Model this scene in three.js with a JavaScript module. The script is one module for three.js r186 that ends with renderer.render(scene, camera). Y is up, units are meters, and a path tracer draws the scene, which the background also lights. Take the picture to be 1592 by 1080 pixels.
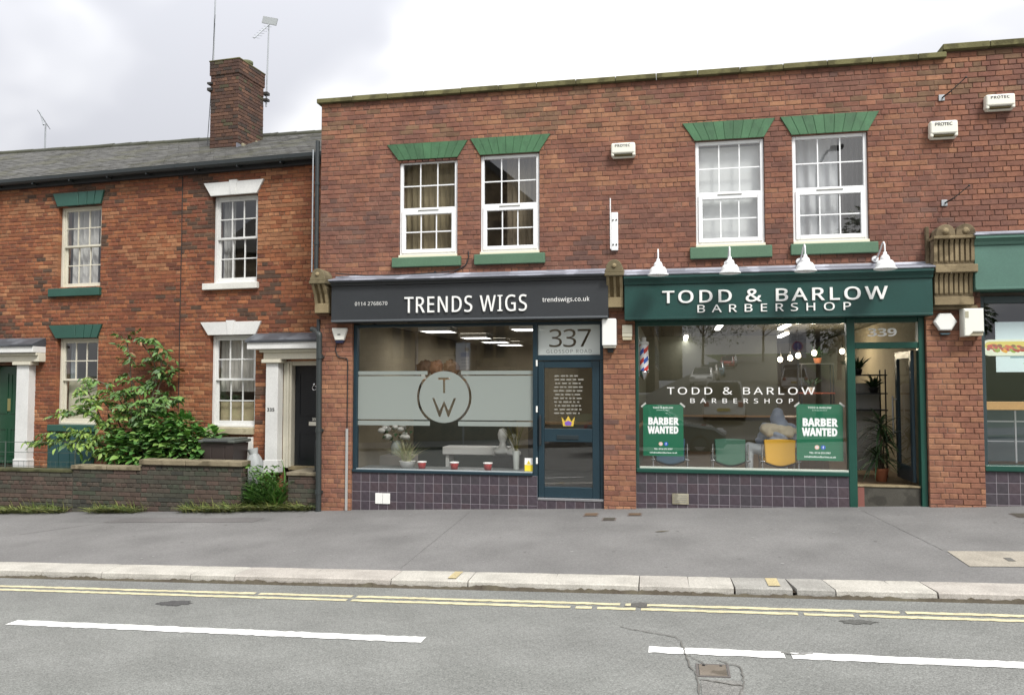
import * as THREE from 'three';
import { RoundedBoxGeometry } from 'three/addons/geometries/RoundedBoxGeometry.js';
import { MarchingCubes } from 'three/addons/objects/MarchingCubes.js';
import { FontLoader } from 'three/addons/loaders/FontLoader.js';
import { mergeGeometries, mergeVertices } from 'three/addons/utils/BufferGeometryUtils.js';
import { RectAreaLightUniformsLib } from 'three/addons/lights/RectAreaLightUniformsLib.js';

// ---------------------------------------------------------------- camera, sky, sun, exposure
const EXPOSURE = 2.5, SUN = 1.5, SKY = 0.50;
const scene = new THREE.Scene();
const camera = new THREE.PerspectiveCamera(46.729, 1592 / 1080, 0.1, 2000);
camera.position.set(0, 1.852, 12.36);
camera.lookAt(0 - 0.19562592, 1.852 + 0.0479448, 12.36 - 0.97950589);
camera.updateMatrixWorld();
const renderer = new THREE.WebGLRenderer({ antialias: true });
renderer.setSize(1024, 694);
renderer.toneMapping = THREE.LinearToneMapping;
renderer.toneMappingExposure = EXPOSURE;
renderer.shadowMap.enabled = true;
RectAreaLightUniformsLib.init();

function rng(seed) { let a = seed >>> 0; return () => { a = (a + 0x6D2B79F5) | 0; let t = Math.imul(a ^ (a >>> 15), 1 | a); t = (t + Math.imul(t ^ (t >>> 7), 61 | t)) ^ t; return ((t ^ (t >>> 14)) >>> 0) / 4294967296; }; }
function hash3(x, y, z) { let h = Math.imul(x, 374761393) ^ Math.imul(y, 668265263) ^ Math.imul(z, 2147483647 ^ 0x5bd1e995); h = Math.imul(h ^ (h >>> 13), 1274126177); return ((h ^ (h >>> 16)) >>> 0) / 4294967296; }
const sm = t => t * t * (3 - 2 * t), lerp = (a, b, t) => a + (b - a) * t, clamp = (v, a, b) => Math.min(b, Math.max(a, v));
const PERM = new Uint8Array(512), VAL = new Float32Array(256);
{ const r = rng(1234), p = Array.from({ length: 256 }, (_, i) => i); for (let i = 255; i > 0; i--) { const j = Math.floor(r() * (i + 1)); [p[i], p[j]] = [p[j], p[i]]; } for (let i = 0; i < 512; i++) PERM[i] = p[i & 255]; for (let i = 0; i < 256; i++) VAL[i] = r(); }
function noise(x, y, z, per = 0) {
  const xi = Math.floor(x), yi = Math.floor(y), zi = Math.floor(z); let u = x - xi, v = y - yi, w = z - zi; u = u * u * (3 - 2 * u); v = v * v * (3 - 2 * v); w = w * w * (3 - 2 * w);
  let x0 = xi, x1 = xi + 1, y0 = yi, y1 = yi + 1; if (per) { x0 = ((x0 % per) + per) % per; x1 = (x0 + 1) % per; y0 = ((y0 % per) + per) % per; y1 = (y0 + 1) % per; }
  const A = PERM[x0 & 255], Bx = PERM[x1 & 255], a0 = PERM[(A + y0) & 255], a1 = PERM[(A + y1) & 255], b0 = PERM[(Bx + y0) & 255], b1 = PERM[(Bx + y1) & 255], k = zi & 255, k1 = (zi + 1) & 255;
  const f = VAL[PERM[a0 + k]], g = VAL[PERM[b0 + k]], h = VAL[PERM[a1 + k]], i = VAL[PERM[b1 + k]]; let lo = f + (g - f) * u; lo += (h + (i - h) * u - lo) * v; if (w === 0) return lo;
  const f1 = VAL[PERM[a0 + k1]], g1 = VAL[PERM[b0 + k1]], h1 = VAL[PERM[a1 + k1]], i1 = VAL[PERM[b1 + k1]]; let hi = f1 + (g1 - f1) * u; hi += (h1 + (i1 - h1) * u - hi) * v; return lo + (hi - lo) * w;
}
function fbm(x, y, z, oct = 4, per = 0) { let s = 0, a = 0.5, n = 0; for (let i = 0; i < oct; i++) { s += a * noise(x, y, z + i * 17, per); n += a; a *= 0.5; x *= 2; y *= 2; z *= 2; per *= 2; } return s / n; }

const sunDir = new THREE.Vector3(0.42, 0.80, 0.50).normalize();
{ // an overcast sky: bright cloud deck with greyer, faintly lilac undersides
  const W = 1024, H = 512, d = new Float32Array(W * H * 4);
  for (let j = 0; j < H; j++) for (let i = 0; i < W; i++) {
    const el = ((j + 0.5) / H - 0.5) * Math.PI, az = ((i + 0.5) / W - 0.5) * 2 * Math.PI;
    const y = Math.sin(el), c = Math.cos(el), x = c * Math.cos(az), z = c * Math.sin(az);
    const q = 1 / (Math.max(y, 0) + 0.22), u = x * q * 1.25 + 4.3, v = z * q * 1.25 + 9.1;
    const wx = fbm(u * 1.1 + 3, v * 1.1, 2, 4) - 0.5;
    const n = fbm(u + wx * 1.6, v + wx * 1.2, 5, 6);
    const dark = sm(clamp((n - 0.43) / 0.24, 0, 1));
    const grad = (1 + 2 * Math.max(y, 0)) / 3 * 1.5;                 // overcast: brighter overhead
    const glow = 0.45 * Math.pow(Math.max(0, x * sunDir.x + y * sunDir.y + z * sunDir.z), 6);
    let L = SKY * (grad * lerp(1.22, 0.76, dark) + glow);
    let r = lerp(1.0, 0.95, dark), g = lerp(1.0, 0.97, dark), b = lerp(1.0, 1.05, dark);
    if (y < 0) { L *= 0.75; }
    const k = (j * W + i) * 4; d[k] = L * r; d[k + 1] = L * g; d[k + 2] = L * b; d[k + 3] = 1;
  }
  const t = new THREE.DataTexture(d, W, H, THREE.RGBAFormat, THREE.FloatType);
  t.mapping = THREE.EquirectangularReflectionMapping; t.magFilter = t.minFilter = THREE.LinearFilter; t.needsUpdate = true;
  scene.background = t; scene.environment = t;
}
const sun = new THREE.DirectionalLight(new THREE.Color(1.0, 0.975, 0.915), SUN);
sun.position.copy(sunDir).multiplyScalar(60); sun.target.position.set(0, 2, 0);
sun.castShadow = true; sun.shadow.radius = 26; sun.shadow.mapSize.set(2048, 2048);
Object.assign(sun.shadow.camera, { left: -25, right: 25, top: 25, bottom: -25, near: 1, far: 160 });
scene.add(sun, sun.target);

// ---------------------------------------------------------------- helpers
const OFF = new WeakMap(), used = new Map();
function numbered(n) { const k = used.get(n) || 0; used.set(n, k + 1); return k ? `${n}_${String(k).padStart(3, '0')}` : n; }
function thing(name, label, category, base = [0, 0, 0], turn = 0, group) {        // built in scene coordinates; its origin is moved to its base
  const g = new THREE.Group(); g.name = numbered(name); g.position.set(...base); g.rotation.y = turn; scene.add(g);
  g.userData = { label, category }; if (group) g.userData.group = group;
  OFF.set(g, turn ? [0, 0, 0] : base.slice()); return g;
}
function structure(name, label) { const g = new THREE.Group(); g.name = name; scene.add(g); g.userData = { kind: 'structure' }; if (label) g.userData.label = label; OFF.set(g, [0, 0, 0]); return g; }
function norm(g) { if (g.index) g = g.toNonIndexed(); for (const k of Object.keys(g.attributes)) if (!['position', 'normal', 'uv', 'color'].includes(k)) g.deleteAttribute(k); g.morphAttributes = {}; return g; }
function merge(list) { list = list.map(norm); const col = list.some(g => g.attributes.color); for (const g of list) { if (!g.attributes.uv) boxUV(g); if (!col) g.deleteAttribute('color'); } return list.length > 1 ? mergeGeometries(list, false) : list[0]; }
function boxUV(g, s = 1) {
  if (g.index) g = g.toNonIndexed(); if (!g.attributes.normal) g.computeVertexNormals();
  const p = g.attributes.position, n = g.attributes.normal, uv = new Float32Array(p.count * 2);
  for (let i = 0; i < p.count; i++) {
    const ax = Math.abs(n.getX(i)), ay = Math.abs(n.getY(i)), az = Math.abs(n.getZ(i)), x = p.getX(i), y = p.getY(i), z = p.getZ(i);
    const [a, b] = ay > ax && ay > az ? [x, z] : ax > az ? [z, y] : [x, y]; uv[2 * i] = a * s; uv[2 * i + 1] = b * s;
  }
  g.setAttribute('uv', new THREE.BufferAttribute(uv, 2)); return g;
}
function part(parent, name, geoms, mat, opt = {}) {
  let g = merge(Array.isArray(geoms) ? geoms : [geoms]);
  if (opt.uv !== false) g = boxUV(g);
  const o = OFF.get(parent) || [0, 0, 0]; g.translate(-o[0], -o[1], -o[2]);
  const m = new THREE.Mesh(g, mat); m.name = name; m.castShadow = m.receiveShadow = true; parent.add(m); OFF.set(m, o);
  if (opt.label) m.userData.label = opt.label; if (opt.kind) m.userData.kind = opt.kind;
  return m;
}
function sub(parent, name) { const g = new THREE.Group(); g.name = name; parent.add(g); OFF.set(g, OFF.get(parent) || [0, 0, 0]); return g; }
function single(name, label, category, geoms, mat, base = [0, 0, 0], group, opt = {}) {   // a thing that is one mesh
  let g = merge(Array.isArray(geoms) ? geoms : [geoms]); if (opt.uv !== false) g = boxUV(g); g.translate(-base[0], -base[1], -base[2]);
  const m = new THREE.Mesh(g, mat); m.name = numbered(name); m.position.set(...base); m.castShadow = m.receiveShadow = true; scene.add(m);
  m.userData = { label, category }; if (group) m.userData.group = group; OFF.set(m, base.slice()); return m;
}
function B(x0, x1, y0, y1, z0, z1, r = 0) {
  const w = x1 - x0, h = y1 - y0, d = z1 - z0, g = r ? new RoundedBoxGeometry(w, h, d, 1, Math.min(r, w / 2.1, h / 2.1, d / 2.1)) : new THREE.BoxGeometry(w, h, d);
  return g.translate((x0 + x1) / 2, (y0 + y1) / 2, (z0 + z1) / 2);
}
function Cyl(a, b, r0, r1 = r0, seg = 12) {
  const A = new THREE.Vector3(...a), Bv = new THREE.Vector3(...b), d = Bv.clone().sub(A), g = new THREE.CylinderGeometry(r1, r0, d.length(), seg, 1);
  g.applyQuaternion(new THREE.Quaternion().setFromUnitVectors(new THREE.Vector3(0, 1, 0), d.normalize())); return g.translate((a[0] + b[0]) / 2, (a[1] + b[1]) / 2, (a[2] + b[2]) / 2);
}
function Tube(pts, r, seg = 24, rs = 8) { return new THREE.TubeGeometry(new THREE.CatmullRomCurve3(pts.map(p => new THREE.Vector3(...p)), false, 'catmullrom', 0.3), seg, r, rs); }
function Quad(x0, x1, y0, y1, z) { return new THREE.PlaneGeometry(x1 - x0, y1 - y0).translate((x0 + x1) / 2, (y0 + y1) / 2, z); }
function Ext(pts, d, z = 0, bevel = 0) {                                            // outline in x,y, thickened towards +z
  const s = new THREE.Shape(pts.map(p => new THREE.Vector2(...p)));
  return new THREE.ExtrudeGeometry(s, { depth: d - 2 * bevel, bevelEnabled: bevel > 0, bevelSize: bevel, bevelOffset: -bevel, bevelThickness: bevel, bevelSegments: 1, curveSegments: 10 }).translate(0, 0, z + bevel);
}
function ProfX(pts, x0, x1) { return Ext(pts.map(([z, y]) => [-z, y]), x1 - x0, 0).rotateY(Math.PI / 2).translate(x0, 0, 0); }   // profile in z,y swept along x
function Lathe(pts, seg = 20) { return new THREE.LatheGeometry(pts.map(p => new THREE.Vector2(...p)), seg); }
function Ball(r, x, y, z, sx = 1, sy = 1, sz = 1) { return new THREE.SphereGeometry(r, 14, 10).scale(sx, sy, sz).translate(x, y, z); }

// ---------------------------------------------------------------- textures and materials
function tex(size, fn, srgb = true, rep = 1) {
  const d = new Uint8Array(size * size * 4);
  for (let j = 0; j < size; j++) for (let i = 0; i < size; i++) { const c = fn(i / size, j / size), k = (j * size + i) * 4; d[k] = clamp(c[0], 0, 1) * 255; d[k + 1] = clamp(c[1], 0, 1) * 255; d[k + 2] = clamp(c[2], 0, 1) * 255; d[k + 3] = 255; }
  const t = new THREE.DataTexture(d, size, size); t.wrapS = t.wrapT = THREE.RepeatWrapping; t.magFilter = THREE.LinearFilter; t.minFilter = THREE.LinearMipmapLinearFilter; t.generateMipmaps = true;
  if (srgb) t.colorSpace = THREE.SRGBColorSpace; t.repeat.set(rep, rep); t.needsUpdate = true; return t;
}
const g3 = v => [v, v, v];
function again(t, rep) { const c = t.clone(); c.repeat.set(rep, rep); c.needsUpdate = true; return c; }
const grain = (u, v, f, s) => noise(u * f, v * f, s, f);
const T = {};
T.brick = tex(512, (u, v) => { const a = fbm(u * 8, v * 8, 1, 4, 8), b = grain(u, v, 256, 3), c = fbm(u * 24, v * 24, 9, 3, 24), pit = grain(u, v, 128, 7) > 0.9 ? 0.78 : 1; const k = (0.74 + 0.22 * a + 0.1 * (b - 0.5) + 0.16 * (c - 0.5)) * pit; return [k + 0.05, k + 0.04 * (a - 0.5) + 0.03, k + 0.02]; }, true, 0.7);
T.brickB = tex(512, (u, v) => g3(0.4 + 0.35 * fbm(u * 48, v * 48, 1, 3, 48) + 0.25 * grain(u, v, 256, 3)), false, 0.7);
T.plain = tex(256, (u, v) => { const a = fbm(u * 4, v * 4, 21, 5, 4), b = grain(u, v, 128, 5); return g3(0.86 + 0.12 * a + 0.05 * (b - 0.5)); }, true, 0.6);
T.plainB = tex(256, (u, v) => g3(0.5 + 0.35 * (fbm(u * 16, v * 16, 3, 4, 16) - 0.5) + 0.2 * (grain(u, v, 128, 4) - 0.5)), false, 0.9);
T.stone = tex(512, (u, v) => { const a = fbm(u * 4, v * 4, 31, 5, 4), b = grain(u, v, 256, 6), st = sm(clamp((fbm(u * 6, v * 6, 41, 4, 6) - 0.52) / 0.15, 0, 1)); const k = 0.62 + 0.32 * a + 0.14 * (b - 0.5) - 0.2 * st; return [k + 0.06, k + 0.03, k - 0.04]; }, true, 0.8);
T.asph = tex(1024, (u, v) => { const a = grain(u, v, 256, 2), b = grain(u, v, 512, 4), c = fbm(u * 6, v * 6, 8, 5, 6); let k = 0.66 + 0.17 * (a - 0.5) + 0.18 * (b - 0.5) + 0.12 * (c - 0.5); const w = grain(u, v, 256, 12); if (w > 0.93) k += 0.12; if (w < 0.05) k -= 0.1; return [k + 0.008, k + 0.01, k]; }, true, 0.42);
T.asphB = tex(512, (u, v) => g3(0.5 + 0.6 * (grain(u, v, 256, 2) - 0.5) + 0.4 * (grain(u, v, 128, 4) - 0.5)), false, 0.84);
T.pave = tex(1024, (u, v) => { const a = grain(u, v, 512, 52), b = grain(u, v, 256, 54), c = fbm(u * 5, v * 5, 58, 6, 5); let k = 0.68 + 0.08 * (a - 0.5) + 0.08 * (b - 0.5) + 0.16 * (c - 0.5); return [k + 0.006, k + 0.004, k + 0.003]; }, true, 0.28);
T.slate = tex(512, (u, v) => { const a = fbm(u * 8, v * 8, 61, 5, 8), m = sm(clamp((fbm(u * 5, v * 5, 71, 5, 5) - 0.5) / 0.2, 0, 1)), b = grain(u, v, 128, 9); const k = 0.5 + 0.3 * a + 0.12 * (b - 0.5); return [lerp(k, 0.60, m * 0.35), lerp(k, 0.60, m * 0.37), lerp(k, 0.46, m * 0.4)]; }, true, 0.5);
T.gran = tex(512, (u, v) => { const a = fbm(u * 5, v * 5, 91, 5, 5), b = grain(u, v, 256, 93), c = grain(u, v, 128, 95); const k = 0.80 + 0.16 * (a - 0.5) + 0.16 * (b - 0.5) + 0.1 * (c - 0.5); return [k + 0.012, k, k - 0.012]; }, true, 0.9);
T.lead = tex(512, (u, v) => { const a = fbm(u * 6, v * 6, 81, 5, 6), s = sm(clamp((fbm(u * 9, v * 9, 85, 5, 9) - 0.52) / 0.14, 0, 1)); const k = 0.58 + 0.25 * a + 0.2 * s; return [k, k + 0.005, k + 0.03]; }, true, 0.37);
const lin = c => new THREE.Color().setRGB(c[0], c[1], c[2]);
function M(c, rough = 0.8, o = {}) { return new THREE.MeshPhysicalMaterial({ color: lin(c), roughness: rough, ...o }); }
const paint = (c, rough = 0.42, s = 0.0008) => M(c, rough, { map: T.plain, bumpMap: T.plainB, bumpScale: s });
const K = {
  white: paint([0.80, 0.80, 0.78], 0.35), cream: paint([0.72, 0.68, 0.56], 0.5), upvc: M([0.82, 0.83, 0.84], 0.28), whiteWorn: M([0.78, 0.77, 0.72], 0.55, { map: T.plain, bumpMap: T.plainB, bumpScale: 0.002 }),
  greenLintel: paint([0.062, 0.185, 0.078], 0.5), greenSill: M([0.095, 0.19, 0.115], 0.6, { map: T.plain, bumpMap: T.plainB, bumpScale: 0.003 }), houseGreen: paint([0.028, 0.10, 0.075], 0.45),
  twSign: paint([0.036, 0.040, 0.045], 0.45), barberGreen: paint([0.013, 0.066, 0.057], 0.38), frameGreen: paint([0.012, 0.072, 0.052], 0.3), paleGreen: M([0.085, 0.19, 0.15], 0.55, { map: T.plain }), navy: paint([0.016, 0.040, 0.056], 0.35),
  glass: M([1, 1, 1], 0.0, { transmission: 1, thickness: 0, ior: 2.1 }), glassSash: M([1, 1, 1], 0.0, { transmission: 1, thickness: 0, ior: 1.95 }),
  frost: M([0.40, 0.45, 0.42], 0.95, { transmission: 0.5, thickness: 0 }), mortarShop: M([0.215, 0.130, 0.096], 0.95, { map: T.brick, bumpMap: T.brickB, bumpScale: 0.004 }), mortarHouse: M([0.20, 0.115, 0.07], 0.95, { map: T.brick, bumpMap: T.brickB, bumpScale: 0.004 }),
  sandstone: M([0.42, 0.36, 0.25], 0.9, { map: T.stone, bumpMap: T.brickB, bumpScale: 0.004 }), copingMoss: M([0.20, 0.20, 0.105], 0.95, { map: T.stone, bumpMap: T.brickB, bumpScale: 0.008 }),
  kerb: [[0.58, 0.57, 0.53], [0.53, 0.515, 0.48], [0.61, 0.60, 0.555], [0.55, 0.525, 0.49]].map(c => M(c, 0.9, { map: T.gran, bumpMap: T.brickB, bumpScale: 0.003 })), kerbGrey: M([0.42, 0.42, 0.40], 0.9, { map: T.gran, bumpMap: T.brickB, bumpScale: 0.003 }),
  black: M([0.022, 0.024, 0.026], 0.4), blackPipe: M([0.035, 0.042, 0.045], 0.45, { map: T.plain }), iron: M([0.05, 0.048, 0.045], 0.6, { metalness: 0.4 }), darkTimber: M([0.05, 0.045, 0.04], 0.7),
  lead: M([0.42, 0.43, 0.47], 0.5, { map: T.lead, metalness: 0.15, bumpMap: T.plainB, bumpScale: 0.004 }), leadDark: M([0.14, 0.15, 0.16], 0.55, { map: T.lead }), slate: M([0.225, 0.22, 0.205], 0.8, { map: T.slate, bumpMap: T.brickB, bumpScale: 0.003 }),
  steel: M([0.55, 0.56, 0.58], 0.35, { metalness: 0.9 }), galv: M([0.36, 0.38, 0.40], 0.5, { metalness: 0.6 }), chrome: M([0.7, 0.7, 0.72], 0.15, { metalness: 1 }), plasticWhite: M([0.78, 0.78, 0.75], 0.4), plasticCream: M([0.74, 0.70, 0.56], 0.5),
  innerWall: M([0.40, 0.345, 0.24], 0.9, { map: T.plain }), innerDark: M([0.34, 0.31, 0.27], 0.9), floorWood: M([0.16, 0.105, 0.06], 0.5, { map: T.plain }), floorGrey: M([0.05, 0.055, 0.055], 0.5), ceiling: M([0.30, 0.28, 0.24], 0.9),
  soil: M([0.06, 0.045, 0.03], 1, { map: T.brick, bumpMap: T.brickB, bumpScale: 0.02 }), timber: M([0.42, 0.25, 0.11], 0.5, { map: T.plain }), bark: M([0.11, 0.085, 0.06], 0.9),
  letter: M([0.82, 0.82, 0.80], 0.35), dark: M([0.02, 0.02, 0.022], 0.6), red: M([0.45, 0.03, 0.03], 0.4), terracotta: M([0.42, 0.15, 0.07], 0.8),
};
const font = await new FontLoader().loadAsync('fonts/droid/droid_sans_bold.typeface.json'), fontR = await new FontLoader().loadAsync('fonts/droid/droid_sans_regular.typeface.json');
function capOf(f) { if (!f.capH) { let m = 0; for (const s of f.generateShapes('H', 1)) for (const p of s.getPoints(2)) m = Math.max(m, p.y); f.capH = m; } return f.capH; }
function glyphs(str, f, cap, x0, x1, stretch) {             // shapes and places of letters that fill x0..x1 at that cap height
  const size = cap / capOf(f), res = f.data.resolution, w = [...str].map(c => (f.data.glyphs[c] || f.data.glyphs['?']).ha * size / res * stretch);
  const gap = (x1 - x0 - w.reduce((a, b) => a + b, 0)) / Math.max(1, str.length - 1), out = []; let x = x0;
  [...str].forEach((c, i) => { if (c !== ' ') out.push({ c, x, shapes: f.generateShapes(c, size) }); x += w[i] + gap; }); return out;
}
function letters(parent, name, str, f, cap, x0, x1, y, z, depth, mat, stretch = 1, joined = false, fat = 0) {
  const gs = glyphs(str, f, cap, x0, x1, stretch).map(o => new THREE.ExtrudeGeometry(o.shapes, { depth, bevelEnabled: fat > 0, bevelSize: fat, bevelThickness: 0.002, bevelSegments: 1, curveSegments: 6 }).scale(stretch, 1, 1).translate(o.x, y, z));
  if (joined) return part(parent, name, gs, mat); return gs.map(g => part(parent, name, g, mat));
}

// ---------------------------------------------------------------- bricks
const CAMX = 0, CAMY = 1.852, CAMZ = 12.36;
function brickGeo(w, h, d, ch, place, out) {                // a brick with worn arrises, its face at z 0, back left open in the wall
  const a = w / 2, b = h / 2, P = [[-a, -b, -ch], [a, -b, -ch], [a, b, -ch], [-a, b, -ch]], F = [[-a + ch, -b + ch, 0], [a - ch, -b + ch, 0], [a - ch, b - ch, 0], [-a + ch, b - ch, 0]], R = [[-a, -b, -d], [a, -b, -d], [a, b, -d], [-a, b, -d]];
  const n = [[0, -1, 0], [1, 0, 0], [0, 1, 0], [-1, 0, 0]], s = Math.SQRT1_2;
  const quad = (q, nn) => { for (const i of [0, 1, 2, 0, 2, 3]) { out(q[i], nn, place); } };
  quad(F, [0, 0, 1]); for (let i = 0; i < 4; i++) { const j = (i + 1) % 4; quad([P[i], P[j], F[j], F[i]], [n[i][0] * s, n[i][1] * s, s]); quad([R[i], R[j], P[j], P[i]], n[i]); }
}
function brickMesh(list, pal) {
  const pos = [], nor = [], uv = [], col = []; const e = new THREE.Euler(), q = new THREE.Quaternion(), v = new THREE.Vector3();
  for (const b of list) {
    q.setFromEuler(e.set(b.rx || 0, b.ry || 0, b.rz || 0)); const c = pal ? pal[b.c] : [1, 1, 1], j = b.j || 1;
    brickGeo(b.w, b.h, b.d || 0.1, b.ch || 0.005, b, (p, n) => {
      v.set(...p).applyQuaternion(q); pos.push(v.x + b.x, v.y + b.y, v.z + b.z); const t = v.z + b.z; v.set(...n).applyQuaternion(q); nor.push(v.x, v.y, v.z);
      uv.push(p[0] + b.x + (Math.abs(n[0]) > 0.9 ? t : 0), p[1] + b.y + (Math.abs(n[1]) > 0.9 ? t : 0)); col.push(c[0] * j, c[1] * j, c[2] * j);
    });
  }
  const g = new THREE.BufferGeometry(); g.setAttribute('position', new THREE.Float32BufferAttribute(pos, 3)); g.setAttribute('normal', new THREE.Float32BufferAttribute(nor, 3)); g.setAttribute('uv', new THREE.Float32BufferAttribute(uv, 2));
  if (pal) g.setAttribute('color', new THREE.Float32BufferAttribute(col, 3)); return g;
}
const brickVariants = new Map();
function brickVariant(w, h, d, k) {
  const key = `${w}_${h}_${d}_${k}`; if (!brickVariants.has(key)) { const r = rng(k * 77 + 5), g = brickMesh([{ x: 0, y: 0, z: 0, w, h, d, c: 0 }], null), uv = g.attributes.uv, ox = r() * 3, oy = r() * 3; for (let i = 0; i < uv.count; i++) uv.setXY(i, uv.getX(i) + ox, uv.getY(i) + oy); brickVariants.set(key, g); }
  return brickVariants.get(key);
}
function palette(colors, steps, rough = 0.9) {               // colours with a few tones each, and a material per tone
  const pal = []; for (const c of colors) for (const s of steps) pal.push(c.map(v => v * s));
  return { pal, n: colors.length, k: steps.length, mats: pal.map(c => M(c, rough, { map: T.brick, bumpMap: T.brickB, bumpScale: 0.003 })), rest: M([1, 1, 1], rough, { map: T.brick, bumpMap: T.brickB, bumpScale: 0.003, vertexColors: true }) };
}
function layBricks(R, o) {                                   // R: [x0,x1,y0,y1]; o.holes: rectangles left free; every fourth course headers
  const r = rng(o.seed), list = [], C = o.course, J = o.joint || 0.008, L = o.len || 0.225, rows = Math.round((R[3] - R[2]) / C);
  for (let i = 0; i < rows; i++) {
    const y0 = R[2] + i * C, yc = y0 + C / 2, header = o.header ? o.header(i) : i % 4 === 0, step = header ? L / 2 : L;
    let free = [[R[0], R[1]]];
    for (const h of o.holes || []) if (yc > h[2] && yc < h[3]) free = free.flatMap(([a, b]) => h[1] <= a || h[0] >= b ? [[a, b]] : [[a, h[0]], [h[1], b]].filter(s => s[1] - s[0] > 0.03));
    const shift = (header ? L / 4 : (i % 2 ? L / 2 : 0)) + (r() - 0.5) * 0.02;
    for (const [a, b] of free) {
      let x = a; let k = Math.floor((a - R[0] + shift) / step) + 1;
      while (x < b - 0.02) {
        let nx = R[0] - shift + k * step + (r() - 0.5) * 0.008; k++; if (nx - x < 0.06) { nx += step; k++; } if (b - nx < 0.06) nx = b; nx = Math.min(nx, b);
        const w = nx - x - J, xc = (x + nx) / 2; list.push({ x: xc, y: yc + (r() - 0.5) * 0.003, z: (o.z || 0) + (r() - 0.5) * 0.005, w, h: C - J + (r() - 0.5) * 0.003, d: o.d || 0.1, rx: (r() - 0.5) * 0.02, ry: (r() - 0.5) * 0.016, rz: (r() - 0.5) * 0.008, c: o.pick(xc, yc, r), j: 0.92 + r() * 0.16, ch: (o.ch || 0.006) * (0.8 + r() * 0.7) });
        x = nx;
      }
    }
  }
  return list;
}
function emitBricks(parent, list, P, most = 300, near = null) {      // the largest in view as parts of their own, the rest joined
  const f = near || (b => b.w * b.h / ((b.x - CAMX) ** 2 + (b.y - CAMY) ** 2 + (b.z - CAMZ) ** 2)); const s = list.map(b => [f(b), b]).sort((a, b) => b[0] - a[0]).map(a => a[1]);
  const o = OFF.get(parent) || [0, 0, 0], C = s[0].h;
  s.slice(0, most).forEach((b, i) => {
    const nw = b.w > 0.15 ? 0.215 : 0.103, g = brickVariant(nw, 0.067, b.d, i % 5), m = new THREE.Mesh(g, P.mats[b.c]); m.name = 'brick'; m.position.set(b.x - o[0], b.y - o[1], b.z - o[2]); m.rotation.set(b.rx, b.ry, b.rz); m.scale.set(b.w / nw, b.h / 0.067, 1); m.castShadow = m.receiveShadow = true; parent.add(m);
  });
  if (s.length > most) { const g = brickMesh(s.slice(most), P.pal).translate(-o[0], -o[1], -o[2]), m = new THREE.Mesh(g, P.rest); m.name = 'brickwork'; m.userData.kind = 'stuff'; m.castShadow = m.receiveShadow = true; parent.add(m); }
}
function slab(R, holes, z0, z1, grow = 0.005) {              // a wall plate with openings
  const s = new THREE.Shape([[R[0], R[2]], [R[1], R[2]], [R[1], R[3]], [R[0], R[3]]].map(p => new THREE.Vector2(...p)));
  for (const h of holes) { const a = h[0] - grow, b = h[1] + grow, c = h[2] - grow, d = h[3] + grow; s.holes.push(new THREE.Path([[a, c], [a, d], [b, d], [b, c]].map(p => new THREE.Vector2(...p)))); }
  return new THREE.ExtrudeGeometry(s, { depth: z1 - z0, bevelEnabled: false }).translate(0, 0, z0);
}

// ---------------------------------------------------------------- ground, road, kerb
const gy = x => 0.02 + 0.035 * x, pav = (x, z) => gy(x) - 0.026 * Math.max(z, -0.4), roadY = x => 0.035 * x - 0.165;
const kerbBack = x => 3.885 + 0.043 * (x + 1), kerbFront = x => kerbBack(x) + 0.40, along = (z0, x) => z0 + 0.045 * (x + 1.6);
function sheet(x0, x1, nx, zA, zB, nz, yf, colorf) {
  const pos = [], uv = [], col = [], idx = [];
  for (let i = 0; i <= nx; i++) for (let j = 0; j <= nz; j++) { const x = lerp(x0, x1, i / nx), z = lerp(zA(x), zB(x), j / nz); pos.push(x, yf(x, z), z); uv.push(x, z); if (colorf) { const c = colorf(x, z); col.push(...c); } }
  for (let i = 0; i < nx; i++) for (let j = 0; j < nz; j++) { const a = i * (nz + 1) + j, b = a + nz + 1; idx.push(a, a + 1, b, b, a + 1, b + 1); }
  const g = new THREE.BufferGeometry(); g.setAttribute('position', new THREE.Float32BufferAttribute(pos, 3)); g.setAttribute('uv', new THREE.Float32BufferAttribute(uv, 2)); if (colorf) g.setAttribute('color', new THREE.Float32BufferAttribute(col, 3)); g.setIndex(idx); g.computeVertexNormals(); return g;
}
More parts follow.
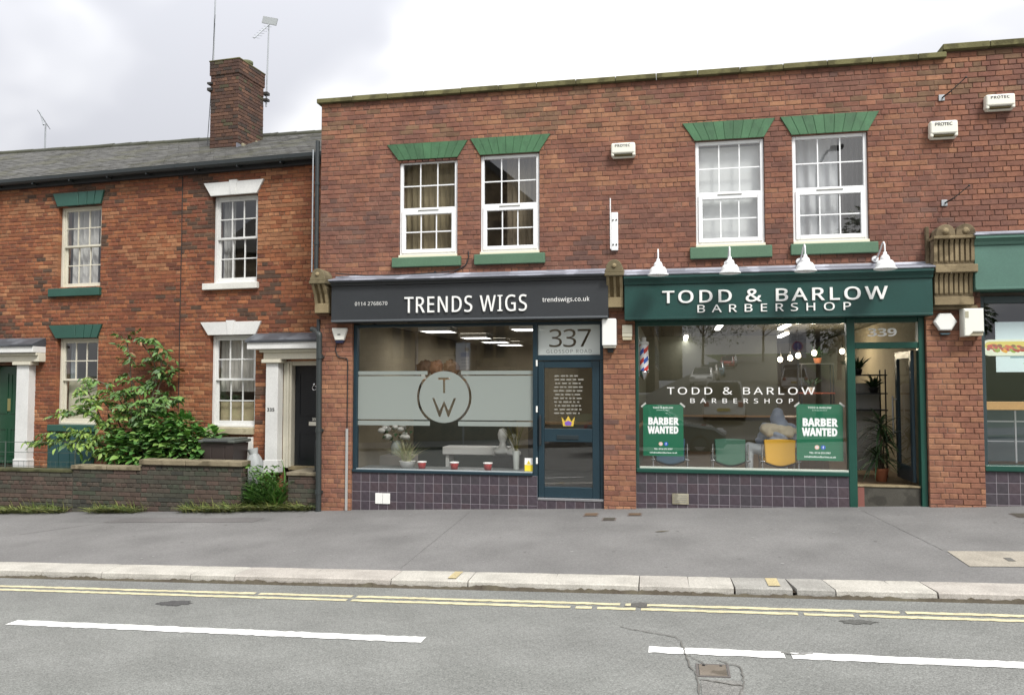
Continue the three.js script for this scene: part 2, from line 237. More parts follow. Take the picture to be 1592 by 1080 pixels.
{
  const gnd = structure('ground'); part(gnd, 'earth', sheet(-300, 300, 4, () => -300, () => 300, 4, x => clamp(0.035 * x, -3, 3) - 1.2), M([0.12, 0.12, 0.1], 1, { map: T.stone }), { uv: false });
  // weathered tarmac: older, paler and darker patches of aggregate
  const road = structure('road');
  const rc = (x, z) => { const n = fbm(x * 0.35 + 7, z * 0.9, 3, 4), tr = 0.03 * Math.sin((z - 5) * 1.6), m = fbm(x * 1.7, z * 1.7, 6, 4); const k = 0.93 + 0.10 * (n - 0.5) + 0.08 * (m - 0.5) + tr * 0.6; return [k, k * (1 + 0.02 * (n - 0.5)), k]; };
  part(road, 'tarmac', sheet(-50, 50, 400, x => kerbFront(x) - 0.05, () => 15.6, 80, (x, z) => roadY(x), rc), M([0.42, 0.425, 0.415], 0.92, { map: T.asph, bumpMap: T.asphB, bumpScale: 0.003, vertexColors: true }), { uv: false });
  const pavement = structure('pavement');
  const pc = (x, z) => { const n = fbm(x * 0.5 + 3, z * 1.1 + 1, 13, 4), m = fbm(x * 2.1, z * 2.1, 16, 4); let k = 0.95 + 0.14 * (n - 0.5) + 0.08 * (m - 0.5); const p = x > -9.6 && x < -6.2 && z > 0.55 + 0.1 * (x + 8) && z < 0.95 ? 0.86 : 1; return [k * p, k * p * 0.99, k * p]; };
  part(pavement, 'tarmac', sheet(-50, 50, 500, () => -0.4, kerbBack, 50, pav, pc), M([0.375, 0.372, 0.362], 0.93, { map: T.pave, bumpMap: T.asphB, bumpScale: 0.002, vertexColors: true }), { uv: false });
  // kerb: old stone blocks of uneven length
  const kerb = structure('kerb'), r = rng(11); let xs = [-40];
  while (xs[xs.length - 1] < -5.6) xs.push(xs[xs.length - 1] + 0.8 + r() * 0.5);
  xs = xs.filter(x => x < -5.3).concat([-4.8, -3.9, -2.94, -2.1, -1.2, -0.35, 0.13, 0.55, 1.07, 1.41, 1.97, 2.28]); while (xs[xs.length - 1] < 30) xs.push(xs[xs.length - 1] + 0.75 + r() * 0.35);
  const stoneGeo = (x0, x1, seed) => {
    const rr = rng(seed), n = 8, prof = [[0.0, 0.0], [0.372, -0.003], [0.392, -0.016], [0.398, -0.05], [0.40, -0.13]], pos = [], idx = [], uv = [], sk = (rr() - 0.5) * 0.05;
    for (let i = 0; i <= n; i++) { const e = (i === 0 || i === n) ? 0.003 : 0; prof.forEach(([d, h], j) => { const x = lerp(x0 + 0.003, x1 - 0.003, i / n) + d * 0.25 * (x1 > 1.3 ? 0.5 : 0.12) + sk * d; const w = (rr() - 0.5) * 0.0024; pos.push(x, pav(x, kerbBack(x)) + 0.006 + h - e + (j < 4 ? w : 0), kerbBack(x) + d + (j > 1 ? w : 0)); uv.push(x * 0.9 + seed, d + h * -1); }); }
    const m = prof.length; for (let i = 0; i < n; i++) for (let j = 0; j < m - 1; j++) { const a = i * m + j, b = a + m; idx.push(a, a + 1, b, b, a + 1, b + 1); }
    for (const [i, f] of [[0, 1], [n, 0]]) for (let j = 1; j < m - 1; j++) idx.push(...(f ? [i * m, i * m + j + 1, i * m + j] : [i * m, i * m + j, i * m + j + 1]));
    let g = new THREE.BufferGeometry(); g.setAttribute('position', new THREE.Float32BufferAttribute(pos, 3)); g.setAttribute('uv', new THREE.Float32BufferAttribute(uv, 2)); g.setIndex(idx); g = g.toNonIndexed(); g.computeVertexNormals(); return g;
  };
  part(kerb, 'bedding', sheet(-40, 30, 60, x => kerbBack(x) - 0.01, x => kerbFront(x) - 0.015, 1, x => pav(x, kerbBack(x)) - 0.035), K.soil, { uv: false });
  for (let i = 0; i < xs.length - 1; i++) { const m = part(kerb, 'kerb_stone', stoneGeo(xs[i], xs[i + 1], 100 + i), xs[i] > 0.5 && xs[i] < 1.3 ? K.kerbGrey : K.kerb[Math.floor(r() * 4)], { uv: false }); }
  { // dirt caught along the foot of the kerb
    const rr = rng(91), pos = [], idx = []; let k = 0; for (let x = -14; x < 8; x += 0.035) { const h = 0.014 + 0.05 * fbm(x * 3.1, 1, 4, 4) * (0.4 + rr() * 0.8), z = kerbFront(x) + 0.006; pos.push(x, roadY(x) - 0.01, z + 0.006, x, Math.min(roadY(x) + h, pav(x, kerbBack(x)) - 0.03), z - 0.001); if (k) { const a = (k - 1) * 2; idx.push(a, a + 2, a + 1, a + 2, a + 3, a + 1); } k++; }
    const g = new THREE.BufferGeometry(); g.setAttribute('position', new THREE.Float32BufferAttribute(pos, 3)); g.setIndex(idx); g.computeVertexNormals(); part(kerb, 'gutter_dirt', g, M([0.15, 0.135, 0.10], 1, { map: T.brick }));
  }
  // painted kerb blips
  const yel = M([0.66, 0.57, 0.33], 0.8, { map: T.gran });
  for (const [x, w] of [[-2.28, 0.09], [0.93, 0.11]]) part(kerb, 'yellow_mark', sheet(x - w / 2, x + w / 2, 2, x => kerbBack(x) + 0.02, x => kerbBack(x) + 0.33, 3, (x, z) => pav(x, kerbBack(x)) + 0.0125), yel, { uv: false });
  // lines on the road, worn to an uneven edge
  const strip = (xa, xb, z0, w, wear, seed, cut = []) => {
    const rr = rng(seed), pos = [], idx = [], uv = [], n = Math.ceil((xb - xa) / 0.05); let k = 0;
    for (let i = 0; i <= n; i++) { const x = lerp(xa, xb, i / n), zc = along(z0, x), a = w / 2 + (rr() - 0.5) * wear, b = w / 2 + (rr() - 0.5) * wear; pos.push(x, roadY(x) + 0.005, zc - a, x, roadY(x) + 0.005, zc + b); uv.push(x, 0, x, w); }
    for (let i = 0; i < n; i++) { const x = lerp(xa, xb, (i + 0.5) / n); if (cut.some(c => x > c[0] && x < c[1]) || (w < 0.1 && noise(x * 2.3, seed * 5, 3) > 0.8 && rr() < 0.12)) continue; const q = i * 2; idx.push(q, q + 1, q + 2, q + 2, q + 1, q + 3); }
    const g = new THREE.BufferGeometry(); g.setAttribute('position', new THREE.Float32BufferAttribute(pos, 3)); g.setAttribute('uv', new THREE.Float32BufferAttribute(uv, 2)); g.setIndex(idx); g.computeVertexNormals(); return g;
  };
  const yline = M([0.80, 0.75, 0.50], 0.85, { map: again(T.gran, 1.4) }), wline = M([0.80, 0.80, 0.78], 0.8, { map: again(T.plain, 1.2) });
  part(road, 'yellow_line', strip(-40, 30, 4.66, 0.072, 0.022, 1, [[-0.42, -0.24], [-0.5, -0.46], [1.9, 1.97]]), yline, { uv: false }); part(road, 'yellow_line', strip(-40, 30, 4.805, 0.072, 0.020, 2, [[-0.36, -0.30]]), yline, { uv: false });
  for (let k = -5; k <= 4; k++) { const a = -6.15 + k * 5.95; part(road, 'white_line', strip(a, a + 4.12, 5.93, 0.145, 0.022, 30 + k, k === 1 ? [[0.80, 0.86], [0.97, 0.99]] : []), wline, { uv: false }); }
  // cracks as thin ribbons, dirt fill and crevice shade in one dark colour
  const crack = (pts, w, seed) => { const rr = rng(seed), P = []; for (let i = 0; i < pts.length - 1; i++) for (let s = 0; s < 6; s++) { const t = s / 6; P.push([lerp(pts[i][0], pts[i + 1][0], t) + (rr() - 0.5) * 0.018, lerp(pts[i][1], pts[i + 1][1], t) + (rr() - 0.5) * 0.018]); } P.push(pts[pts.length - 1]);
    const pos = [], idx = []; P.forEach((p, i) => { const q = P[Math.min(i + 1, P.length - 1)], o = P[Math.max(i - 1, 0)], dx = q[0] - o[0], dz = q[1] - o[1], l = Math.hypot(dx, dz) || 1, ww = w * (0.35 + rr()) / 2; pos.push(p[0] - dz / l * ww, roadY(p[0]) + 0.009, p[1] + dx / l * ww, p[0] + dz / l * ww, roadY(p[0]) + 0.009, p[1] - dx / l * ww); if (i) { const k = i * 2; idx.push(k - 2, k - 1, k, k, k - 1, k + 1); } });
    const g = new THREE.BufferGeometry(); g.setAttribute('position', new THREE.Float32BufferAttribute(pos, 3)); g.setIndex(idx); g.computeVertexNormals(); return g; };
  const dirtShade = M([0.11, 0.105, 0.095], 1);
  for (const [p, w, s] of [[[[-0.46, 5.42], [-0.25, 5.54], [0, 5.66], [0.05, 5.8], [0.07, 6.02], [0.09, 6.28], [0.15, 6.54]], 0.010, 4], [[[0.1, 6.1], [0.22, 6.33]], 0.008, 5], [[[0.3, 6.2], [0.46, 6.34], [0.45, 6.62], [0.40, 6.95]], 0.010, 6], [[[0.14, 6.6], [0.3, 6.66], [0.44, 6.7]], 0.012, 7], [[[0.15, 6.54], [0.15, 6.95]], 0.014, 8], [[[0.78, 5.98], [0.86, 6.02], [1.0, 5.99]], 0.02, 9]]) part(road, 'crack', crack(p, w, s), dirtShade);
  const box = thing('service_cover', 'small rectangular iron service cover set in the cracked road tarmac', 'cover', [0.26, roadY(0.26), 6.42]);
  const tilt = g => { g.rotateZ(0.035); return g; };
  part(box, 'lid', tilt(B(-0.095, 0.095, -0.03, 0.008, -0.115, 0.105, 0.004)).translate(0.26, roadY(0.26), 6.42), M([0.22, 0.20, 0.195], 0.8, { map: T.stone }));
  part(box, 'frame', [B(-0.115, 0.115, -0.03, 0.006, -0.135, -0.12), B(-0.115, 0.115, -0.03, 0.006, 0.11, 0.125), B(-0.115, -0.1, -0.03, 0.006, -0.12, 0.11), B(0.1, 0.115, -0.03, 0.006, -0.12, 0.11)].map(g => tilt(g).translate(0.26, roadY(0.26), 6.42)), M([0.10, 0.09, 0.085], 0.8));
  for (const dx of [-0.06, 0.06]) part(box, 'key_hole', Cyl([0.26 + dx, roadY(0.26) + 0.006, 6.33], [0.26 + dx, roadY(0.26) + 0.0125, 6.33], 0.011), K.dark);
  part(road, 'repair_patch', sheet(0.17, 0.44, 6, () => 6.60, () => 7.1, 6, (x, z) => roadY(x) + 0.004), M([0.40, 0.39, 0.38], 0.95, { map: T.asph, bumpMap: T.asphB, bumpScale: 0.008 }), { uv: false });
  const blot = (cx, cz, rx, rz, seed) => { const rr = rng(seed), s = []; for (let i = 0; i < 26; i++) { const a = i / 26 * Math.PI * 2, k = 0.65 + rr() * 0.5; s.push(new THREE.Vector2(Math.cos(a) * rx * k, Math.sin(a) * rz * k)); } const g = new THREE.ShapeGeometry(new THREE.Shape(s)).rotateX(-Math.PI / 2); g.rotateZ(0.035); return g.translate(cx, roadY(cx) + 0.004, cz); };
  part(road, 'tar_patch', blot(-4.95, 4.95, 0.2, 0.11, 3), M([0.15, 0.145, 0.15], 0.9, { map: T.asph })); part(road, 'tar_patch', blot(1.5, 5.13, 0.16, 0.07, 5), M([0.20, 0.2, 0.19], 0.9, { map: T.asph })); part(road, 'tar_patch', blot(-0.33, 4.72, 0.13, 0.10, 8), M([0.21, 0.2, 0.19], 0.9, { map: T.asph }));
  { // trodden gum, a trench repair and seams in the pavement
    const rr = rng(19), gum = [], spot = (x, z, s) => { const g = new THREE.CircleGeometry(s, 7).rotateX(-Math.PI / 2).scale(1, 1, 0.8); g.rotateZ(0.035); return g.translate(x, pav(x, z) + 0.0035, z); }; for (let i = 0; i < 150; i++) { const x = -11 + rr() * 17, z = 0.2 + rr() * 3.4; gum.push(spot(x, z, 0.010 + rr() * 0.014)); }
    part(pavement, 'gum_spots', gum.filter((_, i) => i % 3), M([0.26, 0.255, 0.25], 0.95), { kind: 'stuff' }); part(pavement, 'pale_spots', gum.filter((_, i) => i % 3 === 0), M([0.14, 0.135, 0.13], 0.95), { kind: 'stuff' });
    part(pavement, 'trench_repair', sheet(-8.9, -6.3, 14, x => 0.62 + 0.03 * Math.sin(x * 5), x => 0.98 + 0.02 * Math.sin(x * 7), 3, (x, z) => pav(x, z) + 0.004), M([0.30, 0.285, 0.28], 0.95, { map: T.pave, bumpMap: T.asphB, bumpScale: 0.003 }), { uv: false });
    const seam = (xa, za, xb, zb, w) => { const pos = [], idx = []; for (let i = 0; i <= 40; i++) { const t = i / 40, x = lerp(xa, xb, t) + (rr() - 0.5) * 0.012, z = lerp(za, zb, t) + (rr() - 0.5) * 0.012, dx = xb - xa, dz = zb - za, l = Math.hypot(dx, dz), q = w * (0.4 + rr()) / 2; pos.push(x - dz / l * q, pav(x, z) + 0.0065, z + dx / l * q, x + dz / l * q, pav(x, z) + 0.0065, z - dx / l * q); if (i) { const k = i * 2; idx.push(k - 2, k - 1, k, k, k - 1, k + 1); } } const g = new THREE.BufferGeometry(); g.setAttribute('position', new THREE.Float32BufferAttribute(pos, 3)); g.setIndex(idx); g.computeVertexNormals(); return g; };
    for (const s of [[-9.6, 1.9, -8.7, 0.75, 0.016], [2.9, 2.70, 2.6, 0.2, 0.008], [-3.1, 0.15, -3.0, 3.7, 0.007]]) part(pavement, 'seam', seam(...s), M([0.17, 0.165, 0.16], 1));
  }
  // covers and slab in the pavement
  const flush = (x0, x1, z0, z1, up) => sheet(x0, x1, 2, () => z0, () => z1, 2, (x, z) => pav(x, z) + up);
  const sl = thing('concrete_slab', 'pale concrete slab with a lifting slot set in the pavement by the kerb', 'slab', [3.4, pav(3.4, 3), 3.1]);
  part(sl, 'slab', flush(2.92, 4.1, 2.74, 3.42, 0.006), M([0.46, 0.43, 0.37], 0.9, { map: T.gran, bumpMap: T.brickB, bumpScale: 0.003 }), { uv: false }); part(sl, 'slot', flush(3.36, 3.43, 3.05, 3.2, 0.010), dirtShade, { uv: false });
  let n = 0; for (const [x0, x1, z0, z1, l] of [[-1.3, -1.08, 0.34, 0.6, 'rusty square stop tap cover in front of the blue shop door'], [-1.0, -0.8, 0.72, 0.94, 'dark square stop tap cover set further from the brick pilaster'], [-0.66, -0.45, 0.36, 0.58, 'brown stop tap cover at the foot of the tiled shopfront'], [4.36, 4.7, 0.5, 0.8, 'dark iron cover by the far brick pilaster foot']])
    { const c = thing('stop_tap_cover', l, 'cover', [(x0 + x1) / 2, pav(x0, z0), (z0 + z1) / 2]); const mm = M(n % 2 ? [0.10, 0.095, 0.09] : [0.17, 0.12, 0.09], 0.8, { map: T.stone }); part(c, 'frame', flush(x0, x1, z0, z1, 0.004), M([0.13, 0.11, 0.1], 0.9), { uv: false }); part(c, 'lid', flush(x0 + 0.02, x1 - 0.02, z0 + 0.02, z1 - 0.02, 0.009), mm, { uv: false }); n++; }
  const lf = new THREE.Shape(); lf.moveTo(-0.09, 0); lf.quadraticCurveTo(-0.02, 0.03, 0.09, 0.006); lf.quadraticCurveTo(0.0, -0.03, -0.09, 0);
  single('fallen_leaf', 'dry brown leaf lying on the pavement before the green shop', 'leaf', new THREE.ExtrudeGeometry(lf, { depth: 0.004, bevelEnabled: false }).rotateX(-Math.PI / 2).rotateY(0.2).rotateZ(0.06).translate(-0.15, pav(-0.15, 1.7) + 0.008, 1.7), M([0.09, 0.075, 0.04], 0.9), [-0.15, pav(-0.15, 1.7), 1.7]);
}

// ---------------------------------------------------------------- the shop buildings
const SHOP = palette([[0.295, 0.136, 0.086], [0.255, 0.117, 0.080], [0.222, 0.108, 0.079], [0.165, 0.094, 0.076], [0.345, 0.172, 0.100], [0.215, 0.128, 0.078]], [0.95, 1.0, 1.06]);
const pickShop = (x, y, r) => { const n = 1.25 * fbm(x * 0.8 + 20, y * 1.1, 4, 4) - 0.12 + (r() - 0.5) * 0.42; let c = n < 0.30 ? 4 : n < 0.47 ? 0 : n < 0.64 ? 1 : n < 0.85 ? 2 : 3; if (y > 5.9 && fbm(x * 1.3, y * 2.2, 44, 3) > 0.54 && r() < 0.4) c = 5; if (y < 3 && r() < 0.75) c = r() < 0.5 ? 4 : 0; return c * 3 + Math.floor(r() * 3); };
const WINS = [[-4.345, -3.37, 3.93, 5.525], [-2.985, -2.035, 3.94, 5.535], [0.37, 1.37, 3.94, 5.56], [1.775, 2.82, 3.94, 5.565]];
const HOLES = [...WINS, [-5.14, -1.045, -1, 3.40], [-0.555, 3.545, -1, 3.40], [4.275, 9, -1, 3.75]];
const bld = thing('shop_building', 'two storey red brick building with two shops, flat parapet and green window heads', 'building', [-0.9, 0, -0.2]);
const bld2 = thing('neighbouring_building', 'red brick building with raised parapet next to the stone fluted pilaster', 'building', [6, 0.2, -0.2]);
const SPLIT = 3.9, TOP = 6.555, TOP2 = 6.66;
{
  const w1 = part(bld, 'wall', slab([-5.72, SPLIT, -0.6, TOP], HOLES.slice(0, 6).map(h => [h[0], h[1], Math.max(h[2], -0.55), h[3]]), -0.34, -0.007), K.mortarShop);
  const w2 = part(bld2, 'wall', slab([SPLIT, 10, -0.6, TOP2], [[4.275, 9.9, -0.55, 3.75]], -0.34, -0.011), K.mortarShop);
  const all = layBricks([-5.72, 10, -0.35, TOP2], { seed: 5, course: 0.0768, len: 0.228, holes: [...HOLES, [-6, SPLIT, TOP - 0.01, 9]], pick: pickShop });
  const big = b => (b.x > 5.2 ? 0 : 1) * b.w * b.h / ((b.x - CAMX) ** 2 + (b.y - CAMY) ** 2 + CAMZ ** 2);
  emitBricks(w1, all.filter(b => b.x < SPLIT), SHOP, 300, big); emitBricks(w2, all.filter(b => b.x >= SPLIT), SHOP, 150, big);
  // coping stones
  let r = rng(3);
  for (let x = -5.78; x < SPLIT; x += 0.62) { const e = Math.min(x + 0.615, SPLIT - 0.003); part(bld, 'coping_stone', B(x, e, TOP + (r() - 0.5) * 0.006, TOP + 0.085 + (r() - 0.5) * 0.012, -0.36, 0.07 + (r() - 0.5) * 0.01, 0.012), K.copingMoss); }
  for (let x = SPLIT - 0.05; x < 10; x += 0.62) part(bld2, 'coping_stone', B(x, x + 0.615, TOP2 + (r() - 0.5) * 0.006, TOP2 + 0.09 + (r() - 0.5) * 0.012, -0.36, 0.07 + (r() - 0.5) * 0.01, 0.012), K.copingMoss);
  // shell: flat roof, floors, side and back walls
  part(bld, 'roof', B(-5.70, SPLIT - 0.01, 6.15, 6.3, -10, -0.36), K.leadDark); part(bld, 'upper_floor', B(-5.48, SPLIT - 0.22, 3.02, 3.3, -9.7, -0.36), K.ceiling);
  part(bld, 'back_wall', B(-5.72, SPLIT - 0.01, -0.6, 6.4, -10.2, -10), K.innerWall); part(bld, 'side_wall', [B(-5.72, -5.55, -0.6, 6.5, -10, -0.35)], K.mortarShop); part(bld, 'wall_lining', B(-5.549, -5.5, 0.1, 3.01, -9.99, -0.36), K.innerWall); part(bld, 'side_wall', B(SPLIT - 0.2, SPLIT - 0.005, -0.6, 6.5, -10, -0.35), K.innerWall); part(bld, 'party_wall', B(-0.95, -0.65, -0.6, 6.14, -9.98, -0.36), K.innerWall);
  part(bld, 'shop_floor', B(-5.49, -0.96, -0.5, 0.10, -9.99, -0.16), K.floorGrey); part(bld, 'shop_floor', B(-0.64, SPLIT - 0.21, -0.5, 0.38, -9.99, -0.20), K.floorWood);
  part(bld2, 'roof', B(SPLIT, 10, 6.2, 6.35, -10, -0.36), K.leadDark); part(bld2, 'back_wall', B(SPLIT, 10, -0.6, 6.4, -10.2, -10), K.innerDark); part(bld2, 'side_wall', B(9.8, 10, -0.6, 6.4, -10, -0.35), K.innerDark); part(bld2, 'upper_floor', B(SPLIT, 9.8, 3.25, 3.4, -10, -0.36), K.innerDark); part(bld2, 'shop_floor', B(SPLIT, 9.8, -0.5, 0.3, -10, -0.2), K.floorGrey);
  { const bm = M([0.075, 0.07, 0.05], 0.7, { map: T.plain }); for (let i = 0; i < 20; i++) part(bld, 'ceiling_board', B(-0.635 + i * 0.216, -0.43 + i * 0.216, 2.985, 3.017, -9.9, -0.37, 0.005), bm); }
  part(bld, 'partition', [B(-0.64, 3.69, 3.31, 6.14, -3.1, -3), B(1.5, 1.6, 3.31, 6.14, -2.99, -0.36), B(-5.49, -0.96, 3.31, 6.14, -3.1, -3), B(-3.25, -3.15, 3.31, 6.14, -2.99, -0.36)], M([0.34, 0.31, 0.26], 0.9));
}
// upstairs windows: white plastic, fixed light above, opening light below
function upvc(parent, [x0, x1, y0, y1], mid, seed) {
  const w = sub(parent, 'window'), zf = -0.045, zb = -0.105, f = 0.052, r = rng(seed);
  part(w, 'frame', [B(x0, x0 + f, y0 + 0.045, y1, zb, zf, 0.008), B(x1 - f, x1, y0 + 0.045, y1, zb, zf, 0.008), B(x0 + f, x1 - f, y1 - f, y1, zb, zf, 0.008), B(x0 + f, x1 - f, y0 + 0.045, y0 + 0.045 + f * 0.8, zb, zf, 0.008), B(x0 + f, x1 - f, mid - 0.02, mid + 0.045, zb, zf, 0.008)], K.upvc);
  const s = 0.062, a = x0 + f * 0.72, b = x1 - f * 0.72, c = y0 + 0.075, d = mid - 0.005;
  part(w, 'sash', [B(a, a + s, c, d, zb + 0.02, zf + 0.018, 0.008), B(b - s, b, c, d, zb + 0.02, zf + 0.018, 0.008), B(a + s, b - s, d - s, d, zb + 0.02, zf + 0.018, 0.008), B(a + s, b - s, c, c + s, zb + 0.02, zf + 0.018, 0.008)], K.upvc);
  part(w, 'cill_trim', B(x0 - 0.005, x1 + 0.005, y0, y0 + 0.042, zb, 0.01, 0.006), K.plasticCream);
  part(w, 'vent', B(lerp(x0, x1, 0.32), lerp(x0, x1, 0.68), mid - 0.004, mid + 0.012, zf + 0.005, zf + 0.032, 0.004), M([0.55, 0.55, 0.52], 0.5));
  const lights = [[x0 + f, x1 - f, mid + 0.045, y1 - f], [a + s, b - s, c + s, d - s]];
  for (const [p, q, u, v] of lights) {
    const zg = p === x0 + f ? -0.075 : -0.062, cx = k => lerp(p, q, k / 3), bw = 0.009;
    for (const k of [1, 2]) part(w, 'glazing_bar', B(cx(k) - bw, cx(k) + bw, u, v, zg - 0.006, zg + 0.009), K.upvc); const my = (u + v) / 2;
    for (let k = 0; k < 3; k++) part(w, 'glazing_bar', B(cx(k) + (k ? bw : 0), cx(k + 1) - (k < 2 ? bw : 0), my - bw, my + bw, zg - 0.006, zg + 0.0085), K.upvc);
    for (let k = 0; k < 3; k++) for (const [ya, yb] of [[u, my], [my, v]]) { const g = new THREE.PlaneGeometry(cx(k + 1) - cx(k), yb - ya).rotateX((r() - 0.5) * 0.006).rotateY((r() - 0.5) * 0.006).translate((cx(k) + cx(k + 1)) / 2, (ya + yb) / 2, zg); part(w, 'pane', g, K.glass); }
  }
  return w;
}
[4.70, 4.71, 4.735, 4.74].forEach((m, i) => upvc(bld, WINS[i], m, 40 + i));
// painted flat arches and sills
const LINT = [[-4.556, -3.196, -4.36, -3.36, 5.532, 5.796], [-3.150, -1.849, -2.99, -2.03, 5.542, 5.816], [0.183, 1.535, 0.36, 1.375, 5.568, 5.846], [1.608, 2.988, 1.765, 2.833, 5.573, 5.853]];
const lintelMap = tex(256, (u, v) => { const a = fbm(u * 8, v * 8, 131, 5, 8), b = grain(u, v, 128, 133), st = sm(clamp((fbm(u * 16, v * 3, 141, 4, 0) - 0.6) / 0.12, 0, 1)); return g3(0.86 + 0.16 * (a - 0.5) + 0.06 * (b - 0.5) - 0.06 * st); }, true, 0.7);
const greens = [0.98, 1.08, 1.16].map(k => M([0.066 * k, 0.18 * k, 0.082 * k], 0.6, { map: lintelMap, bumpMap: T.plainB, bumpScale: 0.003 }));
for (const [a, b, c, d, y0, y1] of LINT) { const l = sub(bld, 'lintel'), n = 9, r = rng(Math.floor(y0 * 1000 + a * 50 + 900)); for (let i = 0; i < n; i++) { const g = 0.0022 + r() * 0.0016, T0 = lerp(a, b, i / n) + g, T1 = lerp(a, b, (i + 1) / n) - g, B0 = lerp(c, d, i / n) + g, B1 = lerp(c, d, (i + 1) / n) - g; part(l, 'voussoir', Ext([[B0, y0], [B1, y0], [T1, y1], [T0, y1]], 0.03, -0.012 + r() * 0.003, 0.0012), greens[Math.floor(r() * 3)]); } part(l, 'joint', Ext([[c, y0 + 0.004], [d, y0 + 0.004], [b, y1 - 0.004], [a, y1 - 0.004]], 0.024, -0.012), M([0.045, 0.12, 0.055], 0.9)); }
for (const [x0, x1, y0, y1] of [[-4.446, -3.294, 3.768, 3.925], [-3.073, -1.937, 3.772, 3.935], [0.276, 1.463, 3.758, 3.935], [1.724, 2.93, 3.773, 3.935]]) part(bld, 'sill', B(x0, x1, y0, y1, -0.12, 0.065, 0.012), K.greenSill);
// what hangs behind the upstairs glass
function drape(name, label, cat, x0, x1, y0, y1, z, folds, amp, mat) {
  const n = folds * 8, pos = [], idx = []; for (let i = 0; i <= n; i++) { const t = i / n, x = lerp(x0, x1, t), zz = z + amp * Math.sin(t * folds * Math.PI * 2) + amp * 0.5 * Math.sin(t * folds * 3.1); for (const y of [y0, y1]) pos.push(x, y, zz, x, y, zz - 0.004); }
  for (let i = 0; i < n; i++) { const a = i * 4, b = a + 4; idx.push(a, b, a + 2, b, b + 2, a + 2, a + 1, a + 3, b + 1, b + 1, a + 3, b + 3, a, a + 1, b, b, a + 1, b + 1, a + 2, b + 2, a + 3, b + 2, b + 3, a + 3); }
  const g = new THREE.BufferGeometry(); g.setAttribute('position', new THREE.Float32BufferAttribute(pos, 3)); g.setIndex(idx); g.computeVertexNormals(); return single(name, label, cat, g, mat, [(x0 + x1) / 2, y0, z]);
}
const fabric = (c, t = 0.25) => M(c, 0.95, { transmission: t, thickness: 0 });
drape('curtain', 'olive beige pleated curtain across the upstairs window over the telephone number', 'curtain', -4.42, -3.34, 3.85, 5.6, -0.30, 11, 0.016, fabric([0.26, 0.22, 0.13]));
drape('curtain', 'brownish pleated curtain half drawn in the window above the white capitals', 'curtain', -2.62, -1.98, 3.85, 5.6, -0.34, 7, 0.02, fabric([0.20, 0.165, 0.11]));
{ const bl = thing('roller_blind', 'plain pale roller blind fully lowered in the window above the green sign', 'blind', [0.87, 3.96, -0.2]); part(bl, 'sheet', B(0.41, 1.33, 3.98, 5.5, -0.202, -0.196), M([0.56, 0.58, 0.58], 0.9)); part(bl, 'bottom_bar', B(0.41, 1.33, 3.96, 3.985, -0.208, -0.19, 0.004), K.plasticWhite); }
drape('curtain', 'white net curtain gathered behind the window nearest the fluted stone pilaster', 'curtain', 1.72, 2.46, 3.85, 5.6, -0.30, 5, 0.02, fabric([0.60, 0.62, 0.64], 0.3));
drape('curtain', 'dark grey curtain at the side of the upstairs window with white net', 'curtain', 2.50, 2.90, 3.85, 5.6, -0.36, 5, 0.025, fabric([0.12, 0.11, 0.11]));

// ---------------------------------------------------------------- shopfronts
const TILE = palette([[0.088, 0.072, 0.090], [0.082, 0.070, 0.088], [0.094, 0.074, 0.088], [0.078, 0.072, 0.086]], [0.95, 1.04], 0.28);
function tiles(parent, name, x0, x1, yTop, rows, z, seed) {
  const s = 0.1525, r = rng(seed), g = brickVariant(0.1485, 0.1485, 0.012, 1), n = Math.round((x1 - x0) / s), w = (x1 - x0) / n;
  const bed = part(parent, name, B(x0, x1, yTop - rows * s, yTop, z - 0.14, z - 0.0035), M([0.24, 0.22, 0.24], 0.9)), o = OFF.get(bed);
  for (let i = 0; i < n; i++) for (let j = 0; j < rows; j++) { const m = new THREE.Mesh(g, TILE.mats[Math.floor(r() * 8)]); m.name = 'tile'; m.position.set(x0 + (i + 0.5) * w - o[0], yTop - (j + 0.5) * s - o[1], z + (r() - 0.5) * 0.0015 - o[2]); m.rotation.set((r() - 0.5) * 0.008, (r() - 0.5) * 0.008, 0); m.scale.x = w / s; m.castShadow = m.receiveShadow = true; bed.add(m); }
  return bed;
}
const ZG = -0.125;
